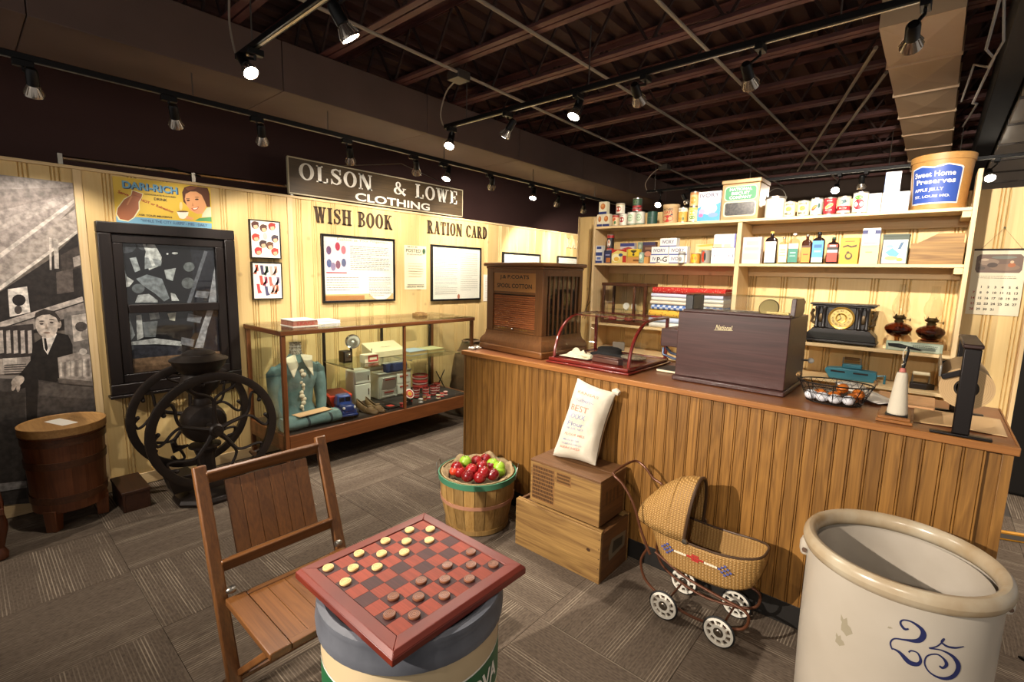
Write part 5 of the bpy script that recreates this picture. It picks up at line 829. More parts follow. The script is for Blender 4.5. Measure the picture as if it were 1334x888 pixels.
def flywheel(x):
    m = XYZ(x, 0, zc_) @ SIDE
    o = MB().lathe([(Rw-.05,-.014),(Rw-.012,-.02),(Rw,-.016),(Rw,.016),(Rw-.012,.02),(Rw-.05,.014),(Rw-.05,-.014)], 64, m=m, cap=False).build('flywheel_rim', IRON, t)
    MB().lathe([(.0001,-.03),(.035,-.03),(.045,-.018),(.045,.018),(.035,.03),(.0001,.03)], 20, m=m, cap=False).build('hub', IRON, o)
    for k in range(5):
        a0 = R(72*k+18); P = lambda r, da: m @ V((r*math.cos(a0+da), r*math.sin(a0+da), 0))
        MB().tube([P(.03,0), P(.1,.03), P(.2,.0)], [.02,.014,.013], 8).build('spoke', IRON, o)
        for s_ in (-1, 1):
            MB().tube(sm([P(.17,0), P(.215,.05*s_), P(.25,.2*s_), P(.285,.36*s_), P(.325,.42*s_), P(.342,.30*s_), P(.32,.2*s_)], 4), .0098, 8).build('scroll_arm', IRON, o); MB().ball(P(.322,.19*s_), .014, 10, 8).build('scroll_knob', IRON, o)
            
flywheel(-.25); flywheel(.25)
MB().tube([(.27,.20,zc_-.2),(.34,.20,zc_-.2)], [.012,.016], 10).build('crank_grip', W('grip_wood', '4a3018', '38220f', 'X', 1, .5), t)

# ------------------------------------------------------------------ glass display case
CS = W('case_wood', '7a4825', '5a3216', 'Y', 1.2, .35, .06); CSZ = W('case_wood_z', '7a4825', '5a3216', 'Z', 1.2, .35, .06); CSX = W('case_wood_x', '7a4825', '5a3216', 'X', 1.2, .35, .06)
t = thing('display_case', 'long wood framed glass display case against the left wall', 'display case', (.37, .108, 0)); hx, hy, zt, zb = .342, .995, 1.166, .345
for y in (-hy, hy):
    for x in (-hx, hx): MB().box(min(x, x-.032*(1 if x > 0 else -1)), max(x, x-.032*(1 if x > 0 else -1)), min(y, y-.032*(1 if y > 0 else -1)), max(y, y-.032*(1 if y > 0 else -1)), .1, zt-.041).build('corner_post', CSZ, t, bevel=.003)
    s_ = 1 if y > 0 else -1; MB().box(-hx+.033, hx-.033, min(y, y-.03*s_), max(y, y-.03*s_), .22, zb-.001).build('base_rail', CSX, t, bevel=.003)
for x in (-hx, hx):
    s_ = 1 if x > 0 else -1; MB().box(min(x, x-.028*s_), max(x, x-.028*s_), -hy+.033, hy-.033, .22, zb-.001).build('base_rail', CS, t, bevel=.003)
    MB().box(min(x+.01*s_, x-.03*s_), max(x+.01*s_, x-.03*s_), -hy-.01, hy+.01, zt-.04, zt-.006).build('top_rail', CS, t, bevel=.004)
for y in (-hy, hy): s_ = 1 if y > 0 else -1; MB().box(-hx+.031, hx-.031, min(y+.01*s_, y-.03*s_), max(y+.01*s_, y-.03*s_), zt-.04, zt-.006).build('top_rail', CSX, t, bevel=.004)
MB().box(hx-.022, hx, .105, .13, zb, zt-.041).build('centre_mullion', CSZ, t, bevel=.002)
MB().box(-hx+.03, hx-.029, -hy+.032, hy-.032, .30, zb-.002).build('case_floor', M('case_floor_cloth', '2a211a', .8), t)
for x in (-hx+.02, hx-.02):
    for y in (-hy+.02, hy-.02): MB().frus((x-.014,x+.014,y-.014,y+.014), (x-.018,x+.018,y-.018,y+.018), 0, .0995 if abs(y) > .5 else .2195).build('leg', CSZ, t, bevel=.002)
MB().box(-hx-.008, hx+.008, -hy-.008, hy+.008, zt-.0055, zt).build('top_glass', GLASSG, t)
for y0, y1 in ((-hy+.033, .104), (.131, hy-.033)): MB().box(hx-.012, hx-.009, y0, y1, zb, zt-.041).build('front_glass', GLASS, t)
for y in (-hy+.015, hy-.015): MB().box(-hx+.033, hx-.033, y-.0015, y+.0015, zb, zt-.041).build('end_glass', GLASS, t)
MB().box(-hx+.04, hx-.12, -.35, hy-.05, .772, .778).build('glass_shelf', GLASSG, t)
for y in (-.33, .3, .93):
    MB().box(-hx+.03, -hx+.05, y-.012, y+.012, zb, 1.12).build('shelf_standard', BLACK, t); MB().box(-hx+.05, hx-.14, y-.006, y+.006, .758, .771).build('shelf_bracket', STEEL, t)
CX, CY, CZ = .37, .108, .345
# books on the case top
t = thing('catalogue', 'thick red-edged catalogue at the left end of the display case', 'book', (.42, -.62, zt)); MB().box(-.09, .13, -.1, .1, .006, .046).build('pages', M('page_edges', 'a8745c', .8, c2='8a4a38', ns=40), t); 
for z in (0, .0465): MB().box(-.093, .133, -.103, .103, z, z+.006).build('cover', M('cover_white', 'd8d2c4', .5), t)
texts('spine_lettering', [('SEARS', .024, 0, .026, .14)], INKR, t, XYZ(.1305, 0, 0) @ SIDE)
t = thing('catalogue', 'white catalogue lying beside the red-edged one', 'book', (.36, -.37, zt)); MB().box(-.1, .1, -.1, .1, .004, .022).build('pages', PAPER, t)
for z in (0, .022): MB().box(-.102, .102, -.102, .102, z, z+.004).build('cover', WHITEINK, t)
t = thing('wood_block', 'small tan wooden block at the right end of the display case top', 'block', (.3, .72, zt)); MB().box(-.05, .05, -.06, .06, 0, .028).build('base', CRW, t, bevel=.004); MB().box(-.03, .03, -.04, .04, .0285, .038).build('upper', CRW, t, bevel=.003)
# dress form
TEAL = M('teal_cotton', '6d8884', .9, c2='5c7874', ns=20, bump=.3, bs=90); IV = M('ivory_lace', 'd8cdb0', .85, bump=.5, bs=120)
t = thing('dress_form', 'teal dress with ivory lace collar on a wire form', 'dress', (.35, -.62, CZ))
def torso(u, v):
    a = 2*PI*u; prof = [(0,.17,.11),(.1,.165,.11),(.25,.12,.09),(.45,.13,.095),(.62,.17,.11),(.76,.185,.1),(.84,.165,.08),(.9,.09,.06),(1,.05,.045)]
    for i in range(len(prof)-1):
        if v <= prof[i+1][0]: k = (v-prof[i][0])/(prof[i+1][0]-prof[i][0]); ry, rx = prof[i][1]+(prof[i+1][1]-prof[i][1])*k, prof[i][2]+(prof[i+1][2]-prof[i][2])*k; break
    f = 1+.025*math.sin(9*a+6*v); return (rx*f*math.cos(a), ry*f*math.sin(a), .0+.58*v)
body = MB().grid(torso, 40, 24, cu=True).build('bodice', TEAL, t, smooth=70)
for s_ in (-1, 1): MB().tube([(-.01,s_*.15,.46),(.0,s_*.178,.42),(.02,s_*.19,.3),(.05,s_*.185,.16),(.09,s_*.16,.05)], [.05,.065,.055,.045,.038], 14).build('sleeve', TEAL, t)
MB().lathe([(.052,.575),(.046,.6),(.043,.66),(.048,.67)], 20, cap=False).build('neck', M('lace_neck', 'b9b09c', .7, c2='3a342c', ns=70), t)
for k in range(3): MB().lathe([(.05,.58+.03*k),(.05,.583+.03*k)], 20, cap=False).build('neck_wire', WHITEINK, t)
for s_ in (-1, 1): MB().grid(lambda u, v: (.035+.075*v+.02*u, s_*(.02+.095*u*(1-v*.45)+.01*v), .575-.02*u-.16*v*(.5+.5*u)), 8, 8).build('lace_collar', IV, t, solid=.006)
for k in range(12): MB().ball((.098+.006*math.sin(k*2.1), .012*math.sin(k*1.7), .44-.03*k), (.014,.02+.006*math.sin(k),.02), 10, 6).build('lace_ruffle', IV, t)
t = thing('folded_skirt', 'folded teal striped skirt lying below the dress form', 'clothing', (.565, -.62, CZ))
def fold(u, v): a = 2*PI*u; return (.0+.095*math.cos(a), -.235+.47*v, .055+.05*math.sin(a)*(1+.08*math.sin(v*9)))
b = MB(); b.grid(fold, 24, 20, cu=True); b.lathe([(.0001,0),(1,0)], 24, m=Matrix(((.095,0,0,0),(0,0,1,-.235),(0,.05,0,.055),(0,0,0,1))), cap=False); b.lathe([(.0001,0),(1,0)], 24, m=Matrix(((.095,0,0,0),(0,0,1,.235),(0,.05,0,.055),(0,0,0,1))), cap=False); b.build('cloth_roll', TEAL, t, smooth=70)
for y in (-.06, .13): MB().grid(lambda u, v: (.097*math.cos(2*PI*u), y+.02*v, .055+.0525*math.sin(2*PI*u)), 24, 1, cu=True).build('stripe', M('dark_teal_stripe', '2a3a3c', .9), t)
t = thing('paper_tag', 'peach paper card resting on the folded skirt', 'card', (.57, -.6, CZ+.112)); MB().box(-.055, .055, -.15, .15, 0, .004, RZ(8)).build('card', M('peach_paper', 'd9b183', .7), t); MB().tube([(.03,.15,.002),(.05,.22,-.02)], .0015, 5).build('string', IV, t)
# toy truck
t = thing('toy_truck', 'blue toy truck with red dump bed inside the case', 'toy truck', (.435, -.27, CZ), R(-12)); t.scale = (1.15, 1.25, 1.3); BLU = M('blue_toy_paint', '1f3a7a', .3, coat=.4); ORG = M('orange_toy_paint', 'b8321a', .4)
MB().box(.0, .2, -.055, .055, .03, .075).build('chassis_front', BLU, t, bevel=.018, seg=3); hood_ = MB().box(.08, .205, -.045, .045, .05, .105).build('bonnet', BLU, t, bevel=.02, seg=3); cab = MB().frus((.0,.1,-.056,.056), (.01,.085,-.045,.045), .075, .15).build('cab', BLU, t, bevel=.014, seg=3)
for y in (-.02, .022): MB().box(.092, .098, y-.017, y+.017, .108, .135).build('windscreen', M('dark_window', '15181c', .2), cab)
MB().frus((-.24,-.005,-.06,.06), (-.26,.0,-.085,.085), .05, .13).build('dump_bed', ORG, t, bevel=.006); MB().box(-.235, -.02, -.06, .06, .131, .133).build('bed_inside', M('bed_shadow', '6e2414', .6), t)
for x in (-.17, .14):
    for y in (-.062, .062): MB().lathe([(.0001,-.012),(.03,-.012),(.032,0),(.03,.012),(.0001,.012)], 18, m=XYZ(x,y,.033) @ RX(90), cap=False).build('wheel', RUB, t)
MB().box(.2, .212, -.055, .055, .03, .045).build('bumper', BLU, t, bevel=.004)
for y in (-.035, .035): MB().ball((.195,y,.085), .011, 10, 8).build('headlamp', WHITEINK, t)
# toy refrigerator and stove
WE = M('white_enamel', 'd9d4c6', .3, coat=.3)
t = thing('toy_refrigerator', 'white toy refrigerator standing in the case', 'toy', (.2, .04, CZ)); MB().box(-.08, .08, -.085, .085, 0, .33).build('cabinet', WE, t, bevel=.012); d_ = MB().box(.0805, .1, -.083, .083, .03, .2).build('door', WE, t, bevel=.008); MB().box(.101, .108, .05, .06, .09, .15).build('handle', CHROME, d_); d_ = MB().box(.0805, .1, -.083, .083, .205, .325).build('door', WE, t, bevel=.008); MB().box(.101, .108, .05, .06, .23, .28).build('handle', CHROME, d_)
t = thing('toy_stove', 'white toy stove with open oven door in the case', 'toy', (.17, .43, CZ)); MB().box(-.09, .09, -.19, .2, 0, .25).build('cabinet', WE, t, bevel=.008); MB().box(-.1, .1, -.2, .205, .2505, .268).build('cooktop', WE, t, bevel=.005); MB().box(-.1, -.08, -.2, .205, .2685, .3).build('splash_back', WE, t, bevel=.004)
for y0, y1, z0, z1, tilt in ((-.17, -.0, .1, .23, 14), (.02, .18, .13, .23, 0), (-.17, .0, .02, .09, 0), (.02, .18, .02, .12, 0)):
    d_ = MB().box(0, .012, y0, y1, 0, z1-z0, XYZ(.0905, 0, z0) @ RY(tilt)).build('door', WE, t, bevel=.003); MB().box(.013, .02, y0+.03, y1-.03, (z1-z0)-.03, (z1-z0)-.02, XYZ(.0905, 0, z0) @ RY(tilt)).build('handle', INKR, d_)
# shoes
LEA = M('tan_leather', '7a6242', .45, c2='6a5236', ns=20)
def shoe(label, loc, rz):
    t = thing('heeled_shoe', label, 'shoe', loc, rz, 'pair of brown heeled shoes'); t.scale = (1.15,1.15,1.2); L_ = .115
    def up_(u, v):
        s_ = 2*u-1; wv = (.026+.012*math.sin(PI*min(1, max(0, (s_+.2)/1.2))))*math.sqrt(max(.02, 1-abs(s_)**5)); a = PI*(v*1.0); zb_ = .045*max(0, -s_)**1.4; h = .052-.02*max(0, s_)**1.5 if s_ < .25 else .05-.03*((s_-.25)/.75)
        return (s_*L_, -math.cos(a)*wv, zb_+math.sin(a)*h*(1 if s_ > .15 else .9))
    b = MB(); st = [(i/20, j) for i in range(21) for j in range(9)]
    b.grid(lambda u, v: up_(.56+.44*u, v), 10, 10); b.grid(lambda u, v: up_(.56*u, v*.38), 10, 5); b.grid(lambda u, v: up_(.56*u, 1-v*.38), 10, 5); b.build('upper', LEA, t, solid=.004, smooth=70)
    MB().grid(lambda u, v: ((2*u-1)*L_, (2*v-1)*(.026+.010*math.sin(PI*u))*math.sqrt(max(.02, 1-abs(2*u-1)**5)), .002+.045*max(0, -(2*u-1))**1.4), 16, 4).build('sole', M('shoe_sole', '3a2a1c', .6), t, solid=.004)
    MB().frus((-.11,-.075,-.016,.016), (-.115,-.06,-.024,.024), .001, .036).build('heel', M('shoe_sole', '3a2a1c'), t, bevel=.003); MB().ball((.03,0,.052), (.012,.022,.006), 10, 6).build('bow', LEA, t)
shoe('brown heeled shoe beside the truck in the display case', (.545, -.075, CZ), R(12)); shoe('brown heeled shoe left of the case centre bar', (.54, .01, CZ), R(6))
# pitcher and tumblers
REDS = M('red_stripe_enamel', 'c0433f', .35); PINK = M('pale_stripe_enamel', 'dcb0a8', .35); CG = GL('tumbler_glass', (.93, .9, .88))
t = thing('glass_pitcher', 'clear glass pitcher with red painted bands', 'pitcher', (.3, .72, CZ)); t.scale = (1.25, 1.25, 1.35); MB().lathe([(.001,0),(.05,.002),(.06,.03),(.066,.12),(.05,.19),(.052,.235),(.06,.25)], 28, cap=False).build('glass', CG, t)
for k, (z0, z1) in enumerate(((.05,.07),(.078,.085),(.092,.112),(.12,.127),(.132,.145))): MB().lathe([(.0635+.02*(z0-.05),z0),(.0645+.015*(z1-.05),z1)], 28, cap=False).build('red_band', REDS if k % 2 == 0 else PINK, t)
MB().tube(sm([(0,.055,.22),(.0,.1,.215),(.0,.115,.16),(.0,.1,.1),(.0,.066,.08)]), .007, 8).build('handle', CG, t)
for i, (x, y, lb) in enumerate(((.46, .545, 'leftmost'), (.5, .635, 'second from the left'), (.5, .735, 'third from the left'), (.43, .84, 'rightmost'))):
    t = thing('striped_tumbler', 'red and white striped tumbler, %s of four in the case' % lb, 'tumbler', (x, y, CZ), 0, 'striped tumblers'); MB().lathe([(.001,0),(.028,.001),(.036,.115),(.0345,.115),(.027,.006)], 24, cap=False).build('glass', CG, t)
    for k in range(7): z = .012+.0145*k; MB().lathe([(.0295+.07*z,z),(.0295+.07*(z+.008),z+.008)], 24, cap=False).build('red_band', REDS if k % 2 == 0 else PINK, t)
# flash camera, box, and things on the glass shelf
ZS = .778
t = thing('flash_camera', 'black box camera with round silver flash reflector', 'camera', (.3, -.11, ZS)); MB().box(-.045, .045, -.07, .02, .0, .11).build('camera_body', BLACK, t, bevel=.006); MB().lathe([(.0001,.0),(.02,.0),(.02,.02),(.016,.024)], 18, m=XYZ(.045,-.025,.065) @ RY(90)).build('camera_lens', CHROME, t); MB().box(.046, .05, -.06, .0, .02, .1).build('front_plate', STEEL, t)
MB().tube([(0,.03,0),(0,.03,.16)], .012, 10).build('flash_handle', BLACK, t); MB().lathe([(.012,-.03),(.03,-.015),(.055,.012),(.066,.03),(.062,.03),(.04,.008),(.0001,-.01)], 26, m=XYZ(.02,.04,.19) @ RZ(-35) @ RY(80), cap=False).build('flash_reflector', CHROME, t); MB().ball((.035,.03,.19), .014, 10, 8).build('flash_bulb', WHITEINK, t)
t = thing('red_film_box', 'small red and cream cardboard box on the glass shelf', 'box', (.42, .03, ZS)); MB().box(-.04, .045, -.07, .075, 0, .075).build('carton', CREAM, t, bevel=.003); MB().box(.0452, .0465, -.035, .07, .008, .068).build('red_panel', REDS, t); MB().box(.0467, .0475, -.02, .055, .025, .05).build('white_panel', CREAM, t)
t = thing('cream_case', 'cream hinged case with slanted lid on the glass shelf', 'case', (.2, .34, ZS)); b = MB(); b.prism([(-.1,0),(.1,0),(.1,.06),(-.1,.13)], -.19, .19, Matrix(((1,0,0,0),(0,0,1,0),(0,1,0,0),(0,0,0,1)))); b.build('case_body', M('cream_leatherette', 'c9bb94', .6), t, bevel=.005); MB().tube([(.1,-.19,.03),(.115,-.215,.05),(.1,-.2,.1)], .004, 6).build('strap', DARKPAINT, t); texts('lettering', [('Argus', .02, 0, 0, .1)], INK, t, XYZ(.03, 0, .0905) @ RY(-70) @ SIDE)
t = thing('blue_cloth', 'folded dark blue cloth hanging below the cream case', 'cloth', (.46, .3, CZ+.31)); MB().box(-.05, .03, -.12, .12, .0, .1).build('cloth', M('navy_cloth', '2c3358', .9), t, bevel=.02, seg=3)
for i, (y, lb, c, z) in enumerate(((.62, 'thin book with blue-grey cover on the glass shelf', '8fa0a8', .035), (.86, 'thin green-edged book at the right of the glass shelf', 'a8a878', .03))):
    t = thing('thin_book', lb, 'book', (.3, y, ZS)); MB().box(-.1, .105, -.105, .105, .004, z).build('pages', M('yellow_pages', 'c9b070', .7), t)
    for zz in (0, z): MB().box(-.103, .108, -.108, .108, zz, zz+.004).build('cover', M('cover_'+c, c, .6), t)
# small toys on the case floor
t = thing('toy_signal', 'round yellow and red target toy on a black stand', 'toy', (.6, .34, CZ)); MB().frus((-.03,.03,-.03,.03), (-.012,.012,-.012,.012), 0, .06).build('stand', BLACK, t, bevel=.003); m = XYZ(.02,0,.11) @ RY(60); MB().lathe([(.0001,0),(.048,0),(.048,.006),(.0001,.006)], 24, m=m, cap=False).build('disc', WHITEINK, t); MB().lathe([(.024,.0065),(.04,.0065)], 24, m=m, cap=False).build('red_ring', REDS, t); MB().lathe([(.0001,.0065),(.022,.0065)], 24, m=m, cap=False).build('yellow_centre', M('yellow_enamel', 'd8a02c', .4), t); MB().tube([(0,0,.05),(.015,0,.1)], .01, 8).build('post', BLACK, t)
toys = [('coiled red candy stick bundle', REDS), ('small striped spool', PINK), ('little dark marble tin', BLACK), ('small white toy cup', WHITEINK), ('small brown wooden top', CRW), ('small red toy block', REDS), ('small cream thread spool', CREAM)]
for i in range(9):
    lb, mt = toys[i % 7]; y = .25+.075*i; x = .59-.03*(i % 3); t = thing('small_toy', lb+(' nearest the case centre bar' if i < 3 else ' beside the tumblers' if i < 7 else ' at the right end of the case floor'), 'toy', (x+.03, y, CZ), rnd.random()*3, 'small toys on the case floor')
    MB().lathe([(.0001,0),(.022,0),(.024,.004),(.014,.009),(.014,.028),(.024,.033),(.022,.037),(.0001,.037)], 14, cap=False).build('body', mt, t); MB().lathe([(.0142,.012),(.0175,.012),(.0175,.025),(.0142,.025)], 14, cap=False).build('winding', WHITEINK if i % 2 else INKR, t)
t = thing('black_booklets', 'black booklets with red labels lying flat in the case', 'booklet', (.52, .17, CZ)); MB().box(-.06, .1, -.07, .06, 0, .012).build('cover', BLACK, t); MB().box(.0, .06, -.03, .03, .0122, .0128).build('label', INKR, t)
t = thing('dark_display_stand', 'dark crossed wire stand at the right end of the case', 'stand', (.3, 1.0, CZ)); MB().tube([(0,-.06,0),(0,.06,.2)], .006, 6).build('rod', BLACK, t); MB().tube([(0,.06,0),(0,-.06,.2)], .006, 6).build('rod', BLACK, t)

# burlap sack standing past the end of the case
t = thing('burlap_sack', 'bulky brown burlap sack standing past the right end of the case', 'sack', (.36, 1.42, 0)); BS = M('brown_burlap', '6b5238', .95, c2='57422c', ns=9, bump=.5, bs=200)
MB().grid(lambda u, v: tuple(V(((.25*(.75+.25*math.sin(PI*min(1,v*1.15)))*(1-.55*max(0,v-.8)/.2))*math.cos(2*PI*u), (.24*(.75+.25*math.sin(PI*min(1,v*1.15)))*(1-.55*max(0,v-.8)/.2))*math.sin(2*PI*u), .86*v))+V((.03,.03,.0))*mnoise.noise(V((math.cos(2*PI*u)*2,math.sin(2*PI*u)*2,v*4)))), 40, 22, cu=True).build('bag', BS, t, smooth=70)
MB().lathe([(.0001,.83),(.12,.845)], 20, cap=False).build('filling', M('dark_filling', '2c2118', .9), t)

# ------------------------------------------------------------------ spool cabinet on the counter
HC = 1.0515
SPW = W('walnut_cabinet', '734a26', '553418', 'Z', 1.3, .38, .04, contrast=.4); SPX = W('walnut_cabinet_x', '7d5028', '5e3919', 'X', 1.3, .38, .08, contrast=.4)
t = thing('spool_cabinet', 'walnut thread spool cabinet with roll-down slatted front', 'cabinet', (1.722, .172, HC), R(-5.67)); w, d = .658, .50
MB().box(0, w, 0, d, 0, .05).build('plinth', SPX, t, bevel=.01)
def ring_(x0, x1, y0, y1, z): return [(x0,y0,z),(x1,y0,z),(x1,y1,z),(x0,y1,z)]
b = MB(); prof = [(.004,.0505),(.006,.075),(.016,.095),(.03,.11),(.036,.13),(.038,.15)]
vs = []; fs = []
for k, z in prof: vs += ring_(k, w-k, k, d-k, z)
for i in range(len(prof)-1):
    for j in range(4): fs.append((4*i+j, 4*i+(j+1) % 4, 4*i+4+(j+1) % 4, 4*i+4+j))
b.add(vs, fs); b.build('ogee_base', SPW, t, smooth=50)
MB().box(.06, w-.06, .06, d-.06, .0505, .604).build('carcass', M('dark_interior', '1c120b', .6), t)
x0, x1, y0, y1 = .04, w-.04, .04, d-.04
for a, c in ((x0, y0), (x1-.07, y0)): MB().box(a, a+.07, c, c+.0195, .1505, .604).build('front_stile', SPW, t, bevel=.002)
MB().box(x0+.0705, x1-.0705, y0+.001, y0+.0195, .578, .604).build('front_rail', SPX, t, bevel=.002); MB().box(x0+.0705, x1-.0705, y0+.001, y0+.0195, .425, .442).build('front_rail', SPX, t, bevel=.002); MB().box(x0+.0705, x1-.0705, y0+.001, y0+.0195, .1505, .165).build('front_rail', SPX, t, bevel=.002)
pl_ = MB().box(x0+.072, x1-.072, y0+.006, y0+.0195, .443, .577).build('name_panel', W('lit_panel_wood', 'a8733c', '8f5e2c', 'X', 1.3, .4, .02, contrast=.3), t)  # golden light on the panel is put into its lighter wood colour
texts('gilt_lettering', [('J.& P.COATS', .034, 0, .038, .3), ('SPOOL COTTON', .032, 0, -.022, .36)], M('dark_brown_ink', '24140a', .5), pl_, XYZ(w/2, y0+.0058, .507) @ FRONT, bold=.025)
for k in range(16): z = .192+.0145*k; MB().tube([(x0+.074,y0+.0125,z),(x1-.074,y0+.0125,z)], .0072, 8).build('tambour_slat', W('tambour_wood', 'a5663a', '84492a', 'X', 2, .35, .12), t)
lb_ = MB().box(x0+.074, x1-.074, y0+.004, y0+.0195, .166, .184).build('tambour_rail', SPX, t, bevel=.002); texts('gilt_lettering', [('CLARKE', .012, -.11, 0, .09), ('O.N.T.', .012, .11, 0, .08)], M('gold_ink', 'b8924a', .4, .5), lb_, XYZ(w/2, y0+.0036, .175) @ FRONT); MB().ball((w/2, y0-.004, .175), .011, 12, 8).build('knob', CHROME, lb_)
MB().box(x1-.0195, x1, y0+.02, y0+.045, .1505, .604).build('side_stile', SPW, t); MB().box(x1-.0195, x1, y1-.03, y1, .1505, .604).build('side_stile', SPW, t); MB().box(x1-.0195, x1, y0+.0455, y1-.0305, .56, .604).build('side_rail', SPX, t)
for k in range(7): y = y0+.075+.0475*k; MB().box(x1-.0185, x1-.004, y-.007, y+.007, .151, .5595).build('side_bar', SPW, t, bevel=.002)
for k in range(6):
    y = y0+.0985+.0475*k; b = MB()
    for q in range(9-k % 3): b.lathe([(.012,0),(.014,.003),(.009,.006),(.009,.022),(.014,.025),(.012,.028)], 10, c=(x1-.034,y,.152+.0295*q))
    tag(b.build('spool_column', M('thread_spool', '5a4a38', .6, var=.3), t), kind='stuff')
MB().box(x1-.012, x1-.0095, y0+.046, y1-.031, .151, .5595).build('side_glass', GLASS, t)
MB().box(x0-.006, x1+.006, y0-.006, y1+.006, .6045, .622).build('cornice', SPX, t, bevel=.006); MB().box(x0-.022, x1+.022, y0-.022, y1+.022, .6225, .65).build('top', SPX, t, bevel=.008)

# ------------------------------------------------------------------ curved glass showcase
CHR = M('cherry_varnish', '74221a', .25, c2='601912', ns=6, coat=.4); t = thing('curved_showcase', 'small curved glass showcase with cherry red frame on the counter', 'showcase', (2.44, .075, HC)); L_, D_ = .60, .60
MB().box(0, L_, 0, D_, 0, .014).build('base', CHR, t, bevel=.005); MB().box(.02, L_-.02, .03, D_-.02, .0145, .03).build('inner_base', CHR, t, bevel=.004)
for a in ((.012, L_-.012, .012, .034), (.012, L_-.012, D_-.03, D_-.012)): MB().box(*a, .0145, .036).build('base_rail', CHR, t, bevel=.006)
for x in (.012, L_-.034): MB().box(x, x+.022, .0345, D_-.031, .0145, .036).build('base_rail', CHR, t, bevel=.006)
ac = [(.055,.036),(.062,.09),(.085,.155),(.13,.22),(.19,.265),(.26,.292),(.34,.303),(.45,.306),(.57,.306)]
for x in (.03, L_-.03): MB().tube(sm([(x,y,z) for y, z in ac], 3), .0105, 10).build('curved_rib', CHR, t); MB().box(x-.01, x+.01, .56, .58, .0365, .305).build('rear_post', CHR, t, bevel=.003); MB().add([(x,y,z) for y, z in ac]+[(x,.57,.037)], [tuple(range(len(ac)+1))]).build('side_glass', GLASS, t, smooth=0)
MB().bar((.03,.568,.307), (L_-.03,.568,.307), .02, .014).build('rear_rail', CHR, t, bevel=.003); MB().bar((.04,.29,.302), (L_-.04,.29,.302), .008, .006).build('top_strip', CHR, t)
b = MB(); n = len(ac); b.add([(.032,y-.002,z+.008) for y, z in ac]+[(L_-.032,y-.002,z+.008) for y, z in ac], [(i,i+1,n+i+1,n+i) for i in range(n-1)]); b.build('curved_glass', GLASS, t, smooth=60)
SX, SY, SZ = 2.425, .075, HC+.031
t = thing('lace_gloves', 'crumpled white lace gloves inside the curved showcase', 'gloves', (SX+.17, SY+.17, SZ)); MB().grid(lambda u, v: ((u-.5)*.22, (v-.5)*.16, .01+.022*abs(mnoise.noise(V((u*5,v*5,1))))*4*math.sin(PI*u)*math.sin(PI*v)), 24, 18).build('lace', IV, t, solid=.003); MB().tube([(-.02,-.04,.015),(.06,-.05,.03),(.1,-.03,.02)], .012, 8).build('fingers', IV, t)
t = thing('black_hat', 'black brimmed hat with feather inside the curved showcase', 'hat', (SX+.27, SY+.38, SZ)); MB().lathe([(.14,.004),(.135,.012),(.09,.02),(.085,.05),(.06,.062),(.0001,.065)], 28, m=Matrix.Diagonal((1,.7,1,1))).build('crown', M('black_felt', '16120f', .9), t); MB().box(.02, .1, -.004, .004, .04, .1, RZ(20)).build('trim', M('grey_feather', '6a5f52', .9), t, bevel=.003)
t = thing('brown_case', 'flat brown leather spectacle case inside the curved showcase', 'case', (SX+.40, SY+.13, SZ), R(-6)); MB().box(-.1, .1, -.03, .03, 0, .03).build('lower_shell', M('brown_leather', '5a3426', .4), t, bevel=.006); MB().box(-.1, .1, -.03, .03, .0305, .042).build('upper_shell', M('brown_leather', '5a3426'), t, bevel=.006)
t = thing('bead_purse', 'beaded cream purse inside the curved showcase', 'purse', (SX+.46, SY+.36, SZ)); MB().ball((0,0,.016), (.085,.07,.016), 20, 8).build('bag', M('beaded_cream', 'a8977a', .6, c2='5c5044', ns=90, bump=.8, bs=250), t); MB().tube([(-.08,.0,.02),(-.05,.08,.014),(.05,.08,.014),(.08,.0,.02)], .003, 6).build('chain', STEEL, t)

# ------------------------------------------------------------------ cash register
REG = W('dark_mahogany', '4e302b', '331d18', 'X', 1.2, .35, .03, contrast=.5); t = thing('cash_register', 'large dark wooden cash register seen from behind', 'cash register', (3.253, .178, HC)); L_ = .569
MB().box(0, L_, 0, .48, 0, .026).build('base', REG, t, bevel=.006); MB().box(.008, L_-.008, .022, .46, .0265, .385).build('body', REG, t, bevel=.004)
MB().box(.03, L_-.012, .026, .08, .3855, .4).build('top_ledge', REG, t, bevel=.003)
MB().box(.0, .045, .13, .3, .3855, .475).build('end_post', M('register_black', '17110f', .4), t, bevel=.004); b = MB(); b.prism([(.1,.386),(.3,.386),(.34,.41),(.33,.44),(.35,.46),(.3,.478),(.12,.478)], L_-.03, L_-.008, Matrix(((0,0,1,0),(1,0,0,0),(0,1,0,0),(0,0,0,1)))); b.build('scroll_end', REG, t, bevel=.003)
MB().box(.0455, L_-.0305, .128, .131, .3855, .476).build('indicator_glass', GLASS, t); MB().box(.0, L_-.006, .128, .3, .4785, .484).build('glass_top', GLASSG, t); MB().box(.046, L_-.031, .296, .299, .3855, .476).build('rear_glass', GLASS, t)
MB().lathe([(.0001,.0),(.045,.0),(.05,.004),(.045,.008),(.0001,.008)], 28, m=XYZ(.42,.2,.42) @ RX(70), cap=False).build('brass_dial', M('old_brass', 'a8925c', .35, .8), t); pl_ = MB().box(L_-.135, L_-.035, .1, .108, .386, .41).build('brass_plate', M('old_brass', 'a8925c'), t); texts('lettering', [('RECD ON ACCT', .01, 0, 0, .085)], INK, pl_, XYZ(L_-.085, .0995, .398) @ FRONT)
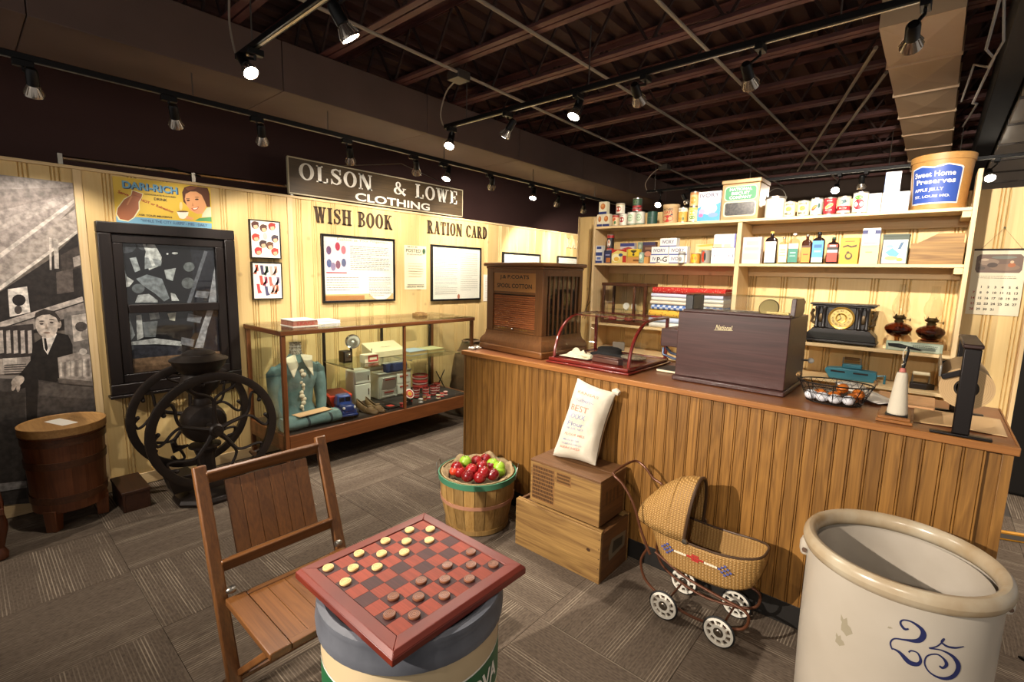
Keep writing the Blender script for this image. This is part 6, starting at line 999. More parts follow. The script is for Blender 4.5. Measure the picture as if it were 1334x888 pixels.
texts('maker_script', [('National', .026, .255, .315, .085)], M('gold_script', 'c4b48c', .35, .6), t, XYZ(0, .0215, 0) @ FRONT, bold=.01, shear=.3); decal('script_flourish', [('b5a67e', [(.205,.297),(.3,.303),(.3,.306),(.205,.3)])], PRINT, t, XYZ(0, .0215, 0) @ FRONT)
dr = MB().box(-.13, .0065, .12, .34, .165, .27).build('side_box', REG, t, bevel=.004); MB().tube([(-.11,.12,.155),(-.1,.1,.12),(-.04,.11,.1),(.0,.12,.1)], .008, 8).build('crank_lever', M('blue_steel', '4a5468', .3, .8), dr); MB().tube([(-.11,.16,.155),(-.06,.12,.13),(.0,.12,.12)], .008, 8).build('crank_lever', M('blue_steel', '4a5468'), dr)
MB().tube([(L_-.008,.4,.14),(L_+.03,.4,.14)], .006, 8).build('side_crank', STEEL, t); MB().ball((L_+.035,.4,.14), .015, 12, 8).build('white_knob', WHITEINK, t)

# ------------------------------------------------------------------ wire egg basket
WIRE = M('dark_wire', '201a16', .5, .6); ex, ey = 4.015, .255
t = thing('wire_egg_basket', 'oval black wire basket holding white and orange eggs', 'basket', (ex, ey, HC), R(4))
def eb(a, v): k = .74+.26*v; return V((.148*k*math.cos(a), .105*k*math.sin(a), .004+.092*v))
for v, r in ((0, .0025), (1, .0032), (.5, .0016)): MB().tube([eb(2*PI*i/36, v) for i in range(36)], r, 6, closed=True).build('hoop_wire', WIRE, t)
for s_ in (-1, 1):
    b = MB()
    for k in range(26): b.tube([eb(2*PI*(k/26)+s_*.5*v, v) for v in (0, .35, .7, 1)], .0007, 4)
    tag(b.build('wire_mesh', WIRE, t), kind='stuff')
for k in range(8): MB().tube([eb(2*PI*k/8, v) for v in (0, .5, 1)], .002, 5).build('upright_wire', WIRE, t)
b = MB()
for k in range(-4, 5): y = .017*k; x = .108*math.sqrt(max(0, 1-(y/.077)**2)); b.tube([(-x,y,.004),(x,y,.004)], .001, 4)
tag(b.build('bottom_mesh', WIRE, t), kind='stuff')
for s_ in (-1, 1): h_ = MB().tube([(s_*.148,-.04,.096),(s_*.152,-.04,.118),(s_*.152,.04,.118),(s_*.148,.04,.096)], .002, 6).build('bail_handle', WIRE, t); MB().tube([(s_*.152,-.028,.118),(s_*.152,.028,.118)], .009, 10).build('wooden_grip', CRW, h_)
def egg(label, gp, mat, x, y, z, rx=0, ry=0, rz=0):
    b = MB().lathe([(max(1e-5, .0225*math.sin(PI*i/14)*(1-.12*math.cos(PI*i/14)*-1)), -.029*math.cos(PI*i/14)) for i in range(15)], 18, cap=False); o = b.build('egg', mat, None); o.location = (ex+x, ey+y, HC+z); o.rotation_euler = (R(rx), R(ry), R(rz)); return tag(o, label, 'egg', gp)
WEG = M('white_eggshell', 'd8d8dc', .5); OEG = M('orange_eggshell', 'c9701f', .5, c2='b8621a', ns=20)
for i, (x, y) in enumerate(((-.085,-.035), (-.035,-.055), (.015,-.06), (.065,-.045))): egg('white egg in the front row of the wire basket, %s from the register' % ('first','second','third','fourth')[i], 'white eggs', WEG, x, y, .031, 0, 90, 20*i)
for i, (x, y, z, lb) in enumerate(((-.055,-.005,.036,'orange egg behind the two leftmost white eggs'), (.0,.0,.032,'orange egg half hidden behind the middle white eggs'), (.03,.02,.07,'topmost orange egg of the wire basket'), (.07,.005,.033,'orange egg behind the rightmost white egg'), (.09,.035,.05,'orange egg against the right side of the wire basket'))): egg(lb, 'orange eggs', OEG, x, y, z, 20, 70, 40*i)
for i, (x, y, lb) in enumerate(((-.055, .045, 'grey woven roll at the left of the egg basket'), (.0, .055, 'grey woven roll at the back of the egg basket'))): t = thing('woven_roll', lb, 'roll', (ex+x, ey+y, HC+.035), R(25), 'woven rolls in the egg basket'); MB().tube([(-.035,0,.0),(.035,0,.0)], .018, 14).build('roll', M('grey_knit', '8a8478', .9, c2='5c564c', ns=150, bump=.8, bs=300), t); MB().tube([(-.037,0,0),(.037,0,0)], .007, 8).build('core', CREAM, t)
t = thing('paper_cloth', 'white curled sheet of paper behind the egg basket', 'paper', (4.12, .45, HC), R(-35)); MB().grid(lambda u, v: ((u-.5)*.24, (v-.5)*.13, .012+.05*(1-u)**1.5), 12, 3).build('sheet', PAPER, t, solid=.003); MB().box(-.1, .1, -.05, .05, 0, .01).build('pad', DKW, t, bevel=.002)

# ------------------------------------------------------------------ twine cone on its stand
t = thing('twine_stand', 'stacked brown boards carrying the cone of string', 'stand', (4.255, .14, HC)); MB().box(-.062, .058, -.1, .1, 0, .012).build('lower_board', OAK_EDGE, t, bevel=.002); MB().box(-.056, .05, -.094, .096, .0125, .024).build('upper_board', OAK_EDGE, t, bevel=.002); MB().box(-.035, .04, -.075, -.015, .0245, .03).build('iron_plate', BLACK, t, bevel=.002)
t = thing('string_cone', 'tall cone of white string on a black spindle', 'string', (4.258, .095, HC+.031)); pr = [(.0001,0),(.033,0),(.035,.006)]
for k in range(26): r = .0345-.0165*k/26; z = .008+.0063*k; pr += [(r+.0008,z),(r-.0004,z+.0031)]
pr += [(.016,.175),(.0001,.176)]; MB().lathe(pr, 24, cap=False).build('wound_string', M('white_string', 'd0c6b0', .85, bump=.4, bs=200), t); MB().lathe([(.011,.176),(.012,.178),(.009,.192),(.006,.194)], 14).build('cone_tip', M('pink_cone', 'b86a5c', .6), t)
MB().tube([(0,0,.19),(.004,0,.225),(.01,0,.265),(.006,0,.285)], [.006,.006,.004,.003], 8).build('spindle', BLACK, t); MB().tube([(.006,0,.283),(-.006,.0,.26),(-.004,0,.23),(.004,-.004,.215),(-.006,-.006,.205)], .0018, 5).build('loose_end', M('white_string', 'd0c6b0'), t)
# ------------------------------------------------------------------ wrapping paper cutter
KR = M('kraft_paper', 'c4a273', .7, c2='ba9768', ns=4); IRN = M('black_iron_bar', '1d1715', .4, .5); t = thing('paper_cutter', 'black iron wrapping paper cutter holding a big roll', 'paper cutter', (4.452, .03, HC))
for y in (-.02, .42): MB().box(-.088, .088, y-.014, y+.014, 0, .01).build('foot', IRN, t, bevel=.003); MB().box(-.025, .025, y-.011, y+.011, .0105, .335).build('post', IRN, t, bevel=.004)
MB().box(-.029, .029, -.034, .435, .3355, .352).build('top_bar', M('worn_red_iron', '3a2622', .45, .4), t, bevel=.005)
MB().tube([(0,-.02,.18),(0,.42,.18)], .009, 10).build('spindle', IRN, t)
for y in (.005, .405): MB().bar((.0,y,.25), (-.075,y,.215), .012, .02).build('blade_arm', IRN, t, bevel=.002)
MB().bar((-.08,.0,.238), (-.08,.41,.238), .008, .045).build('blade', STEEL, t, bevel=.002)
t = thing('paper_roll', 'big roll of tan wrapping paper in the iron cutter', 'paper roll', (4.452, .03, HC+.18)); m = XYZ(0,.2,0) @ RX(90)
MB().lathe([(.036,-.185),(.079,-.185),(.079,.185),(.036,.185),(.036,-.185)], 48, m=m, cap=False).build('roll', KR, t)
for k in range(6): MB().lathe([(.042+.006*k,.1852),(.0425+.006*k,.1852)], 40, m=m, cap=False).build('edge_ring', M('kraft_edge', '94714a', .8), t)
MB().lathe([(.030,-.18),(.035,-.18),(.035,.18),(.030,.18),(.030,-.18)], 30, m=m, cap=False).build('core', M('dark_core', '2a211a', .8), t)
t = thing('kraft_sheet', 'tan sheet of wrapping paper lying at the counter end', 'paper', (4.47, .25, HC)); MB().grid(lambda u, v: (-.16+.28*u, -.12+.36*v-.06*u*v, .001+.004*math.sin(3*u+2*v)**2), 10, 10).build('sheet', KR, t, solid=.001)
t = thing('pale_board', 'pale pinkish board lying on the counter behind the string', 'board', (4.28, .52, HC)); MB().box(-.12, .1, -.11, .16, 0, .012).build('panel', W('pale_board_wood', 'c99a6c', 'b48456', 'X', 1, .5), t, bevel=.002)
t = thing('dark_ledger', 'dark flat ledger lying on the counter beside the showcase', 'book', (3.15, .42, HC)); MB().box(-.06, .06, -.08, .08, .003, .014).build('pages', CREAM, t); MB().box(-.062, .062, -.082, .082, .0145, .018).build('cover', M('dark_cover', '3a322c', .6), t)
t = thing('white_tissue', 'crumpled white paper at the left corner of the counter', 'paper', (1.752, .1, HC)); MB().grid(lambda u, v: ((u-.5)*.045, (v-.5)*.1, .004+.035*abs(mnoise.noise(V((u*4,v*4,2))))), 10, 10).build('crumple', PAPER, t, solid=.002)
# bottom shelf things seen past the egg basket
TL = M('teal_enamel', '3a7a8a', .4, c2='326c7a', ns=8); t = thing('teal_metal_case', 'teal enamelled metal case with wooden handle under the lower shelf', 'case', (3.92, 1.9, .8965)); b = MB(); b.prism([(-.13,0),(.14,0),(.155,.03),(.15,.075),(-.05,.085),(-.16,.075),(-.165,.055)], -.05, .05, XYZ(0,0,0) @ FRONT); b.build('body', TL, t, bevel=.006)
for x in (-.08, .06): MB().box(x-.045, x+.045, -.0515, -.0505, .05, .062).build('slot', INK, t)
MB().box(-.06, .06, -.03, .03, .0855, .115).build('upper_box', TL, t, bevel=.005); MB().tube([(-.06,0,.115),(-.06,0,.155),(.05,0,.155),(.05,0,.115)], .006, 8).build('handle_frame', STEEL, t); MB().tube([(-.05,0,.155),(.04,0,.155)], .011, 10).build('handle_grip', CRW, t); MB().tube([(.15,-.02,.05),(.2,-.02,.06),(.2,-.02,.0)], .008, 8).build('crank', TL, t)
t = thing('sad_iron', 'dark flat iron with pale handle under the lower shelf', 'iron', (4.32, 1.9, .8965)); b = MB(); b.prism([(-.06,-.04),(.03,-.04),(.075,0),(.03,.04),(-.06,.04)], 0, .04); b.build('sole', IRON, t, bevel=.005); MB().tube([(-.05,0,.04),(-.05,0,.1),(.04,0,.1),(.04,0,.04)], .007, 8).build('bracket', STEEL, t); MB().tube([(-.05,0,.105),(.04,0,.105)], .013, 10).build('grip', CREAM, t)

# ------------------------------------------------------------------ goods on the shelves
ZT, ZM, ZL = 2.1005, 1.7455, 1.1555; YF = 1.80
def sh_(shapes, w, h): return [(c, [(u*w, v*h) for u, v in p]) for c, p in shapes]
def carton(name, label, cat, x0, x1, z0, z1, dep, col, shapes=(), tx=(), y=YF, rz=0, group=None, bev=.0015, rough=.55, lid=None, side=None):
    w, h = x1-x0, z1-z0; t = thing(name, label, cat, ((x0+x1)/2, y+dep/2, z0), R(rz), group); c = M('card_'+col, col, rough)
    MB().box(-w/2, w/2, -dep/2, dep/2, 0, h).build('carton', c, t, bevel=bev)
    F = XYZ(0, -dep/2-.0004, 0) @ FRONT
    if shapes: decal('front_print', sh_(shapes, w, h), PRINT, t, F, step=.00006)
    for s_, hh, u, v, ww, ink in tx: texts('lettering', [(s_, hh*h, u*w, v*h, ww*w)], ink, t, F, depth=.0018, bold=.02)
    if lid: MB().box(-w/2-.002, w/2+.002, -dep/2-.002, dep/2+.002, h-.012, h+.002).build('lid', M('card_'+lid, lid, rough), t, bevel=.002)
    if side: MB().box(w/2+.0004, w/2+.0012, -dep/2+.002, dep/2-.002, .002, h-.002).build('side_print', M('card_'+side, side, rough), t)
    return t
TINM = M('tin_metal', 'b5aea2', .3, .9)
def can(name, label, cat, xc, r, z0, h, col, bands=(), shapes=(), tx=(), y=None, rz=0, group=None, lid=None, label_h=(.06,.94)):
    t = thing(name, label, cat, (xc, (YF+r+.004) if y is None else y, z0), R(rz), group); lm = lid or TINM
    MB().lathe([(.0001,.001),(r-.002,0),(r,.002),(r,.004),(r-.0015,.006),(r-.0015,h-.006),(r,h-.004),(r,h-.001),(r-.003,h),(r-.004,h-.003),(.0001,h-.003)], 28, cap=False).build('can_body', lm, t)
    lb = MB().lathe([(r-.0006,h*label_h[0]),(r-.0006,h*label_h[1])], 28, cap=False).build('paper_label', M('card_'+col, col, .5), t)
    for v0, v1, c in bands: MB().lathe([(r-.0002,h*v0),(r-.0002,h*v1)], 28, cap=False).build('label_band', M('card_'+c, c, .5), lb)
    F = FRONT
    if shapes: decal('label_picture', [(c, [(u*r*2, v*h) for u, v in p]) for c, p in shapes], PRINT, lb, F, n0=.0004, step=.00015, wrap=r)
    for s_, hh, u, v, ww, ink in tx: texts('lettering', [(s_, hh*h, u*2*r, v*h, ww*2*r)], ink, lb, F, depth=.0022, wrap=r, bold=.02)
    return t
def bottle(name, label, xc, w, d, h, glass, lab, labz, cap_, neck=.3, sh=.68, z0=None, tx=(), stripes=()):
    t = thing(name, label, 'bottle', (xc, YF+d/2+.006, ZM if z0 is None else z0), 0, 'medicine bottles'); n = 24; vs = []; fs = []
    def sec(k, kx, z):
        for i in range(n):
            a = 2*PI*i/n; c, s_ = math.cos(a), math.sin(a); e = .45*k+1*(1-k); vs.append((abs(c)**e*(1 if c > 0 else -1)*w/2*kx, abs(s_)**e*(1 if s_ > 0 else -1)*(d/2*k+w/2*kx*(1-k)), z))
    zz = [(1,.94,0),(1,1,.01*1),(1,1,h*sh),(1,.97,h*(sh+.05)),(.6,.75,h*(sh+.11)),(0,neck,h*(sh+.15)),(0,neck,h*.9),(0,neck+.05,h*.905),(0,neck+.05,h*.93)]
    for k, kx, z in zz: sec(k, kx, z)
    for j in range(len(zz)-1):
        for i in range(n): fs.append((j*n+i, j*n+(i+1) % n, (j+1)*n+(i+1) % n, (j+1)*n+i))
    fs.append(tuple(range(n))[::-1]); fs.append(tuple((len(zz)-1)*n+i for i in range(n))); b = MB(); b.add(vs, fs); b.build('glass_body', glass, t, smooth=40)
    MB().lathe([(w/2*neck*.95,h*.931),(w/2*neck*1.1,h*.935),(w/2*neck*1.1,h*.99),(.0001,h)], 16, cap=False).build('stopper', cap_, t)
    F = XYZ(0, -d/2-.0012, 0) @ FRONT; lw = w*.86
    MB().box(-lw/2, lw/2, -d/2-.0012, -d/2+.001, h*labz[0], h*labz[1]).build('paper_label', M('card_'+lab, lab, .5), t)
    if stripes: decal('label_print', [(c, rec(u0*lw, u1*lw, v0*h, v1*h)) for c, u0, u1, v0, v1 in stripes], PRINT, t, F)
    for s_, hh, u, v, ww, ink in tx: texts('lettering', [(s_, hh*h, u*lw, v*h, ww*lw)], ink, t, F, depth=.001)
    return t
NAVY, WH, RD_, GRN, YL = INKB, WHITEINK, INKR, M('green_print', '2f6a44', .6), M('yellow_print', 'd8a92c', .5)
# --- top shelf, left bay
veg = [('d8ceb0', rec(-.5,.5,0,1)), ('20306a', rec(-.5,.5,.0,.2)), ('b5652a', ell(0,.62,.3,.24)), ('cf8a4a', ell(-.06,.68,.18,.12))]
carton('grocery_tin', 'left of the two blue-footed tins at the left end of the top shelf', 'tin', 1.727, 1.785, ZT, ZT+.118, .055, 'd8ceb0', veg); carton('grocery_tin', 'right of the two blue-footed tins at the left end of the top shelf', 'tin', 1.79, 1.866, ZT, ZT+.118, .055, 'd8ceb0', veg)
carton('grocery_tin', 'blue-footed tin stacked on the two leftmost tins', 'tin', 1.742, 1.83, ZT+.1185, ZT+.238, .055, 'd8ceb0', veg)
can('food_can', 'small can with orange vegetables on the top shelf', 'can', 1.913, .034, ZT, .108, 'd0b890', [(.75,.94,'a83a2c')], [('c86a2a', ell(-.1,.55,.2,.14)), ('3f6a30', ell(.15,.3,.16,.14)), ('b84a24', ell(.1,.6,.14,.12))])
can('food_can', 'white can with red oval on the top shelf', 'can', 1.993, .038, ZT, .113, 'ded6c4', [], [('a8322c', ell(0,.5,.34,.22)), ('6a6a6a', rec(-.2,.2,.8,.86))])
can('food_can', 'can with a red tomato stacked on the smaller cans', 'can', 1.953, .042, ZT+.1135, .1, 'e0d8c4', [(.8,.94,'c8b890')], [('b8341c', ell(0,.45,.34,.26)), ('3a6a34', ell(.02,.66,.12,.06))])
for x, lb in ((2.08, 'left'), (2.168, 'right')): can('food_can', '%s of two white cans with pale green ovals' % lb, 'can', x, .041, ZT, .123, 'dcd6c6', [(.06,.12,'6a8a6a')], [('9ab890', ell(0,.55,.36,.27)), ('c2d4b4', ell(0,.55,.26,.18)), ('4a6a4a', rec(-.18,.18,.52,.58))])
can('food_can', 'dark green and red can stacked on the pale green cans', 'can', 2.128, .044, ZT+.1235, .122, '2f4a36', [(.06,.45,'a8242c'), (.2,.3,'d8d0c0')], [('55704a', ell(0,.7,.3,.18))])
can('canister', 'plain dark green canister on the top shelf', 'canister', 2.285, .046, ZT, .115, '24483c', [], [('1b382f', rec(-.3,.3,.3,.7)), ('5a7a68', rec(-.2,.2,.5,.54))], lid=M('green_tin', '24483c', .4, .3))
can('oats_carton', 'round tan oats carton with red lettering on the top shelf', 'carton', 2.452, .073, ZT, .163, 'bd9a6a', [], [('b82c1c', ell(-.02,.25,.36,.18)), ('3a3a44', [(-.05,.3),(.3,.42),(.28,.52),(-.04,.4)])], [('MOTHER\'S', .1, 0, .74, .6, INK), ('OATS', .15, 0, .58, .55, RD_)], lid=M('tan_card', 'bd9a6a', .6), label_h=(.0,.86))
MB().lathe([(.0745,.142),(.0755,.144),(.0755,.166),(.0001,.166)], 28, cap=False).build('lid', M('card_c9a878', 'c9a878', .6), bpy.data.objects[-1] if False else [o for o in bpy.data.objects if o.name.startswith('oats_carton')][0])
peach = [('d8912c', ell(0,.42,.36,.26)), ('e0a848', ell(-.08,.48,.22,.16)), ('5a6a34', ell(.22,.25,.14,.1))]
can('food_can', 'can of peaches with white top band beside the oats', 'can', 2.575, .04, ZT, .13, 'd8a04a', [(.72,.94,'e4dcc8')], peach, [('PEACHES', .08, 0, .83, .7, NAVY)])
can('food_can', 'lower of two stacked yellow fruit cans', 'can', 2.668, .043, ZT, .13, 'e0d4a8', [(.78,.94,'d8c060')], [('d8b02c', ell(0,.6,.34,.16)), ('6a8a3c', ell(.05,.3,.3,.12))]); can('food_can', 'upper of two stacked yellow fruit cans', 'can', 2.672, .042, ZT+.1305, .125, 'd2b078', [(.78,.94,'b87a44')], [('d88a1c', ell(0,.42,.3,.24))])
carton('soap_flakes_box', 'tall white and blue soap flakes box on the top shelf', 'box', 2.718, 2.905, ZT, ZT+.243, .07, 'e4e2e0', [('4f9ad0', [(-.5,.0),(.5,.0),(.5,.62),(.2,.5),(-.1,.62),(-.5,.45)]), ('dfe6ee', ell(0,.42,.36,.2)), ('e0a0c0', ell(-.3,.32,.14,.1)), ('7a94c4', ell(.2,.2,.22,.08)), ('d06a9a', ell(-.34,.2,.1,.06)), ('b9d0e8', ell(.1,.4,.2,.1))], [('IVORY', .14, 0, .87, .85, M('grey_blue_print', '6a6478', .6)), ('FLAKES', .1, 0, .72, .6, M('pale_blue_print', 'a8a4b8', .6))])
TINT = M('tan_tinplate', 'a8875c', .4, .2, c2='947448', ns=6)
t = thing('biscuit_tin', 'square tan biscuit tin with green label and dark window', 'tin', (3.055, YF+.14, ZT)); MB().box(-.145, .145, -.135, .135, 0, .285).build('tin_body', TINT, t, bevel=.005); MB().box(-.151, .151, -.141, .141, .2855, .318).build('lid', TINT, t, bevel=.005)
rr_ = lambda cx, cy, w, h, r: [p for q in ((1,1,0),(-1,1,90),(-1,-1,180),(1,-1,270)) for p in [(cx+q[0]*(w/2-r)+r*math.cos(R(q[2]+k*30)), cy+q[1]*(h/2-r)+r*math.sin(R(q[2]+k*30))) for k in range(4)]]
decal('label_print', [('d8cba8', rr_(0,.208,.25,.118,.03)), ('3f8a5c', rr_(0,.208,.236,.104,.026)), ('d8cba8', rr_(0,.085,.25,.12,.022))], PRINT, t, XYZ(0,-.1355,0) @ FRONT); texts('lettering', [('NATIONAL', .024, 0, .24, .17), ('BISCUIT', .024, 0, .208, .14), ('COMPANY', .024, 0, .176, .17)], WH, t, XYZ(0,-.1365,0) @ FRONT, bold=.03)
b = MB(); b.prism(rr_(0,.085,.225,.1,.016), 0, .004, XYZ(0,-.136,0) @ FRONT); b.build('window', M('dark_tin_window', '3a3838', .3, .4, c2='55524e', ns=60), t)
# --- top shelf, right bay
t = thing('tin_pail', 'white tin pail with wire bail on the top shelf', 'pail', (3.302, YF+.075, ZT)); MB().lathe([(.0001,0),(.069,0),(.07,.004),(.07,.155),(.072,.158),(.07,.16),(.0001,.158)], 32, cap=False).build('body', M('white_tin', 'dcd8cc', .4), t); MB().lathe([(.0712,.146),(.074,.147),(.074,.163),(.0001,.164)], 32, cap=False).build('lid', TINM, t)
MB().tube([(-.073*math.cos(R(a)), -.01, .14+.09*math.sin(R(a))) for a in range(0, 181, 12)], .0025, 6).build('bail', STEEL, t); decal('label_print', [('d6cfc0', rec(-.045,.045,.03,.04)), ('c9c0ae', rec(-.045,.045,.02,.025))], PRINT, t, FRONT, wrap=.07)
for x, lb in ((3.413, 'left'), (3.505, 'right')): can('milk_can', '%s of two cream milk cans with black lettering' % lb, 'can', x, .04, ZT, .116, 'd8cda8', [], [('b8942c', ell(0,.5,.24,.16)), ('8a6a24', ell(.05,.45,.12,.08))], [('ANGUS', .14, 0, .8, .66, INK), ('MILK', .16, 0, .2, .6, INK)])
can('food_can', 'pale blue can with a sausage picture on the top shelf', 'can', 3.59, .04, ZT, .127, 'a9b8b4', [(.8,.94,'c0c8c0')], [('8a4a24', ell(-.1,.45,.26,.12,30)), ('c08a3c', ell(-.1,.47,.2,.05,30)), ('3f5a50', ell(.26,.55,.1,.14))])
can('food_can', 'red can with a pale green fruit on the top shelf', 'can', 3.674, .041, ZT, .124, 'a3202a', [(.06,.16,'8a1a22')], [('c8c08a', ell(0,.5,.34,.12,20)), ('8a9a4a', ell(0,.5,.26,.07,20)), ('d8ccb0', rec(-.24,.24,.24,.3)), ('d8ccb0', rec(-.2,.2,.78,.83))])
can('food_can', 'red can with a fish picture on the top shelf', 'can', 3.76, .042, ZT, .127, 'a3202a', [(.45,.94,'c9bfa4'), (.08,.2,'d8d0bc')], [('3a6a6a', ell(0,.68,.3,.1,10)), ('2a4a50', ell(.1,.7,.12,.05)), ('d8ccb0', rec(-.26,.26,.3,.36))])
can('food_can', 'large white can with a red apple on the top shelf', 'can', 3.856, .047, ZT, .148, 'e2ddd0', [], [('b81c2c', ell(-.05,.42,.34,.24)), ('5a9a3c', ell(-.08,.74,.26,.1)), ('e8e2d6', rec(.1,.4,.1,.2))])
carton('white_carton', 'plain white carton with faint pink print beside the apple can', 'carton', 3.907, 3.978, ZT, ZT+.128, .06, 'e4e0d6', [('d8a894', [(-.1,.2),(.2,.3),(.3,.6),(.1,.8),(-.05,.5)])]); carton('white_carton', 'wide plain white box next to the wooden bucket', 'box', 3.982, 4.128, ZT, ZT+.128, .09, 'e6e3dc', [('d4d0c6', rec(-.4,.4,.4,.44))]); carton('white_carton', 'white and blue carton stacked on the wide white box', 'carton', 3.985, 4.07, ZT+.1285, ZT+.262, .055, 'dfe2e6', [('8aa0d0', rec(-.5,-.4,0,1)), ('6a86c4', rec(-.3,.1,.3,.5)), ('c4cee4', rec(-.2,.4,.6,.8))], rz=4)
BKT = W('bucket_wood', 'b98a4c', 'a2743a', 'X', 1, .5, .05, contrast=.25); t = thing('jam_bucket', 'large tan fibre bucket with blue paper label on the top shelf', 'bucket', (4.272, YF+.15, ZT)); rb_, rt2, hb = .138, .16, .315
MB().lathe([(.0001,.002),(rb_,.0),(rb_+.002,.01),(rt2,hb)], 48, cap=False).build('body', BKT, t); MB().lathe([(rt2-.002,hb-.005),(rt2+.005,hb-.005),(rt2+.008,hb+.034),(rt2+.002,hb+.038),(.0001,hb+.038)], 48, cap=False).build('lid', BKT, t); MB().lathe([(rb_+.001,.004),(rb_+.004,.004),(rb_+.006,.03),(rb_+.004,.03)], 48, cap=False).build('bottom_hoop', BKT, t)
th = math.atan2(rt2-rb_, hb); Fb = RZ(-8) @ Matrix(((1,0,0,0),(0,1,math.tan(th)*-1,0),(0,0,1,0),(0,0,0,1)))
def bk(p): return p
def bk(u, v, k): r = rb_+(rt2-rb_)*v/hb+k; a = u/rb_-.25; return (r*math.sin(a), -r*math.cos(a), v)
def topz(u): return .275-abs(abs(u)-.06)*.25 if abs(u) < .13 else .25
b = MB(); b.cur = 'd8d4d0'; b.grid(lambda u, v: bk(-.124+.262*u, .036+v*(topz(-.124+.262*u)+.009-.036), .0014), 28, 6); b.cur = '2c4a9a'; b.grid(lambda u, v: bk(-.115+.245*u, .045+v*(topz(-.115+.245*u)-.045), .0022), 28, 6)
lb_ = b.build('paper_label', PRINT, t, smooth=0)
b = MB()
for s_, hh, u0, v0, ww in (('Sweet Home', .034, .0, .225, .2), ('Preserves', .032, .01, .18, .19), ('APPLE JELLY', .026, -.02, .125, .15), ('ST. LOUIS MO.', .016, 0, .085, .18)):
    vs, fs, w_, h_ = raw_text(s_, .02); q = []
    for x, y in vs: u, v = u0+x*ww/w_, v0+y*hh/h_; q.append(bk(u, v, .0034))
    b.add(q, fs)
tag(b.build('label_lettering', WH, lb_, smooth=0), kind='stuff')
# --- middle shelf, left bay
carton('blue_carton', 'blue and white carton at the left end of the middle shelf', 'carton', 1.729, 1.803, ZM, ZM+.172, .05, 'd4d2cc', [('1f3470', rec(-.5,.5,.0,.14)), ('1f3470', rec(-.5,.5,.42,.62)), ('1f3470', rec(-.35,.35,.8,.94)), ('5a6aa0', rec(-.3,.3,.2,.34))])
carton('dark_blue_box', 'dark blue box with an orange spot under the red tin', 'box', 1.825, 1.905, ZM, ZM+.122, .05, '262a4a', [('b86a2c', rec(-.2,.4,.06,.42)), ('8a94b8', rec(-.3,.3,.6,.7))])
can('red_tin', 'red and black tin with a white figure standing on the dark blue box', 'tin', 1.867, .036, ZM+.1225, .155, '1c1715', [(.78,.94,'a01f1c'), (.06,.14,'a01f1c')], [('e0d4c4', ell(0,.45,.26,.24)), ('b8744c', ell(.02,.55,.12,.1)), ('7a2018', rec(-.1,.12,.2,.34))])
carton('purple_box', 'blue and white box lying behind the corn flakes', 'box', 1.948, 2.1, ZM, ZM+.195, .05, 'c9c0bc', [('3c3f7a', rec(-.5,.5,.84,1)), ('a8483c', [(-.4,.72),(.1,.82),(.4,.74),(.0,.68)])], y=YF+.09)
carton('cereal_box', 'yellow and red cereal box on the middle shelf', 'box', 1.908, 2.068, ZM, ZM+.13, .045, 'd8c46a', [('b0241c', [(-.5,.7),(-.1,.95),(.5,.8),(.5,1),(-.5,1)]), ('e6dcb0', ell(-.2,.4,.28,.3)), ('3a4a7a', ell(.12,.6,.14,.12)), ('b0241c', rec(.25,.5,.05,.55)), ('d8a83c', ell(-.15,.3,.18,.16))])
carton('tan_box', 'low tan box under the yellow box on the middle shelf', 'box', 2.072, 2.292, ZM, ZM+.058, .05, 'c48c4a', [('7a4a1c', rec(-.2,.1,.3,.6))], y=YF+.004)
carton('yellow_box', 'yellow box with dark emblem standing on the tan box', 'box', 2.083, 2.2, ZM+.0585, ZM+.132, .045, 'd8b82c', [('3a3424', [(-.3,.75),(0,.45),(.3,.75),(.2,.85),(-.2,.85)]), ('3a3424', ell(0,.3,.1,.16)), ('b89a24', rec(-.45,.45,.05,.14))])
carton('brown_box', 'brown box with pale picture behind the yellow box', 'box', 2.187, 2.312, ZM, ZM+.2, .05, '5a3a30', [('3a3450', rec(-.5,.5,.85,1)), ('c98a6a', ell(-.05,.45,.28,.12)), ('8a6a50', rec(-.3,.3,.65,.75))], y=YF+.09)
carton('grey_green_box', 'grey-green box standing behind the tan box', 'box', 2.135, 2.182, ZM, ZM+.2, .05, '7d8a74', [('a8b09a', ell(0,.8,.3,.1))], y=YF+.09)
can('green_tin', 'small pale green tin in front of the tan box', 'tin', 2.226, .025, ZM, .102, '8fa894', [], [('d0d8c4', ell(0,.6,.3,.2)), ('5a7a64', rec(-.3,.3,.2,.26))], y=YF-.002+.0)
def soap(label, x0, x1, z0, front): 
    return carton('soap_box', label, 'soap box', x0, x1, z0, z0+.074, .07, 'dcdad4', [('2a3a8a', rec(-.5,.5,.0,.12))]+([] if front else []), [('IVORY', .42, 0, .55, .72, M('grey_blue_print', '6a6478'))], group='white soap boxes')
soap('white soap box in the bottom row, left, behind the P and G bar', 2.312, 2.48, ZM, 0); soap('white soap box in the bottom row, right, of the soap pyramid', 2.49, 2.655, ZM, 0); soap('white soap box in the middle row, left, of the soap pyramid', 2.32, 2.48, ZM+.0745, 0); soap('white soap box in the middle row, right, of the soap pyramid', 2.488, 2.652, ZM+.0745, 0); soap('white soap box on top of the soap pyramid', 2.398, 2.553, ZM+.149, 0)
carton('soap_bar', 'soap bar lettered P and G in front of the soap pyramid', 'soap', 2.372, 2.492, ZM, ZM+.068, .012, 'e0dcd2', [('1a1a1c', rec(-.48,-.15,.08,.16)), ('1a1a1c', rec(.15,.48,.84,.92))], [('P-G', .62, 0, .5, .8, INK)], y=YF-.0125)
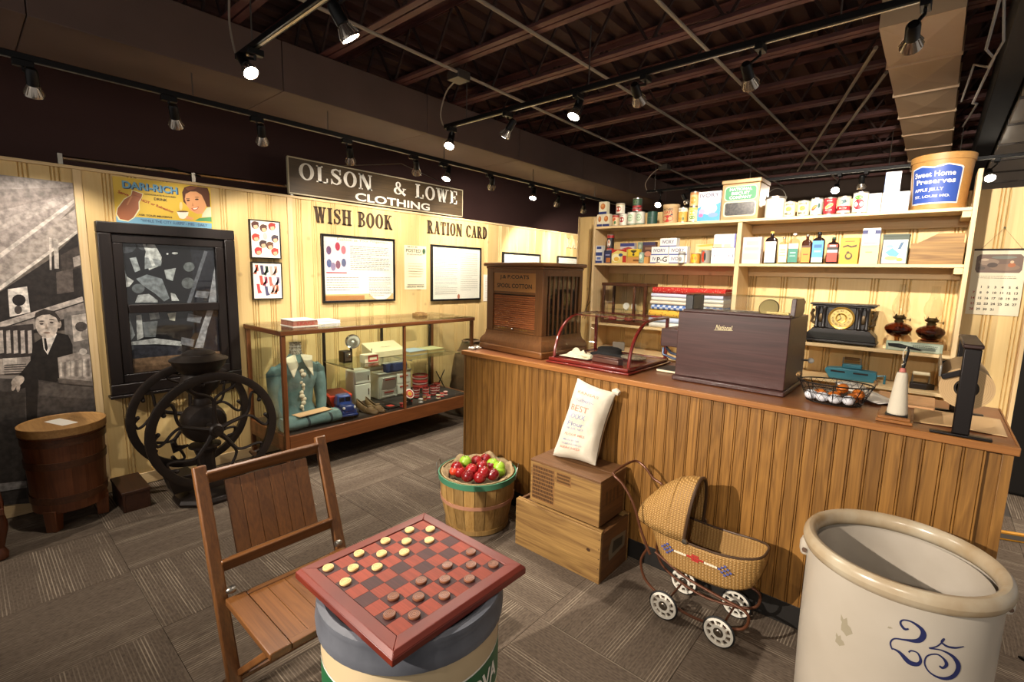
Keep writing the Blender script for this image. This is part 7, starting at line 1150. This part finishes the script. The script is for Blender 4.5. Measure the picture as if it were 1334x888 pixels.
can('white_jar', 'small round white jar in front of the soap pyramid', 'jar', 2.62, .028, ZM, .1, 'd6d2ca', [(.7,.9,'7a7670')], [('8a867e', ell(0,.35,.26,.2))], y=YF-.03+.0)
carton('yellow_pack', 'pale yellow pack behind the two small round tins', 'box', 2.69, 2.845, ZM, ZM+.17, .05, 'd8c08a', [('b8a03c', [(-.5,.92),(.1,.98),(.5,1),(.5,.9),(-.2,.86)]), ('c8a054', rec(-.3,.3,.6,.75))], y=YF+.09)
can('round_tin', 'small round tin with yellow disc on the middle shelf', 'tin', 2.712, .04, ZM, .088, 'c8862c', [], [('d8a81c', ell(0,.5,.38,.42)), ('8a6a1c', rec(-.2,.2,.48,.54))]); can('round_tin', 'small round tin with red and black face on the middle shelf', 'tin', 2.803, .041, ZM, .115, '8a8478', [], [('b8381c', ell(-.1,.5,.24,.4)), ('1c1a18', ell(.05,.5,.12,.3))])
carton('white_box', 'lower of two white boxes beside the middle upright', 'box', 2.862, 3.05, ZM, ZM+.127, .08, 'e2e0da', [('3a3a6a', rec(-.38,.28,.44,.56)), ('dfdbd4', rec(-.36,.26,.46,.54)), ('3a3a6a', rec(.42,.45,.4,.6))]); carton('white_box', 'upper of two white boxes with rounded top beside the middle upright', 'box', 2.87, 3.05, ZM+.1275, ZM+.243, .07, 'e2e0d8', [('5a54a0', rec(.44,.5,0,1)), ('d8b890', rec(-.45,-.1,.06,.3)), ('d8c4a0', rec(0,.3,.06,.28))], bev=.012)
# --- middle shelf, right bay
carton('pink_box', 'faded pink and white box right of the middle upright', 'box', 3.108, 3.245, ZM, ZM+.21, .07, 'd8cac4', [('c8a8a4', rec(-.4,.4,.5,.62)), ('d0b4ae', rec(-.45,.4,.15,.4)), ('b8a4a4', rec(-.3,.35,.7,.85))])
BG = M('dark_bottle_glass', '1c0f0c', .08, spec=.7); AG = M('amber_bottle_glass', '3a1c0c', .1, spec=.7); CGb = GL('pale_bottle_glass', (.82, .8, .74))
bottle('medicine_bottle', 'dark bottle with big blank white label and yellow stopper', 3.312, .088, .05, .252, BG, 'e2ded4', (.04,.68), M('yellow_cork', 'd0a44a', .6))
bottle('medicine_bottle', 'clear bottle with cream label beside the blank white one', 3.401, .068, .045, .206, CGb, 'd6c89a', (.05,.72), STEEL, stripes=[('8a7a54', -.3,.3,.5,.53), ('8a7a54', -.3,.3,.42,.44), ('8a7a54', -.35,.35,.3,.32)])
bottle('medicine_bottle', 'clear bottle with green label and white cap', 3.471, .075, .045, .232, CGb, '2f6e5c', (.05,.66), WHITEINK, stripes=[('c9c4b0', -.5,.5,.5,.66), ('8ab0a0', -.3,.3,.34,.38), ('8ab0a0', -.3,.3,.24,.27)])
bottle('medicine_bottle', 'dark bottle with orange label', 3.557, .066, .045, .22, AG, 'c87a24', (.05,.62), STEEL, stripes=[('4a2c14', -.5,.5,.55,.62), ('7a4a18', -.3,.3,.3,.34)])
bottle('medicine_bottle', 'dark bottle with tall blue label and black stopper', 3.632, .082, .05, .236, BG, '4a8ab8', (.05,.72), BLACK, stripes=[('c9c4a8', -.5,.5,.05,.2), ('2a5a88', -.35,.35,.5,.6), ('8ab8d0', -.3,.3,.36,.42)])
bottle('medicine_bottle', 'dark bottle with red and white label and green cap', 3.726, .075, .045, .195, BG, 'b83a28', (.08,.72), M('green_cap', '1f4a34', .5), stripes=[('2a2624', -.5,.5,.52,.62), ('d8d0c0', -.5,.5,.42,.52), ('d8d0c0', -.3,.3,.64,.7)])
carton('yellow_carton', 'mustard yellow carton with black crest beside the bottles', 'carton', 3.772, 3.885, ZM, ZM+.184, .06, 'c9942c', [('4a3a14', ell(0,.3,.2,.14)), ('c9942c', ell(0,.32,.12,.08)), ('4a3a14', ell(-.05,.44,.08,.05)), ('3a2c10', [(-.35,.68),(-.1,.74),(.1,.68),(.38,.74),(.36,.66),(.08,.63),(-.1,.68),(-.34,.63)]), ('4a3a14', rec(-.25,.25,.86,.88))])
carton('cream_carton', 'cream lower carton under the white navy-topped one', 'carton', 3.893, 4.0, ZM, ZM+.13, .06, 'd8c68e', [('a8945c', rec(-.2,.15,.6,.66)), ('b8a46c', rec(-.35,.35,.9,.92))]); carton('white_carton', 'white carton with navy band standing on the cream carton', 'carton', 3.897, 3.998, ZM+.1305, ZM+.247, .055, 'dedad0', [('22285c', rec(-.5,.5,.66,.88)), ('dedad0', rec(-.2,.2,.7,.84)), ('7a7a84', rec(-.4,.4,.1,.16))])
carton('picture_tin', 'dark green tin with a blue bird picture on the middle shelf', 'tin', 4.015, 4.158, ZM, ZM+.2, .09, '3a4436', [('d4d2bc', rec(-.46,.46,.02,.82)), ('5a94b8', [(-.35,.4),(-.1,.55),(.2,.35),(.1,.25),(-.2,.28)]), ('3a5a7a', [(.1,.5),(.2,.72),(.32,.75),(.22,.5)]), ('a8b86a', ell(-.1,.2,.25,.07)), ('d8a04a', ell(.22,.15,.12,.06)), ('7aa8a4', ell(-.2,.6,.14,.06))], lid='3a4436')
t = thing('wooden_box', 'open tan wooden box at the right end of the middle shelf', 'box', (4.302, YF+.1, ZM)); MB().box(-.135, .135, -.09, -.075, 0, .138).build('front_board', CRW, t, bevel=.002); MB().box(-.135, .135, .075, .09, 0, .138).build('back_board', CRW, t, bevel=.002)
for s_ in (-1, 1): MB().box(s_*.135-(.014 if s_ > 0 else 0), s_*.135+(.014 if s_ < 0 else 0), -.0745, .0745, 0, .138).build('end_board', CRY, t, bevel=.002)
MB().box(-.12, .12, -.0745, .0745, .002, .012).build('bottom_board', CRW, t)
t = thing('scoop_box', 'slant-sided wooden scoop lying across the open wooden box', 'box', (4.32, YF+.1, ZM+.1385)); b = MB(); b.prism([(-.12,0),(.11,0),(.11,.062),(-.02,.062)], -.07, -.058, FRONT @ XYZ(0,0,0) if False else Matrix(((1,0,0,0),(0,0,1,0),(0,1,0,0),(0,0,0,1)))); b.build('side_board', CRW, t, bevel=.001); b = MB(); b.prism([(-.12,0),(.11,0),(.11,.062),(-.02,.062)], .058, .07, Matrix(((1,0,0,0),(0,0,1,0),(0,1,0,0),(0,0,0,1)))); b.build('side_board', CRW, t, bevel=.001); MB().box(.098, .11, -.0575, .0575, 0, .062).build('end_board', CRD, t); MB().box(-.115, .0975, -.0575, .0575, .0, .008).build('bottom_board', CRD, t)
# --- lower shelf, right bay: mantel clock
CLK = M('black_clock_case', '15110f', .35, c2='1d1815', ns=5); t = thing('mantel_clock', 'black mantel clock with round gilt dial on the lower shelf', 'clock', (3.825, YF+.12, ZL))
MB().box(-.225, .225, -.1, .1, .012, .03).build('foot_plinth', CLK, t, bevel=.004); b = MB(); b.prism([(-.22,.0305),(.22,.0305),(.215,.07),(.185,.1),(.175,.115),(-.175,.115),(-.185,.1),(-.215,.07)], -.09, .09, Matrix(((1,0,0,0),(0,0,1,0),(0,1,0,0),(0,0,0,1)))); b.build('ogee_base', CLK, t, bevel=.004)
MB().box(-.16, .16, -.07, .075, .1155, .275).build('case', CLK, t, bevel=.003); MB().box(-.085, .085, -.082, -.0705, .1155, .275).build('centre_panel', CLK, t, bevel=.003); MB().box(-.19, .19, -.095, .095, .2755, .288).build('cornice', CLK, t, bevel=.004); MB().box(-.205, .205, -.105, .105, .2885, .302).build('top', CLK, t, bevel=.004)
for x in (-.155, -.11, .11, .155): c_ = MB().lathe([(.014,.116),(.017,.125),(.011,.135),(.012,.25),(.017,.262),(.015,.275)], 14, c=(x,-.083,0)).build('column', CLK, t)
for x in (-.21, .21): MB().lathe([(.02,0),(.022,.006),(.014,.0118)], 14, c=(x*.9,-.07,0)).build('foot', CLK, t); MB().lathe([(.02,0),(.022,.006),(.014,.0118)], 14, c=(x*.9,.07,0)).build('foot', CLK, t)
for s_ in (-1, 1): MB().tube([(s_*.165,-.03,.14),(s_*.195,-.03,.16),(s_*.185,-.03,.19),(s_*.2,-.03,.22),(s_*.185,-.03,.25)], .012, 8).build('side_mask', M('bronze_mask', '4a3a24', .4, .6), t)
for x in (-.132, .132): MB().ball((x,-.0705,.19), (.018,.008,.035), 12, 8).build('bronze_mount', M('bronze_mask', '4a3a24'), t)
m = XYZ(0,-.0825,.196) @ FRONT; GILT = M('gilt_brass', 'b0883a', .3, .7); MB().lathe([(.066,0),(.08,.002),(.083,.009),(.078,.013),(.07,.01)], 40, m=m, cap=False).build('bezel', GILT, t); dial = MB().lathe([(.0001,.003),(.07,.003)], 40, m=m, cap=False).build('dial', M('cream_gilt_dial', 'c4a55c', .45), t); MB().lathe([(.026,.0045),(.034,.006),(.036,.0045)], 30, m=m, cap=False).build('inner_ring', GILT, dial)
texts('numerals', [(s_, .013, .053*math.sin(R(30*k)), .053*math.cos(R(30*k)), None, -30*k) for k, s_ in enumerate(('XII','I','II','III','IV','V','VI','VII','VIII','IX','X','XI'))], INK, dial, m @ XYZ(0,0,.0035))
MB().bar(m @ V((0,0,.008)), m @ V((-.022,-.024,.008)), .004, .0015, (0,1,0)).build('hand', INK, dial); MB().bar(m @ V((0,0,.009)), m @ V((-.018,.036,.009)), .003, .0015, (0,1,0)).build('hand', INK, dial); MB().lathe([(.0001,.012),(.076,.009)], 36, m=m, cap=False).build('dial_glass', GLASS, t)
# oil lamps
OG = GL('brown_lamp_glass', (.32, .14, .08), 1.5); OG2 = GL('purple_lamp_glass', (.26, .13, .10), 1.5); BRS = M('dark_brass', '4a3c22', .35, .8)
def oil_lamp(label, x, z, glass, ped):
    t = thing('oil_lamp', label, 'oil lamp', (x, YF+.15, z), 0, 'glass oil lamps')
    if ped: MB().lathe([(.0001,0),(.05,.0),(.052,.006),(.03,.014),(.016,.03),(.014,.05),(.02,.062),(.03,.066)], 28, cap=False).build('pedestal', GL('amber_foot_glass', (.7,.5,.3)), t); k = .066
    else: MB().lathe([(.0001,0),(.046,0),(.05,.004),(.052,.01)], 28, cap=False).build('foot_ring', glass, t); k = .01
    MB().lathe([(.03,k),(.06,k+.018),(.077,k+.045),(.079,k+.06),(.07,k+.078),(.045,k+.092),(.026,k+.1)], 32, cap=False).build('font', glass, t); MB().lathe([(.0001,k+.004),(.058,k+.02),(.074,k+.046),(.0001,k+.047)], 28, cap=False).build('oil', M('red_brown_oil', '3a0f08', .2), t)
    bu = MB().lathe([(.026,k+.1),(.028,k+.112),(.02,k+.118),(.036,k+.128),(.04,k+.135),(.03,k+.145),(.028,k+.15)], 24, cap=False).build('burner', BRS, t); MB().tube([(.03,0,k+.122),(.06,0,k+.122)], .0025, 6).build('wick_rod', BRS, bu); MB().lathe([(.0001,-.004),(.01,-.004),(.01,.004),(.0001,.004)], 12, m=XYZ(.06,0,k+.122) @ RY(90), cap=False).build('wick_knob', BRS, bu)
    for a in range(0, 360, 60): MB().bar((.036*math.cos(R(a)),.036*math.sin(R(a)),k+.135), (.042*math.cos(R(a)),.042*math.sin(R(a)),k+.158), .006, .0015).build('prong', BRS, bu)
    MB().lathe([(.031,k+.15),(.034,k+.16),(.05,k+.19),(.053,k+.215),(.045,k+.25),(.03,k+.285),(.022,k+.32),(.022,k+.365),(.0235,k+.368)], 32, cap=False).build('chimney', GL('lamp_chimney_glass', (.95,.95,.93), 1.6), t)
oil_lamp('glass oil lamp with red oil standing on a foot, left of two', 4.155, ZL+.02, OG, True); oil_lamp('squat brown glass oil lamp, right of two', 4.33, ZL+.068, OG2, False)
t = thing('book_pile', 'short pile of pale boards under the two oil lamps', 'board', (4.155, YF+.15, ZL)); MB().box(-.07, .07, -.06, .07, 0, .0195).build('board', PINE_X, t)
t = thing('lamp_block', 'wooden block under the right oil lamp', 'block', (4.335, YF+.15, ZL)); MB().box(-.065, .065, -.06, .07, 0, .067).build('block', CRW, t, bevel=.003)
t = thing('comb_box', 'pale green lettered box with black comb in front of the lamps', 'box', (4.25, YF+.035, ZL), 0); MB().box(-.145, .155, -.02, .02, 0, .062).build('carton', M('pale_green_card', '8d9a86', .6), t, bevel=.002); decal('front_print', [('a8b09c', rec(-.13,.14,.008,.054)), ('6a7466', rec(.0,.12,.014,.03))]+lines(G_, .0, .13, .03, .05, 2, .005, '5a6458'), PRINT, t, XYZ(0,-.0202,0) @ FRONT); b = MB(); b.prism([(-.125,.048),(-.06,.05),(.02,.03),(.06,.018),(.05,.012),(-.05,.02),(-.12,.028)], 0, .006, XYZ(-.01,-.0215,0) @ FRONT); b.build('black_comb', BLACK, t, bevel=.001)
# --- lower shelf, left bay: small glass cabinet
GW = W('small_case_wood', '5a321a', '42220f', 'Z', 1.2, .4, .05); t = thing('small_glass_cabinet', 'small wooden glass-sided cabinet on the lower shelf', 'cabinet', (2.05, YF+.13, ZL)); w, d, h = .235, .115, .40
for x in (-w, w-.024):
    for y in (-d, d-.024): MB().box(x, x+.024, y, y+.024, .0305, h-.0305).build('post', GW, t, bevel=.002)
MB().box(-w, w, -d, d, 0, .03).build('base', GW, t, bevel=.003); MB().box(-w-.006, w+.006, -d-.006, d+.006, h-.03, h).build('top', GW, t, bevel=.004); MB().box(.1, .122, -d, -d+.024, .0305, h-.0305).build('post', GW, t, bevel=.002)
MB().box(-w+.024, w-.024, -d+.002, -d+.004, .031, h-.031).build('front_glass', GLASS, t); MB().box(w-.006, w-.003, -d+.025, d-.025, .031, h-.031).build('side_glass', GLASS, t); MB().box(-w+.024, w-.024, -d+.03, d-.03, .135, .139).build('glass_shelf', GLASSG, t)
for i, (x, lb, c) in enumerate(((-.02, 'round white dish inside the small glass cabinet', PAPER), (.06, 'square white dish inside the small glass cabinet', PAPER))): t = thing('small_dish', lb, 'dish', (2.05+x, YF+.13, ZL+.1395)); MB().lathe([(.0001,-.003),(.03,-.003),(.034,.006),(.0001,.0)], 20 if i == 0 else 4, m=XYZ(0,0,.034) @ RX(80) @ RZ(45), cap=False).build('dish', c, t); MB().box(-.012, .012, .0, .02, 0, .01).build('foot', c, t)
for i, (x, c, lb) in enumerate(((-.15, 'a83a30', 'red'), (-.06, 'c9b88a', 'cream'), (.03, '8a3a2c', 'brown'))): t = thing('small_box', '%s little box on the floor of the small glass cabinet' % lb, 'box', (2.05+x, YF+.1, ZL+.0305)); MB().box(-.035, .035, -.025, .025, 0, .03).build('carton', M('card_'+c, c), t, bevel=.002); MB().box(-.036, .036, -.026, .026, .0305, .038).build('lid', M('card_'+c, c), t, bevel=.002)
# fabric bolts
def fab(name, c1, c2, scale, kind):
    m, nt, b = newmat(name); b.inputs['Roughness'].default_value = .95; co_, _ = coords(nt, (scale, scale, scale), False)
    if kind == 'dots': v = N(nt, 'ShaderNodeTexVoronoi', i_Scale=1); f = N(nt, 'ShaderNodeMapRange', i_1=.25, i_2=.3, i_3=1, i_4=0); nt.links.new(v.outputs['Distance'], f.inputs[0]); nt.links.new(co_, v.inputs['Vector']); fo = f.outputs[0]
    else: v = N(nt, 'ShaderNodeTexChecker', i_Scale=1); nt.links.new(co_, v.inputs['Vector']); fo = v.outputs['Fac']
    nt.links.new(mixc(nt, fo, lin(c1), lin(c2)), b.inputs['Base Color']); return m
def bolt(label, x0, x1, z0, h, mat, dep=.2):
    t = thing('fabric_bolt', label, 'fabric', ((x0+x1)/2, YF+.005+dep/2, z0), 0, 'stack of fabric bolts'); w = (x1-x0)/2; pr = []
    for i in range(13): a = R(90+180*i/12); pr.append((-dep/2+h/2+h/2*math.cos(a), h/2+h/2*math.sin(a)*.98))
    pr = [(dep/2, h*.99)]+pr+[(dep/2, h*.01)]; b = MB(); b.prism(pr, -w, w, Matrix(((0,0,1,0),(1,0,0,0),(0,1,0,0),(0,0,0,1)))); b.build('cloth', mat, t, smooth=50)
    MB().box(-w+.001, w-.001, dep/2+.0003, dep/2+.003, .002, h-.002).build('selvage', mat, t); MB().box(w+.0003, w+.002, -dep/2+.02, dep/2-.02, h*.45, h*.55).build('board_end', CREAM, t)
z = ZL
for lb, h, x0, x1, mt in (('white fabric bolt at the bottom of the cloth stack', .05, 2.335, 2.98, M('white_cotton', 'd8d4c8', .95)), ('pale blue fabric bolt, second from the bottom of the stack', .05, 2.33, 2.98, M('pale_blue_cotton', 'b4c0d8', .95)), ('yellow dotted fabric bolt in the cloth stack', .066, 2.325, 2.99, fab('yellow_dot_cotton', 'd8a83c', '8a5a24', 45, 'dots')), ('blue and white checked fabric bolt in the cloth stack', .05, 2.345, 2.99, fab('blue_check_cotton', '4a6aa8', 'c4ccd8', 38, 'check')), ('cream fabric bolt above the blue checked one', .034, 2.335, 2.99, M('cream_cotton', 'd8c8b4', .95)), ('white fabric bolt above the cream one', .034, 2.345, 2.99, M('white_cotton', 'd8d4c8')), ('lavender fabric bolt under the red one', .034, 2.342, 2.985, M('lavender_cotton', 'c4c4d8', .95)), ('red patterned fabric bolt on top of the cloth stack', .058, 2.35, 3.0, fab('red_print_cotton', 'b0261c', 'd88a78', 70, 'dots'))):
    bolt(lb, x0, x1, z, h-.001, mt); z += h
t = thing('yellow_level', 'yellow spirit level lying on the floor past the counter', 'level', (4.95, 1.9, 0), R(20)); MB().box(-.3, .3, -.015, .015, 0, .055).build('body', M('yellow_level_paint', 'c98a1c', .5), t, bevel=.004); MB().box(-.28, .28, -.0155, .0155, .012, .043).build('grey_face', M('grey_level_face', '6a6258', .5), t)
for x in (-.2, 0, .2): MB().lathe([(.012,-.018),(.018,-.018),(.018,.018),(.012,.018),(.012,-.018)], 16, m=XYZ(x,0,.028) @ RX(90), cap=False).build('vial_ring', YL, t)
t = thing('black_floor_plate', 'black flat plate on the carpet at the lower right edge', 'plate', (4.95, .44, 0)); b = MB(); b.prism([(-.18,.05),(.2,-.2),(.2,.16)], 0, .012); b.build('plate', BLACK, t, bevel=.003); MB().box(.1, .16, -.03, .03, .0125, .02).build('pad', RUB, t)
t = thing('dark_cabinet', 'tall dark cabinet standing past the end of the back wall', 'cabinet', (5.3, 3.1, 0)); MB().box(-.45, .45, -.25, .25, 0, 1.9).build('body', M('dark_cabinet_paint', '15120f', .5), t, bevel=.005); MB().box(-.44, -.005, -.2705, -.2505, .02, 1.88).build('door', M('dark_cabinet_paint', '15120f'), t, bevel=.004); MB().box(.005, .44, -.2705, -.2505, .02, 1.88).build('door', M('dark_cabinet_paint', '15120f'), t, bevel=.004)
